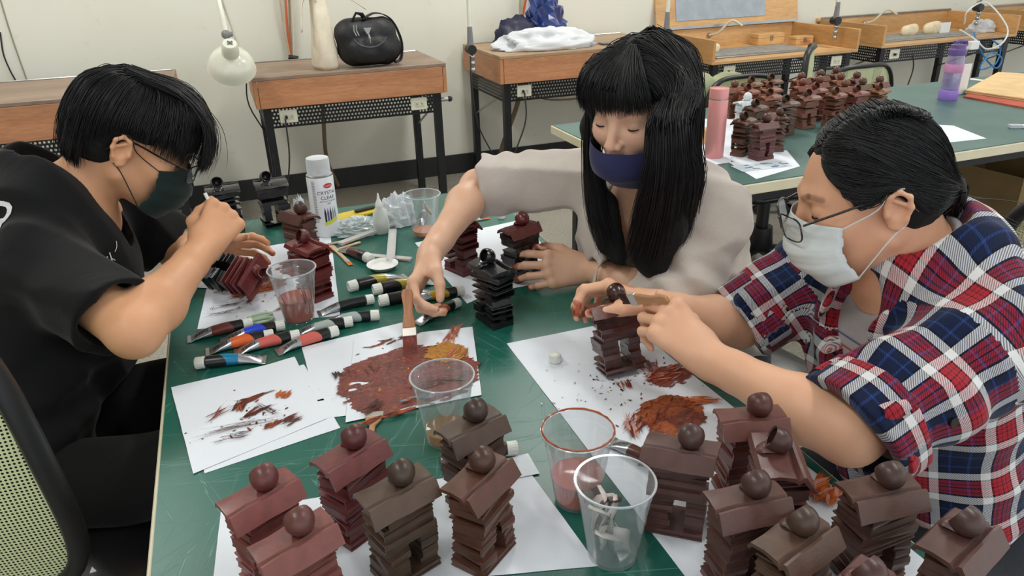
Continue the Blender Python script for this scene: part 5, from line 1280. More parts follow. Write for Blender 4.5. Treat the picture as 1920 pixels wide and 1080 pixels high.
o = np_mesh('green_jacket', V_, F_, mat('olive_cloth', (150, 156, 122), .8, bump=.2, bscale=200), None); tag(o, 'olive green jacket hung over a chair behind the far table', 'jacket')
q = T(1905, 450, 0.0); q = V3(3.12, 2.18, 0)
t = thing('cardboard_box', 'tall brown cardboard box under the far table at the right', 'box', tuple(q), .1); cb = mat('box_brown', (134, 112, 74), .8)
for (a, b, c_, d_) in ((-.2, .2, -.2, -.196), (-.2, .2, .196, .2), (-.2, -.196, -.195, .195), (.196, .2, -.195, .195)): MB().box(a, b, c_, d_, .0, .50).build('side_panel', cb, t)
MB().box(-.195, .195, -.195, .195, .001, .006).build('bottom_panel', cb, t)
q = V3(2.62, 1.98, 0); t = thing('floor_rack', 'low black steel rack under the far table', 'rack', tuple(q))
for x in (-.25, .25): MB().box(x - .02, x + .02, -.3, .3, .12, .15).build('rail', black_metal, t)
for x in (-.25, .25):
    for y in (-.28, .28): MB().box(x - .015, x + .015, y - .015, y + .015, 0, .1195).build('leg', black_metal, t)
MB().box(-.27, .27, -.3, .3, .1505, .165).build('shelf', black_metal, t)
# ------------------------------------------------------------------ people
V3 = lambda *a: np.array(a, float)
def skin(name, rgb):
    t = NT(name); a = t.node('ShaderNodeAttribute', attribute_name='tint'); c = lin(rgb); v = t.coord()
    n = t.noise(v, 22, 3); n2 = t.noise(v, 260, 2)
    b = t.ramp(n, [(0.3, tuple(x * y for x, y in zip(c, (.94, .90, .88)))), (0.7, c)])
    t.set(Base_Color=t.mix(1.0, b, a.outputs['Color'], 'MULTIPLY'), Roughness=0.48, Subsurface_Weight=0.12, Subsurface_Radius=(0.012, 0.004, 0.002), Subsurface_Scale=1.0, Specular_IOR_Level=0.35)
    t.bump(n2, 0.08, 0.0006); return t.m
def fabric(name, rgb, rough=0.85, var=.12, sheen=0.15, wr=0.3):
    t = NT(name); c = lin(rgb); v = t.coord(); n = t.noise(v, 7, 4); f = t.noise(v, 420, 2); w_ = t.noise(t.mapping(v, (9, 9, 16)), 1.0, 4, .55, .8)
    t.set(Base_Color=t.ramp(n, [(0.3, tuple(x * (1 - var) for x in c)), (0.7, tuple(min(1, x * (1 + var)) for x in c))]), Roughness=rough, Sheen_Weight=sheen, Specular_IOR_Level=.2)
    t.bump(t.mix(0.12, w_, f), wr, 0.01); return t.m
def plaid_mat():
    t = NT('plaid_flannel'); a = t.node('ShaderNodeAttribute', attribute_name='cloth'); sp = t.node('ShaderNodeSeparateXYZ'); t.link(a.outputs['Vector'], sp.inputs[0])
    navy, white, red, wine, black, blue = lin((22, 32, 60)), lin((222, 222, 224)), lin((168, 40, 52)), lin((112, 30, 46)), lin((14, 14, 24)), lin((40, 66, 124))
    seq = [(0, navy), (.07, blue), (.10, navy), (.19, black), (.22, white), (.335, black), (.36, red), (.40, wine), (.42, red), (.47, black), (.485, red), (.53, wine), (.55, red), (.60, black), (.625, white), (.74, black), (.765, navy), (.86, blue), (.89, navy)]
    def stripes(sock, per): return t.ramp(t.math('FRACT', t.math('MULTIPLY', sock, 1 / per)), seq, 'CONSTANT')
    A = stripes(sp.outputs['X'], .098); B_ = stripes(sp.outputs['Y'], .098)
    tw = t.math('FRACT', t.math('MULTIPLY', t.math('ADD', sp.outputs['X'], sp.outputs['Y']), 1 / .0032)); f = t.math('GREATER_THAN', tw, 0.5)
    f = t.math('ADD', t.math('MULTIPLY', f, .55), .225)
    t.set(Base_Color=t.mix(f, A, B_), Roughness=.9, Sheen_Weight=.12, Specular_IOR_Level=.15)
    v = t.coord(); w_ = t.noise(t.mapping(v, (10, 10, 14)), 1.0, 4, .55, .8); t.bump(t.mix(.15, w_, t.noise(v, 400, 2)), .35, .01); return t.m
def hair_mat(name, rgb, rough=.38):
    t = NT(name); c = lin(rgb); v = t.coord(); n = t.noise(v, 30, 3)
    t.set(Base_Color=t.ramp(n, [(.3, tuple(x * .6 for x in c)), (.7, tuple(x * 1.5 for x in c))]), Roughness=rough, Specular_IOR_Level=.45, Coat_Weight=.0); return t.m
hair_m = hair_mat('black_hair', (16, 16, 19), .5); hair_in = hair_mat('hair_underlayer', (9, 9, 11), .85); hair_br = hair_mat('dark_brown_hair', (40, 28, 26), .45)

def strands(name, sheets, parent, m, seed=1, r0=.0011, n_per=1.0, seg=14, loc=(0, 0, 0), stray=0.0, over=None, gap=.0015):
    """sheets: (guides, count, jitter); every guide is a polyline; locks are interpolated between neighbouring guides"""
    rg = random.Random(seed); vs = []; fs = []; nn = 0
    for guides, cnt, jit in sheets:
        G_ = [[np.array(p, float) for p in spline([tuple(q) for q in g], seg // (len(g) - 1) + 1)] for g in guides]
        k = min(len(g) for g in G_); G_ = [g[:k - 1] + [g[-1]] for g in G_]
        if over is not None:                     # keep every guide just outside the hair mass
            X = np.array(G_); sh_ = X.shape; X = X.reshape(-1, 3); first = np.tile(np.arange(k) < 1, len(G_))
            for _ in range(5):
                d = over.eval(X); g_ = np.stack([over.eval(X + e_) - d for e_ in np.eye(3) * 1e-3], 1) / 1e-3
                g_ /= np.linalg.norm(g_, axis=1)[:, None] + 1e-6; m_ = (d < gap) & ~first; X[m_] += g_[m_] * (gap - d[m_])[:, None]
            G_ = [list(q) for q in X.reshape(sh_)]
        for s in range(int(cnt * n_per)):
            u = rg.random() * (len(G_) - 1); i = min(int(u), len(G_) - 2); f = u - i
            o1 = np.array([rg.gauss(0, 1), rg.gauss(0, 1), rg.gauss(0, 1)]) * jit; o2 = o1 * .4 + np.array([rg.gauss(0, 1), rg.gauss(0, 1), rg.gauss(0, 1)]) * jit * rg.choice([.6, 1, 1.6])
            if rg.random() < stray: o2 = o2 * 2.6
            e = rg.uniform(.86, 1.0); rr_ = r0 * rg.uniform(.7, 1.3); ph = rg.uniform(0, 6)
            pts = []
            for j in range(k):
                t_ = j / (k - 1); jj = t_ * e * (k - 1); a = int(jj); b = min(a + 1, k - 1); w_ = jj - a
                p = (G_[i][a] * (1 - w_) + G_[i][b] * w_) * (1 - f) + (G_[i + 1][a] * (1 - w_) + G_[i + 1][b] * w_) * f
                pts.append(p + o1 * (1 - t_) + o2 * t_ + .0012 * sin(ph + t_ * 9))
            P_ = np.array(pts); d = np.gradient(P_, axis=0); d /= np.linalg.norm(d, axis=1)[:, None] + 1e-9
            s1 = np.cross(d, (0.31, 0.2, 0.93)); s1 /= np.linalg.norm(s1, axis=1)[:, None] + 1e-9; s2 = np.cross(d, s1)
            t_ = np.linspace(0, 1, k)[:, None]; w_ = rr_ * (1 - .85 * t_ ** 3)
            b0 = nn
            for q in range(3): vs.append(P_ + w_ * (cos(2.094 * q) * s1 + sin(2.094 * q) * s2))
            base = b0 + np.arange(k - 1)
            for q in range(3):
                a_ = base + q * k; c_ = base + ((q + 1) % 3) * k; fs.append(np.stack([a_, c_, c_ + 1, a_ + 1], 1))
            nn += 3 * k
    o = np_mesh(name, np.concatenate(vs), np.concatenate(fs), m, parent, loc); return o
def hair_mass(name, guides_list, parent, m, loc, extra=None, h=.005, k=.02, groove=.0012):
    B = Body()
    for g, r_ in guides_list:
        for a, b in zip(g, g[1:]): B.cap(a, b, r_, r_, k=k)
    if extra: extra(B)
    pts = np.concatenate([np.array(g) for g, _ in guides_list]) if guides_list else np.zeros((0, 3))
    lo, hi = B.bounds; 
    V, F = B.mesh(h, lo, hi); return np_mesh(name, V, F, m, parent, loc)

def local_tube(name, h, pts, r_, m, parent, loc, n=6, flat=1.0):
    P_ = [tuple(W_(h, p) - np.array(loc)) for p in pts]
    return MB().tube(P_, r_, n, flat=flat).build(name, m, parent, 60)
def local_grid(name, h, fn, nu, nv, m, parent, loc, thick=.0009):
    vs = []
    for i in range(nu + 1):
        for j in range(nv + 1): vs.append(W_(h, fn(i / nu, j / nv)) - np.array(loc))
    fs = [(i * (nv + 1) + j, i * (nv + 1) + j + 1, (i + 1) * (nv + 1) + j + 1, (i + 1) * (nv + 1) + j) for i in range(nu) for j in range(nv)]
    o = meshobj(name, vs, fs, m, parent); md = o.modifiers.new('t', 'SOLIDIFY'); md.thickness = thick; md.offset = 0; return o
def face_mask(h, parent, loc, m, strap_m, top=(-.004, .114), low=False, pleats=True):
    ph = rad(68)
    def fn(u, v):
        a = (2 * u - 1); x = .070 * sin(a * ph) / sin(ph)
        if low: zc = -.041 - .078 * v; yc = .1085 + .012 * sin(pi * min(1, v * 1.3)) - .045 * max(0, v - .6) ** 1.2 * 2; zs = -.028 - .058 * v
        else:
            zc = .000 - .118 * v; zs = -.020 - .062 * v
            yc = .110 + .020 * sin(pi * min(1, v * 1.5) * .55) - .055 * max(0, v - .5) ** 1.4 * 2
        ys = .030 - .008 * v
        c = max(0.0, cos(a * rad(80))) ** .62
        z = zs + (zc - zs) * c; y = ys + (yc - ys) * c
        if pleats: y += .0016 * (1 if (v * 3.2) % 1 < .5 else -1) * min(1, c * 2) * (1 if .12 < v < .9 else 0)
        return (x + 0, y, z + .0008 * sin(a * 9 + v * 7))
    o = local_grid('face_mask', h, fn, 30, 26, m, parent, loc, .0014)
    for sx in (0, 1):
        s = 1 if sx else -1
        A_, B_ = np.array(fn(sx, 0.02)), np.array(fn(sx, .98))
        local_tube('ear_loop', h, spline([tuple(A_), (s * .079, .012, .006 if not low else .0), (s * .083, -.004, .030), (s * .086, -.022, .030)], 4), .0011, strap_m, o, (0, 0, 0)).location = tuple(-np.array(loc))
        local_tube('ear_loop', h, spline([tuple(B_), (s * .078, .000, -.040), (s * .080, -.018, -.026)], 4), .0011, strap_m, o, (0, 0, 0)).location = tuple(-np.array(loc))
    return o
def glasses(h, parent, loc, frame_m, w_=.026, hh=.019, yc=.112, zc=.000, tilt=.0):
    g = bpy.data.objects.new('eyeglasses', None); link(g, parent); g.empty_display_size = .02
    lens_m = clear_mat('lens_glass', (.96, .98, .98), .02, (230, 235, 238), .03) if 'lens' not in MATS else MATS['lens']; MATS['lens'] = lens_m
    for s in (-1, 1):
        ring = []
        for k in range(28):
            a = 2 * pi * k / 28; cx, cz = cos(a), sin(a); e = .55
            x = w_ * math.copysign(abs(cx) ** e, cx); z = hh * math.copysign(abs(cz) ** e, cz); ring.append((s * .0335 + x, yc - .02 * (abs(s * .0335 + x) / .06) ** 2 - tilt * z, zc + z))
        P_ = [tuple(W_(h, p) - np.array(loc)) for p in ring + ring[:1]]
        MB().tube(P_, .0013, 6, cap=False).build('rim', frame_m, g, 60)
        MB().add(P_[:-1], [tuple(range(28))]).build('lens', lens_m, g)
        local_tube('temple', h, spline([(s * .062, yc - .022, zc + .010), (s * .071, .06, .010), (s * .081, -.004, .022), (s * .083, -.024, .010), (s * .081, -.036, -.008)], 5), .0018, frame_m, g, loc)
    local_tube('bridge', h, spline([(-.0095, yc - .001, zc + .004), (0, yc + .002, zc + .008), (.0095, yc - .001, zc + .004)], 4), .0014, frame_m, g, loc)
    return g
def lashes(h, parent, loc, m):
    for s in (-1, 1):
        pts = [(s * (.0315 + .0135 * q), .0735 + .0148 * math.sqrt(max(.02, 1 - (q * .0135 / .0155) ** 2 - .28)) + .0016, -.0030 + .0026 * q * q) for q in np.linspace(-1, 1, 9)]
        local_tube('eyelashes', h, pts, [.0004, .0008, .0011, .0013, .0013, .0013, .0012, .0011, .0006], m, parent, loc, 6)
def face_tint(V, h, T_, brow=(.35, .30, .30)):
    L = (V - h['L'][1]) @ h['L'][0]; T_ = T_.copy(); near = np.linalg.norm(L, axis=1) < .16
    for s in (-1, 1):
        if brow:
            P_ = [V3(s * .014, .094, .0225), V3(s * .030, .089, .029), V3(s * .048, .074, .026)]
            for a, b in zip(P_, P_[1:]):
                d, t_ = seg_dist(L, a, b); m_ = sm(-d, -.0062, -.0030); T_ *= 1 - m_[:, None] * (1 - np.array(brow)) * .62
        e = np.linalg.norm((L - V3(s * .0315, .088, .008)) / (.017, .02, .011), axis=1); T_ *= 1 - sm(-e, -1.2, -.5)[:, None] * np.array((.10, .14, .14))
        d = np.linalg.norm(L - V3(s * .040, .078, -.022), axis=1); T_ *= 1 - sm(-d, -.03, -.005)[:, None] * np.array((.0, .07, .06))
        d = np.linalg.norm((L - V3(s * .006, .103, -.040)) / (.005, .006, .004), axis=1); T_ *= 1 - sm(-d, -1.1, -.5)[:, None] * .6
    T_ *= 1 - sm(-np.linalg.norm(L - V3(0, .112, -.030), axis=1), -.02, -.004)[:, None] * np.array((.0, .05, .05))
    return T_
def nails(H, parent, loc, m, s_=1.0):
    for (p, d, n) in H['nails']:
        d = unit(d); n = unit(n); sdv = np.cross(d, n); vs = []; p = p - np.array(loc)
        for i in range(5):
            for j in range(5):
                u, v = (i / 4 - .5) * .0085 * s_, (j / 4 - .5) * .0095 * s_
                vs.append(p + sdv * u + d * v + n * (.0012 - 28 * u * u))
        o = meshobj('fingernail', vs, [(i * 5 + j, i * 5 + j + 1, i * 5 + j + 6, i * 5 + j + 5) for i in range(4) for j in range(4)], m, parent)
def arm(B, S, E_, Wr, ru=.046, re=.036, rf=.040, rw=.024, k=.012):
    S, E_, Wr = map(np.array, (S, E_, Wr)); m1 = E_ + (Wr - E_) * .28
    B.cap(S, E_, ru, re, k=.02); B.cap(E_, m1, re * .97, rf, k=.02); B.cap(m1, E_ + (Wr - E_) * .80, rf, rw * 1.08, k=.02)
    ax = unit(Wr - E_); B.cap(E_ + (Wr - E_) * .78, Wr, rw * 1.06, rw, k=.015)
def folds(p, c, ax, amp, freq, rad_, seed=0):
    """ring folds round an axis near c, fading out"""
    q = p - c; s = q @ unit(ax); d = np.linalg.norm(q, axis=1)
    return amp * np.exp(-(d / rad_) ** 2) * np.sin(s * freq + 1.6 * vnoise(p, 22, seed))
def crease(p, f, stretch, seed, amp):
    """soft cloth creases: ridged noise stretched along one axis"""
    q = p.copy(); a = unit(stretch); q = q - (q @ a)[:, None] * a * .72
    n = vnoise(q + .02 * vnoise(p, 9, seed)[:, None], f, seed)
    return 1.7 * amp * (1 - 2.2 * np.sqrt(n * n + .004)) 
def cyl_uv(V, a, b, n, R_, off=(0, 0)):
    """cloth coordinates round the axis a-b: angle times radius, and length"""
    a, b = np.array(a), np.array(b); ax = unit(b - a); n = unit(np.array(n) - ax * (np.array(n) @ ax)); t_ = np.cross(ax, n)
    q = V - a; return np.stack([np.arctan2(q @ t_, q @ n) * R_ + off[0], q @ ax + off[1]], 1)
def person(label, loc): return thing('person', label, 'person', loc)
def trousers(B, pel, kL, kR, fL, fR, up=(0, 0, 1)):
    pel, kL, kR, fL, fR = map(np.array, (pel, kL, kR, fL, fR))
    B.ecap(pel + V3(0, 0, .03), pel + V3(0, 0, .12), (kL + kR) / 2 - pel, (.165, .115), (.145, .10), k=.03)
    sd = unit(np.cross((kL + kR) / 2 - pel, (0, 0, 1)))
    for kk, ff, s in ((kR, fR, 1), (kL, fL, -1)):
        B.cap(pel + sd * s * .085, kk, .082, .066, k=.04); B.cap(kk, ff, .064, .046, k=.02)
def shoe(parent, a, d, m, loc):
    d = unit((d[0], d[1], 0)); a = np.array(a); B = Body()
    B.ecap(a + V3(0, 0, -.045) - d * .04, a + d * .15 + V3(0, 0, -.058), (0, 0, 1), (.040, .034), (.042, .024), k=.02); B.cap(a, a + V3(0, 0, -.03), .045, .045, k=.02)
    B.cut((a[0], a[1], 0.004), (0, 0, -1)); V, F = B.mesh(.008, a - .26, a + .26); return np_mesh('shoe', V, F, m, parent, loc)

black_shoe = mat('black_shoe', (28, 28, 30), .5)
nail_m = mat('nail_pink', (224, 176, 160), .3, var=.03)
blk_fr = mat('black_frame', (16, 16, 18), .2, coat=.4)
lash_m = mat('lash_black', (24, 18, 18), .6)
Zv = V3(0, 0, 1); Rh = unit(V3(CR[0], CR[1], 0)); Fh = unit(V3(CF[0], CF[1], 0))
def face_dir(phi, th, base): # base: horizontal unit the azimuth starts from; positive phi turns towards the camera
    f = cos(rad(phi)) * base - sin(rad(phi)) * Fh; return cos(rad(th)) * f - sin(rad(th)) * Zv

def tint_stain(V, T_, pts, rgb, r_, seed=3, cover=.45, f=170):
    c = np.array(rgb)
    for p in pts:
        d = np.linalg.norm(V - np.array(p), axis=1); m_ = sm(-d, -r_, -r_ * .35) * sm(vnoise(V, f, seed), -cover, -cover + .25)
        T_ = T_ * (1 - m_[:, None] * (1 - c))
    return T_
THUMB_REL = [(.020, .022, -.010), (.052, .046, -.020), (.080, .050, -.026), (.104, .047, -.030)]

# ================= the woman in the grey-beige shirt, behind the right edge of the table
def woman_center():
    loc = V3(.93, 1.27, 0); t = person('long-haired person in a beige shirt and navy mask painting with a brush', tuple(loc))
    f_ = face_dir(50, 11, -Rh); u_ = unit(Zv - f_ * (Zv @ f_)); h = dict(o=P(1155, 233, 1.255) - .085 * f_ - .004 * u_, f=f_, u=Zv)
    NB = V3(.745, 1.215, .955); SR, SL = V3(.690, 1.385, .945), V3(.818, 1.115, .935)
    ER, WR = V3(.478, 1.500, .925), P(806, 478, 1.45); EL, WL = V3(.715, 1.035, .800), T(1100, 505, .785)
    PEL = V3(.95, 1.285, .56); fw = unit(V3(-.92, -.42, 0))
    B = Body()
    add_head(B, h, NB)
    B.cap(NB, NB + V3(.02, .01, -.05), .058, .07, k=.03)
    B.cap(SR, SL, .040, .040, k=.04); B.ecap(NB + V3(.03, 0, -.06), PEL + V3(0, 0, .1), fw, (.12, .08), (.11, .085), k=.05)
    arm(B, SR, ER, WR, .040, .034, .037, .0235); arm(B, SL, EL, WL, .042, .036, .039, .0245)
    c1 = [(.55, .75, .35), (.75, .85, .4), (.85, .9, .45), (.9, .95, .5)]
    xr = unit(P(778, 535, 1.41) - WR); nr = -Rh * .8 + Zv * .35 + Fh * .25
    HR = add_hand(B, WR, xr, nr, True, c1, [(.020, .020, -.012), (.050, .034, -.032), (.074, .032, -.048), (.096, .022, -.058)], s_=1.0)
    tl = T(1040, 488, .800); xl = unit(T(1012, 500, .800) - WL); nl = -Fh * .75 + Zv * .55
    HL = add_hand(B, WL, xl, nl, False, [(.35, .5, .3), (.38, .55, .3), (.42, .55, .3), (.45, .55, .35)], THUMB_REL, spread=(.12, .02, -.06, -.14))
    V, F = B.mesh(.0026, (.2, .85, .55), (1.12, 1.68, 1.36))
    Tn = np.ones((len(V), 3)); Tn = face_tint(V, h, Tn)
    L = (V - h['L'][1]) @ h['L'][0]; fc = sm(-np.linalg.norm((L - V3(0, .05, 0)) / (.09, .08, .13), axis=1), -1.3, -.9)
    Tn *= 1 + fc[:, None] * np.array((.12, .14, .20))
    Tn = tint_stain(V, Tn, HL['tips'], (.34, .10, .09), .045, 3, .12); Tn = tint_stain(V, Tn, HR['tips'], (.5, .2, .15), .010, 5, .0)
    Tn = tint_stain(V, Tn, [ER + (WR - ER) * .1], (.86, .66, .6), .03, 8, .0, 60)
    np_mesh('body', V, F, skin('skin_center', (222, 178, 150)), t, loc, Tn); nails(HL, t, loc, mat('nail_stained', (150, 60, 50), .35)); nails(HR, t, loc, nail_m)
    lashes(h, t, loc, lash_m)
    # shirt
    S = Body()
    ch = NB + V3(.045, .02, -.15)
    S.ecap(SR + V3(.02, 0, -.015), SL + V3(.02, 0, -.015), Zv, (.062, .058), (.062, .058), k=.03)
    S.ecap(NB + V3(.03, .01, -.045), ch, fw, (.15, .095), (.170, .115), k=.06); S.ecap(ch, PEL + V3(0, 0, .04), fw, (.165, .115), (.165, .125), k=.06)
    uR = unit(ER - SR); cR = SR + uR * .225; S.cap(SR, SR + uR * .30, .062, .068, k=.03); S.cut(cR, uR, .14, .004)
    S.cap(SR + uR * .20, SR + uR * .40, .046, .052, k=.003, neg=True)
    uL = unit(EL - SL); fL = unit(WL - EL); S.cap(SL, EL, .066, .060, k=.04); S.cap(EL, EL + fL * .14, .058, .056, k=.03); cL = EL + fL * .075; S.cut(cL, fL, .12, .004)
    S.cap(EL + fL * .05, EL + fL * .2, .050, .053, k=.003, neg=True)
    S.ecap(NB + V3(-.035, -.02, -.055), NB + V3(.02, .01, .09), fw, (.068, .066), (.070, .062), k=.012, neg=True)
    S.ell(NB + fw * .085 + V3(0, 0, -.05), (.05, .05, .06), k=.02, neg=True)
    def dsp(p):
        d = folds(p, cR - uR * .06, uR, .005, 110, .09, 1) + folds(p, EL + V3(0, 0, .02), unit(uL + fL), .008, 95, .10, 2) + folds(p, SL + uL * .1, uL, .003, 80, .1, 5)
        d += crease(p, 24, (.3, .2, 1), 2, .0045) * sm(-p[:, 2], -.98, -.85) + crease(p, 34, uR, 6, .003) + .002 * vnoise(p, 38, 4)
        return d
    V, F = S.mesh(.0034, (.35, .85, .42), (1.22, 1.66, 1.12), dsp)
    np_mesh('shirt', V, F, fabric('beige_cotton', (196, 186, 178), wr=.35), t, loc)
    B2 = Body(); kL, kR = V3(.62, 1.08, .52), V3(.60, 1.30, .52); trousers(B2, PEL - V3(0, 0, .04), kL, kR, V3(.66, 1.08, .10), V3(.64, 1.3, .10))
    V, F = B2.mesh(.009, (.35, .8, .02), (1.25, 1.7, .8)); np_mesh('trousers', V, F, fabric('black_denim', (32, 33, 38)), t, loc)
    for a in (V3(.66, 1.08, .085), V3(.64, 1.3, .085)): shoe(t, a, (-1, 0), black_shoe, loc)
    # mask
    navy = fabric('navy_cotton', (44, 46, 84), wr=.15); face_mask(h, t, loc, navy, navy, low=True, pleats=False)
    # hair
    G = lambda *q: [P(*a) for a in q]; wl = lambda *q: [W_(h, a) for a in q]
    def mass(B):
        B.frame(h['o'], h['L'][0][:, 0], h['L'][0][:, 1], h['L'][0][:, 2])
        B.ell((0, -.014, .040), (.076, .092, .078), k=.02); B.ell((0, -.056, -.02), (.073, .066, .09), k=.04)
        B.ell((0, .085, -.040), (.060, .10, .085), k=.012, neg=True); B.frame()
        for g, r_ in [(G((1205, 105, 1.25), (1262, 180, 1.235), (1266, 330, 1.26), (1250, 430, 1.31), (1226, 495, 1.35)), .030), (G((1285, 180, 1.30), (1290, 330, 1.33), (1276, 480, 1.38)), .020), (G((1230, 250, 1.22), (1225, 350, 1.26), (1200, 480, 1.34)), .016),
                      (G((1125, 150, 1.34), (1108, 240, 1.38), (1115, 330, 1.41), (1135, 460, 1.43)), .016), (G((1140, 380, 1.41), (1160, 480, 1.41)), .018)]:
            for a, b in zip(g, g[1:]): B.cap(a, b, r_, r_ * .9, k=.03)
    Hm = Body(); mass(Hm); V, F = Hm.mesh(.004, (.45, .85, .65), (1.0, 1.5, 1.36), lambda p: .0012 * np.sin(vnoise(p * V3(1, 1, .1), 60, 2) * 9)); hr = np_mesh('hair', V, F, hair_in, t, loc)
    sheets = []
    # left curtain (towards the camera): from the parting over the side of the head and down over the chest
    top = [(.004, y, .118 - .9 * max(0, abs(y + .01) - .03)) for y in (.075, .05, .02, -.02, -.07)]
    dn = [[(1222, 225, 1.175), (1214, 310, 1.20), (1192, 400, 1.27), (1170, 492, 1.33)], [(1240, 225, 1.165), (1238, 320, 1.19), (1222, 410, 1.26), (1195, 505, 1.33)], [(1262, 225, 1.17), (1266, 320, 1.20), (1252, 420, 1.27), (1226, 516, 1.34)],
          [(1285, 225, 1.21), (1288, 325, 1.24), (1276, 425, 1.31), (1252, 520, 1.36)], [(1304, 225, 1.31), (1306, 330, 1.33), (1298, 425, 1.37), (1280, 510, 1.40)]]
    L_ = [[W_(h, (s_[0], s_[1], s_[2])), W_(h, (.052, s_[1] * .95, .103 - .2 * abs(s_[1]))), W_(h, (.079, s_[1] * .8 + .004, .05))] + G(*d) for s_, d in zip(top, dn)]
    sheets.append((L_, 2300, .0036))
    dn = [[(1114, 225, 1.30), (1116, 300, 1.34), (1136, 400, 1.39), (1168, 500, 1.41)], [(1108, 225, 1.34), (1106, 310, 1.38), (1120, 400, 1.41), (1150, 495, 1.42)], [(1104, 225, 1.39), (1100, 310, 1.42), (1106, 400, 1.44), (1130, 480, 1.44)]]
    topr = [(-.004, y, .118 - .9 * max(0, abs(y + .01) - .03)) for y in (.070, .03, -.02)]
    R_ = [[W_(h, s_), W_(h, (-.052, s_[1] * .95, .103)), W_(h, (-.079, s_[1] * .8 + .004, .05))] + G(*d) for s_, d in zip(topr, dn)]
    sheets.append((R_, 900, .0034))
    bk = [[W_(h, (x * .1, -.05, .122)), W_(h, (x * .8, -.100 + 4 * x * x, .085)), W_(h, (x, -.118 + 7 * x * x, .02)), W_(h, (x, -.112 + 7 * x * x, -.08)), W_(h, (x * .9, -.100 + 5 * x * x, -.16))] for x in (-.08, -.06, -.03, 0, .03, .06, .08)]
    sheets.append((bk, 500, .003))
    bg = [[W_(h, (x * .25, .030, .119)), W_(h, (x * .8, .080, .097)), W_(h, (x, .1085 - 4.5 * x * x, .066)), W_(h, (x * 1.04, .106 - 4.5 * x * x, .026 + .004 * sin(x * 300)))] for x in (-.070, -.05, -.03, -.01, .01, .03, .05, .070)]
    sheets.append((bg, 1000, .0018))
    strands('hair_strands', sheets, hr, hair_m, 4, .00085, stray=.03, over=Hm).location = tuple(-loc)
    return t, HL, HR
W_T, W_HL, W_HR = woman_center()

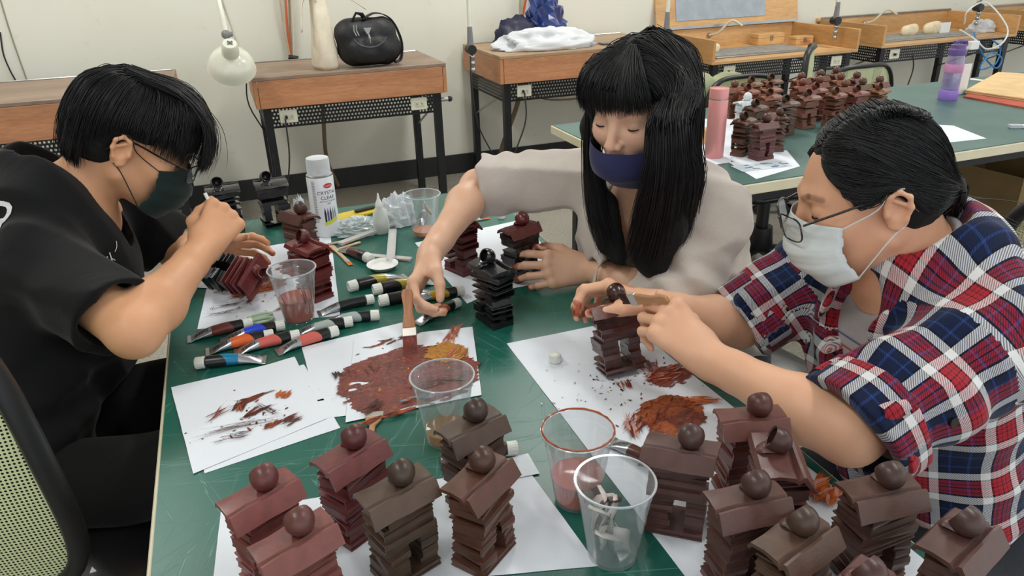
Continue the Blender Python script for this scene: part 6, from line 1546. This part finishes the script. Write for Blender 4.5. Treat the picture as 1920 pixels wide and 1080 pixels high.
# ================= the person in black at the left
def person_left():
    loc = V3(-.47, 1.33, 0); t = person('short-haired person in a black T-shirt and glasses at the left holding a tilted sculpture', tuple(loc))
    h = dict(o=P(246, 270, 1.40), f=face_dir(-22, 30, Rh), u=Zv)
    NB = V3(-.325, 1.555, .975); SR, SL = V3(-.345, 1.375, .935), V3(-.275, 1.705, .925)
    ER, WR = P(252, 622, 1.17), P(384, 462, 1.38); EL, WL = V3(-.175, 1.735, .80), P(366, 484, 1.58)
    PEL = V3(-.47, 1.34, .60); fw = unit(V3(.93, .25, 0))
    B = Body(); add_head(B, h, NB); B.cap(NB, NB + V3(-.03, 0, -.05), .062, .075, k=.03)
    B.cap(SR, SL, .044, .044, k=.04); B.ecap(NB + V3(-.03, 0, -.06), PEL + V3(0, 0, .1), fw, (.13, .09), (.12, .09), k=.05)
    arm(B, SR, ER, WR, .048, .040, .044, .0265); arm(B, SL, EL, WL, .046, .038, .042, .026)
    xr = unit(P(412, 412, 1.41) - WR); nr = -Fh * .75 + Rh * .45 + Zv * .25
    HR = add_hand(B, WR, xr, nr, True, [(1.05, 1.25, .7), (1.2, 1.3, .8), (1.3, 1.35, .8), (1.35, 1.35, .8)], [(.020, .020, -.014), (.048, .036, -.036), (.078, .034, -.044), (.100, .026, -.044)])
    xl = unit(P(440, 462, 1.62) - WL); nl = Fh * .55 + Zv * .25 - Rh * .1
    HL = add_hand(B, WL, xl, nl, False, [(.4, .5, .3), (.45, .55, .3), (.5, .55, .3), (.5, .55, .35)], THUMB_REL)
    V, F = B.mesh(.0027, (-.72, 1.0, .55), (.16, 1.95, 1.27))
    Tn = face_tint(V, h, np.ones((len(V), 3)))
    Tn = tint_stain(V, Tn, HL['tips'], (.6, .3, .25), .016, 3, .1)
    np_mesh('body', V, F, skin('skin_left', (220, 166, 128)), t, loc, Tn); nails(HR, t, loc, nail_m); lashes(h, t, loc, lash_m)
    S = Body(); ch = NB + V3(-.05, -.02, -.17)
    S.ecap(SR + V3(-.02, 0, -.02), SL + V3(-.02, 0, -.02), Zv, (.068, .064), (.068, .064), k=.03)
    S.ecap(NB + V3(-.045, -.01, -.035), ch, fw, (.165, .105), (.185, .125), k=.06); S.ecap(ch, PEL + V3(0, 0, .02), fw, (.18, .125), (.175, .13), k=.06)
    for s_, E_, cut_ in ((SR, ER, .80), (SL, EL, .84)):
        u_ = unit(E_ - s_); L_ = np.linalg.norm(E_ - s_); c_ = s_ + u_ * L_ * cut_
        S.cap(s_, s_ + u_ * L_ * 1.0, .066, .070, k=.035); S.cut(c_, u_, .19, .004); S.cap(c_ - u_ * .035, c_ + u_ * .1, .058, .062, k=.003, neg=True)
    S.ecap(NB + V3(.035, .0, -.06), NB + V3(-.005, .0, .10), fw, (.066, .070), (.070, .066), k=.010, neg=True)
    uR = unit(ER - SR)
    def dsp(p): return crease(p, 20, (.4, .2, 1), 7, .0055) * sm(-p[:, 2], -.93, -.80) + crease(p, 26, (.3, .1, -.9), 3, .003) + folds(p, SR + uR * .02 + V3(.03, 0, -.04), unit(V3(.7, .3, .6)), .004, 75, .12, 3) + folds(p, PEL + V3(.05, 0, .13), Zv, .008, 70, .22, 9)
    V, F = S.mesh(.0036, (-.75, 1.0, .42), (.02, 1.98, 1.12), dsp)
    sh = np_mesh('t_shirt', V, F, fabric('black_cotton', (15, 16, 18), sheen=.08, wr=.35), t, loc)
    # ribbed collar
    # prints on chest and back
    prw = mat('print_white', (222, 222, 226), .6, var=.02)
    def project(txt, c, right, up, nrm, size, nm):
        vs, fs = text_mesh(txt, size); from mathutils.bvhtree import BVHTree
        bv = BVHTree.FromPolygons([tuple(v) for v in V], [tuple(int(i) for i in f) for f in F]); out = []
        for x, _, z in vs:
            o_ = c + right * x + up * z + nrm * .25; r_ = bv.ray_cast(Vector(o_), Vector(-nrm)); out.append((np.array(r_[0]) + nrm * .002 if r_[0] else c + right * x + up * z) - loc)
        meshobj(nm, out, fs, prw, t, False)
    nrm = unit(V3(.80, -.55, 0)); rt = np.cross(Zv, nrm); project('劍', P(250, 520, 1.33), rt, unit(Zv + nrm * .0), nrm, .046, 'chest_print')
    project('\u30ce', P(230, 470, 1.36), rt, Zv, nrm, .022, 'chest_print'); project('\u4e36', P(243, 497, 1.35), rt, Zv, nrm, .022, 'chest_print')
    nb = unit(V3(-.75, -.66, 0)); rb = np.cross(Zv, nb); project('R', P(6, 450, 1.25), rb, Zv, nb, .09, 'back_print')
    # trousers
    B2 = Body(); kR, kL = V3(-.10, 1.13, .615), V3(-.06, 1.44, .61); trousers(B2, PEL - V3(0, 0, .03), kL, kR, V3(-.10, 1.42, .10), V3(-.12, 1.12, .10))
    V2, F2 = B2.mesh(.008, (-.75, .85, .02), (.1, 1.7, .85), lambda p: crease(p, 18, (1, .2, 0), 3, .006)); np_mesh('trousers', V2, F2, fabric('black_trousers', (14, 14, 16), sheen=.05, wr=.4), t, loc)
    for a in (V3(-.10, 1.42, .085), V3(-.12, 1.12, .085)): shoe(t, a, (1, 0), black_shoe, loc)
    dk = fabric('dark_green_mask', (24, 42, 40), wr=.1); face_mask(h, t, loc, dk, cable_m)
    metal_fr = mat('gunmetal_frame', (60, 60, 64), .25, .8); glasses(h, t, loc, metal_fr, .024, .018, .124, -.006)
    Hm = Body(); Hm.frame(h['o'], h['L'][0][:, 0], h['L'][0][:, 1], h['L'][0][:, 2])
    Hm.ell((0, -.014, .042), (.0785, .094, .082), k=.02); Hm.ell((0, -.050, .000), (.072, .060, .060), k=.03); Hm.ell((0, .068, .062), (.060, .046, .040), k=.03)
    Hm.ell((0, .095, -.020), (.09, .09, .055), k=.012, neg=True)
    for s in (-1, 1): Hm.ell((s * .085, .012, -.022), (.030, .055, .048), k=.012, neg=True); Hm.ell((s * .090, -.012, -.004), (.016, .024, .034), k=.008, neg=True)
    Hm.frame(); V, F = Hm.mesh(.0035, h['o'] - .2, h['o'] + .2, lambda p: .001 * np.sin(vnoise(p, 60, 2) * 9)); hr = np_mesh('hair', V, F, hair_in, t, loc)
    wl = lambda *q: [W_(h, a) for a in q]; sheets = []
    fr = [wl((x * .3, -.045, .126), (x * .75, .050, .130), (x * .95, .106, .098), (x * 1.02, .128, .050), (x, .126, .008 - .010 * cos(x * 30))) for x in (-.068, -.045, -.02, .0, .02, .045, .068)]
    sheets.append((fr, 1500, .0038))
    for s in (-1, 1):
        sd = [wl((s * .01, -.045 + .01 * k, .126), (s * .056, y * .8, .108), (s * (.083 - 4 * max(0, y - .05) ** 1.5), y, .055), (s * (.081 - 4 * max(0, y - .05) ** 1.5), y + .004, ze)) for k, (y, ze) in enumerate([(-.105, -.045), (-.080, -.030), (-.055, -.008), (-.025, .018), (.0, .024), (.03, .018), (.055, .008), (.085, .0), (.108, .002)])]
        sheets.append((sd, 900, .0026))
    bk = [wl((x * .1, -.05, .126), (x * .7, -.106 + 3 * x * x, .09), (x, -.122 + 6 * x * x, .030), (x * .9, -.108 + 5 * x * x, -.035), (x * .8, -.094 + 4 * x * x, -.062)) for x in (-.085, -.05, -.02, .02, .05, .085)]
    sheets.append((bk, 1000, .003))
    strands('hair_strands', sheets, hr, hair_m, 9, .00085, stray=.06, over=Hm).location = tuple(-loc)
    return t, HL, HR
G_T, G_HL, G_HR = person_left()

# ================= the person in the plaid shirt at the right
def person_right():
    loc = V3(1.02, .66, 0); t = person('dark-haired person in a plaid shirt, white mask and glasses at the right', tuple(loc))
    h = dict(o=P(1634, 364, 1.06), f=face_dir(-9, 16, -Rh), u=Zv)
    NB = V3(.905, .735, .955); SL, SR = V3(.900, .590, .915), V3(.905, .890, .895)
    EL, WL = P(1592, 812, .955), P(1322, 668, 1.085); ER, WR = V3(.765, .93, .79), P(1232, 572, 1.22)
    PEL = V3(1.01, .68, .54); fw = unit(V3(-.97, .10, 0))
    B = Body(); add_head(B, h, NB); B.cap(NB, NB + V3(.02, 0, -.05), .056, .07, k=.03)
    B.cap(SR, SL, .040, .040, k=.04); B.ecap(NB + V3(.03, 0, -.07), PEL + V3(0, 0, .1), fw, (.12, .08), (.11, .08), k=.05)
    arm(B, SL, EL, WL, .046, .040, .043, .0255); arm(B, SR, ER, WR, .044, .037, .040, .0245)
    xl = unit(P(1248, 590, 1.10) - WL); nl = -Fh * .80 + Zv * .40 + Rh * .25
    HL = add_hand(B, WL, xl, nl, False, [(.85, 1.15, .5), (1.0, 1.15, .5), (1.05, 1.15, .55), (1.1, 1.15, .6)], [(.020, .020, -.012), (.052, .036, -.032), (.080, .034, -.044), (.102, .024, -.050)])
    xr = unit(P(1160, 545, 1.235) - WR); nr = Fh * .45 + Zv * .75
    HR = add_hand(B, WR, xr, nr, True, [(.55, .9, .5), (.6, .95, .5), (.65, 1.0, .5), (.7, 1.0, .5)], [(.020, .024, -.012), (.050, .046, -.030), (.074, .050, -.044), (.094, .046, -.054)])
    V, F = B.mesh(.0026, (.42, .38, .50), (1.16, 1.18, 1.27))
    Tn = face_tint(V, h, np.ones((len(V), 3))); L = (V - h['L'][1]) @ h['L'][0]
    fc = sm(-np.linalg.norm((L - V3(0, .03, -.01)) / (.1, .11, .14), axis=1), -1.3, -.9); Tn *= 1 - fc[:, None] * np.array((.03, .08, .10))
    Tn = tint_stain(V, Tn, HR['tips'], (.55, .22, .18), .03, 3, .1); Tn = tint_stain(V, Tn, [WR + xr * .06], (.75, .5, .42), .05, 6, .2, 110)
    np_mesh('body', V, F, skin('skin_right', (232, 182, 150)), t, loc, Tn); nails(HL, t, loc, nail_m); nails(HR, t, loc, mat('nail_stained', (150, 60, 50), .35)); lashes(h, t, loc, lash_m)
    # grey T-shirt under the open flannel
    ch = NB + V3(.035, -.0, -.16)
    U = Body(); U.ecap(NB + V3(.02, 0, -.04), ch, fw, (.12, .088), (.13, .102), k=.06); U.ecap(ch, PEL, fw, (.135, .104), (.14, .11), k=.05); U.cap(SR, SL, .046, .046, k=.04)
    U.ecap(NB + V3(-.02, 0, -.02), NB + V3(-.03, 0, .1), fw, (.060, .066), (.064, .066), k=.008, neg=True)
    Vu, Fu = U.mesh(.0045, (.75, .38, .48), (1.25, 1.1, 1.06), lambda p: crease(p, 20, (0, .3, 1), 5, .003)); np_mesh('t_shirt', Vu, Fu, fabric('grey_jersey', (172, 168, 170)), t, loc)
    # chest print
    from mathutils.bvhtree import BVHTree
    bv = BVHTree.FromPolygons([tuple(v) for v in Vu], [tuple(int(i) for i in f) for f in Fu])
    nrm = unit(V3(-.90, .0, .30)); rt = unit(np.cross(Zv, nrm)); up = np.cross(nrm, rt); c0 = V3(.84, .742, .80)
    def proj(vs, off): 
        out = []
        for x, z in vs:
            o_ = c0 + rt * x + up * z; r_ = bv.ray_cast(Vector(o_ + nrm * .4), Vector(-nrm)); out.append((np.array(r_[0]) if r_[0] else o_) + nrm * off - loc)
        return out
    def patch(x0, x1, z0, z1, off, m_, nm, n_=10):
        vs = [(x0 + (x1 - x0) * i / n_, z0 + (z1 - z0) * j / n_) for i in range(n_ + 1) for j in range(n_ + 1)]
        meshobj(nm, proj(vs, off), [(i * (n_ + 1) + j, i * (n_ + 1) + j + 1, (i + 1) * (n_ + 1) + j + 1, (i + 1) * (n_ + 1) + j) for i in range(n_) for j in range(n_)], m_, t)
    patch(-.09, .09, -.075, .0, .0012, fabric('print_slate', (56, 62, 72)), 'print_panel')
    patch(-.09, .09, .018, .0205, .0016, mat('print_red', (180, 80, 90), .7), 'print_stripe'); patch(-.09, .09, .034, .0365, .0016, mat('print_blue', (84, 104, 150), .7), 'print_stripe')
    for txt, sz, z_ in (('COMFORT', .036, -.042), ('THING', .013, -.012)):
        vs, fs = text_mesh(txt, sz); meshobj('print_lettering', proj([(x, z + z_) for x, _, z in vs], .0022), fs, mat('print_pale', (176, 184, 190), .7), t, False)
    # flannel shirt
    S = Body(); S.ecap(SR + V3(.02, 0, -.02), SL + V3(.02, 0, -.02), Zv, (.066, .062), (.066, .062), k=.03)
    S.ecap(NB + V3(.035, 0, -.05), ch, fw, (.155, .105), (.172, .120), k=.06); S.ecap(ch, PEL + V3(0, 0, -.02), fw, (.172, .120), (.175, .130), k=.06)
    # the open front shows the T-shirt
    fo = NB + V3(-.0, .02, -.10); S.ecap(NB + V3(-.16, .012, -.02), PEL + V3(-.20, .01, .05), fw, (.040, .10), (.052, .13), k=.012, neg=True)
    S.ecap(NB + V3(.0, .0, -.045), NB + V3(-.02, 0, .12), fw, (.062, .070), (.075, .075), k=.008, neg=True)
    S.ell(NB + V3(-.09, .006, -.07), (.07, .045, .08), k=.02, neg=True)
    arms_ = []
    for s_, E_, W2, cut_, r1, r2 in ((SL, EL, WL, .99, .074, .078), (SR, ER, WR, .96, .064, .066)):
        u_ = unit(E_ - s_); L_ = np.linalg.norm(E_ - s_); c_ = s_ + u_ * L_ * cut_; S.cap(s_, s_ + u_ * L_ * 1.3, r1, r2, k=.04)
        arms_.append((s_, u_, L_, c_, r2))
    for (s_, u_, L_, c_, r2) in arms_:
        S.cut(c_ - u_ * .018, u_, .17, .004); S.cap(c_ - u_ * .06, c_ + u_ * .12, r2 - .018, r2 - .014, k=.003, neg=True)
    # rolled cuffs
    def dsp(p): 
        u_ = arms_[0][1]
        return crease(p, 19, (.3, .1, 1), 4, .006) + crease(p, 30, u_, 8, .004) + folds(p, SL + u_ * .12, u_, .006, 70, .12, 2) + folds(p, SR + arms_[1][1] * .1, arms_[1][1], .004, 80, .1, 6)
    V, F = S.mesh(.0036, (.66, .36, .44), (1.30, 1.16, 1.10), dsp)
    # cloth coordinates: sleeves follow the arm, the rest follows the trunk
    lat = unit(SL - SR); zy = SL[2] - .075
    def uvf(V, F):
        C_ = V[F].mean(1); P_ = V[F].reshape(-1, 3); rep = lambda m: np.repeat(m, 4)
        def unwrap(q, per):                      # keep the four corners of a face on one side of the angle seam
            q = q.reshape(-1, 4, 2); q[:, :, 0] = q[:, :1, 0] + (q[:, :, 0] - q[:, :1, 0] + per / 2) % per - per / 2; return q.reshape(-1, 2)
        uv = unwrap(cyl_uv(P_, PEL + V3(0, 0, -.1), NB, -fw, .15), 2 * pi * .15)
        q = P_ - (NB + V3(.03, 0, 0)); zz = P_[:, 2] - zy; f_ = q @ fw; over = np.stack([q @ lat, np.arctan2(zz, f_) * .105 + .03], 1); m_ = rep(C_[:, 2] > zy); uv[m_] = over[m_]
        for (s_, u_, L_, c_, r2), off in zip(arms_, (.03, .05)):
            d, tt = seg_dist(C_, s_ + u_ * .055, s_ + u_ * L_ * 1.3); m_ = rep((d < r2 + .022) & (tt > .005)); u2 = unwrap(cyl_uv(P_, s_, s_ + u_, Fh, .07, (off, .02)), 2 * pi * .07); uv[m_] = u2[m_]
        return np.concatenate([uv, np.zeros((len(uv), 1))], 1)
    pm = plaid_mat(); fl = np_mesh('flannel_shirt', V, F, pm, t, loc, uv=uvf)
    for (s_, u_, L_, c_, r2) in arms_:
        C_ = Body(); C_.cap(c_ - u_ * .06, c_ + u_ * .06, r2 + .005, r2 + .007, k=.01); C_.cut(c_, u_, .2, .004); C_.cut(c_ - u_ * .052, -u_, .2, .004); C_.cap(c_ - u_ * .1, c_ + u_ * .1, r2 - .012, r2 - .010, k=.003, neg=True)
        Vc, Fc = C_.mesh(.0032, c_ - .13, c_ + .13, lambda p: crease(p, 26, u_, 5, .003)); np_mesh('rolled_cuff', Vc, Fc, pm, t, loc, uv=cyl_uv(Vc, s_, s_ + u_, Fh, .07, (.06, .055)))
    # collar
    C_ = Body()
    ring = [NB + V3(.035, 0, .045), NB + V3(.015, -.062, .030), NB + V3(-.035, -.078, -.015), NB + V3(-.085, -.060, -.070)]
    ring2 = [NB + V3(.035, 0, .045), NB + V3(.015, .062, .030), NB + V3(-.035, .078, -.015), NB + V3(-.085, .062, -.070)]
    for rg_ in (ring, ring2):
        P_ = [np.array(q) for q in spline([tuple(q) for q in rg_], 5)]
        for a, b in zip(P_, P_[1:]):
            nn_ = unit(unit((a + b) / 2 - NB - V3(0, 0, -.02)) + V3(0, 0, .35)); C_.ecap(a, b, nn_, (.030, .0065), (.030, .0065), k=.006)
    Vc, Fc = C_.mesh(.0032, NB - .17, NB + .14); np_mesh('collar', Vc, Fc, pm, t, loc, uv=cyl_uv(Vc, NB - Zv * .1, NB + Zv * .1, -fw, .075, (.02, .0)))
    btn = mat('button_black', (20, 20, 22), .3)
    # sleeve tab with button
    s_, u_, L_, c_, r2 = arms_[0]
    q = c_ - u_ * .085; dv = unit(-Fh - u_ * (-Fh @ u_)); m = MB(); a = q + dv * (r2 + .006) - loc; m.cyl(tuple(a - dv * .006), tuple(a - dv * .001), .0065, 16); m.build('button', btn, t, 40)
    a = NB + V3(-.145, -.045, -.135) - loc; MB().cyl(tuple(a), tuple(a + V3(-.004, -.002, .001)), .0055, 14).build('button', btn, t, 40)
    B2 = Body(); kR, kL = V3(.74, .80, .52), V3(.74, .54, .52); trousers(B2, PEL - V3(0, 0, .03), kL, kR, V3(.78, .54, .10), V3(.78, .80, .10))
    V2, F2 = B2.mesh(.009, (.5, .2, .02), (1.35, 1.1, .8)); np_mesh('trousers', V2, F2, fabric('dark_trousers', (34, 36, 44)), t, loc)
    for a in (V3(.78, .54, .085), V3(.78, .80, .085)): shoe(t, a, (-1, 0), black_shoe, loc)
    wm = fabric('white_mask', (214, 222, 222), wr=.1, sheen=0); face_mask(h, t, loc, wm, wm)
    glasses(h, t, loc, blk_fr, .025, .019, .128, -.010)
    Hm = Body(); Hm.frame(h['o'], h['L'][0][:, 0], h['L'][0][:, 1], h['L'][0][:, 2])
    Hm.ell((0, -.012, .042), (.0765, .088, .0825), k=.02); Hm.ell((0, -.040, -.006), (.070, .058, .056), k=.03); Hm.ell((0, -.100, -.020), (.018, .020, .020), k=.02)
    Hm.ell((0, .115, .018), (.085, .055, .085), k=.015, neg=True); Hm.ell((0, .09, -.04), (.09, .10, .07), k=.012, neg=True)
    for s in (-1, 1): Hm.ell((s * .090, -.010, -.004), (.020, .026, .036), k=.008, neg=True)
    Hm.frame(); V, F = Hm.mesh(.0035, h['o'] - .2, h['o'] + .2, lambda p: .0008 * np.sin(vnoise(p, 60, 2) * 9)); hr = np_mesh('hair', V, F, hair_in, t, loc)
    wl = lambda *q: [W_(h, a) for a in q]; sheets = []
    px_ = .012      # parting, slightly to the left side
    for s in (-1, 1):
        sw = [wl((px_ + s * .003, y0 - .002, z0 - .006), (px_ + s * .030, y0 * .92, z0 - .003), (s * (.066 - .045 * k / 7), y0 * .6 - .01 - .005 * k / 7, .094 + .012 * k / 7), (s * (.080 - .055 * k / 7), -.035 - .052 * k / 7, .040 + .030 * k / 7), (s * (.050 - .035 * k / 7), -.088 - .008 * k / 7, .004 + .012 * k / 7), (0, -.106, -.018))
              for k, (y0, z0) in enumerate([(y_, .048 + .0825 * math.sqrt(1 - ((y_ + .012) / .089) ** 2)) for y_ in (.058, .052, .043, .028, .005, -.02, -.05, -.078)])]
        sheets.append((sw, 1700, .0016))
        tp_ = [wl((px_ + s * .003, .056, .093), (px_ + s * .030, .053, .096), (s * .066, .025, .094), (s * .080, -.035, .040), (s * .050, -.088, .004), (0, -.106, -.018)), wl((s * .040, .064, .074), (s * .062, .062, .062), (s * .078, .028, .040), (s * .082, -.02, .036), (s * .058, -.085, .006), (0, -.106, -.018)), wl((s * .060, .050, .046), (s * .070, .046, .034), (s * .079, .018, .024), (s * .083, -.012, .034), (s * .066, -.07, -.010), (0, -.104, -.024)),
               wl((s * .068, .034, .012), (s * .074, .030, .012), (s * .079, .010, .018), (s * .083, -.014, .033), (s * .070, -.055, -.020), (0, -.102, -.028))]
        sheets.append((tp_, 800, .0014))
    pt = [wl((0, -.104, -.018)) + [P(x1, y1, 1.08), P(x2, y2, 1.10), P(x3, y3, 1.12)] for x1, y1, x2, y2, x3, y3 in [(1790, 380, 1835, 405, 1895, 440), (1788, 398, 1835, 432, 1890, 490), (1780, 416, 1815, 458, 1868, 515)]]
    strands('hair_strands', sheets, hr, hair_m, 14, .00075, stray=.03, over=Hm, gap=.001).location = tuple(-loc)
    strands('ponytail', [(pt, 600, .007)], hr, hair_br, 15, .0009, stray=.25).location = tuple(-loc)
    q = W_(h, (0, -.106, -.018)) - loc
    local_tube('hair_tie', h, [(.018 * cos(a), -.112, -.020 + .018 * sin(a)) for a in [2 * pi * k / 14 for k in range(15)]], .005, lash_m, t, loc)
    return t, HL, HR
N_T, N_HL, N_HR = person_right()
# ------------------------------------------------------------------ sculptures and brushes held in the hands
def basis_place(o, loc, x, y, z):
    x, y, z = map(lambda q: Vector(q), (x, y, z)); m = Matrix((x, y, z)).transposed().to_4x4(); m.translation = Vector(loc); o.matrix_world = m
# tilted one in the left-hand person's hands: roof points right, cup side up towards the camera
zc_ = unit(Rh * .93 - Zv * .03 - Fh * .36); yc_ = unit(-Fh * .55 + Zv * .83); yc_ = unit(yc_ - zc_ * (yc_ @ zc_)); xc_ = np.cross(yc_, zc_)
c = sculpture(('m', 1), (0, 0, 0), 0, (112, 42, 40), 'half painted sculpture tilted on its side in the hands of the person in black', 'book sculptures being painted in the hands')
c.location = tuple(P(398, 507, 1.555)); basis_place(c, P(398, 507, 1.555), xc_, yc_, zc_)
for ch in c.children:
    nm = ch.name.split('.')[0]
    if nm in ('base_slab',) or (nm == 'book' and ch.location.z < .052): ch.color = (*lin((26, 24, 28)), 1)
# wet one held by the right-hand person, leaning back
zc_ = unit(Zv + Fh * .16 - Rh * .12); xc_ = unit(unit(V3(cos(rad(-6)), sin(rad(-6)), 0)) - zc_ * .0); xc_ = unit(xc_ - zc_ * (xc_ @ zc_)); yc_ = np.cross(zc_, xc_)
c = sculpture(('g', 1), (0, 0, 0), 0, (70, 34, 30), 'wet brown sculpture being painted by the person in plaid', 'book sculptures being painted in the hands')
hp = T(1162, 690, .757); basis_place(c, hp, xc_, yc_, zc_)
for ch in c.children:
    if ch.name.split('.')[0] in ('roof_book',): ch.color = (*lin((98, 52, 44)), 1)
def held_brush(label, tip, end, w_, side, bcol, hcol, hb=.03, wide=1.0):
    """brush standing between two points of space; side = direction of its flat width"""
    tip, end = np.array(tip), np.array(end); x = unit(end - tip); y = unit(np.array(side) - x * (np.array(side) @ x)); z = np.cross(x, y); L = np.linalg.norm(end - tip)
    t = thing('paint_brush', label, 'brush', tuple(tip), 0, 'flat paint brushes on the near table'); basis_place(t, tip, x, y, z)
    m = MB()
    for k in range(18):
        yy = (k / 17 - .5) * w_; m.tube([(.0012 * abs(sin(k * 2.3)), yy * 1.05, .0008 * sin(k)), (hb, yy * .95, 0)], [.0006, .0013], 5)
    m.build('bristles', bcol, t)['kind'] = 'stuff'
    MB().box(hb - .002, hb + .014, -w_ / 2 - .001, w_ / 2 + .001, -.0034, .0034).build('ferrule', tin, t, bevel=.001)
    nk = .0062 * wide; pl = [(hb + .0135, -w_ * .46), (hb + .024, -w_ * .46), (hb + .042, -nk), (L * .75, -nk * 1.05), (L - .012, -nk * 1.35), (L - .002, -nk), (L, 0), (L - .002, nk), (L - .012, nk * 1.35), (L * .75, nk * 1.05), (hb + .042, nk), (hb + .024, w_ * .46), (hb + .0135, w_ * .46)]
    MB().prism(pl, -.0032, .0032).build('handle', hcol, t, bevel=.0012); return t
tip = T(770, 664, .7545); held_brush('paint-covered flat brush upright in the hand over the palette', tip, P(763, 541, 1.335), .024, Rh, PAINTS[0], wood('brush_handle_stained', (150, 82, 52), (196, 140, 96), 0), .034, 1.3)
held_brush('short flat brush held against the wet brown sculpture', P(1163, 560, 1.165), P(1254, 562, 1.085), .020, Zv - Fh * .5, PAINTS[5], wood_worn, .022, 1.0)
g = thing('detail_tool', 'small pale tool tip held up by the person in black', 'tool', tuple(P(384, 362, 1.40)))
a = P(384, 362, 1.40); b_ = P(404, 400, 1.415) - a; MB().tube([(0, 0, 0), tuple(b_)], [.0035, .003], 8).build('tool_stick', white_m, g, 60)
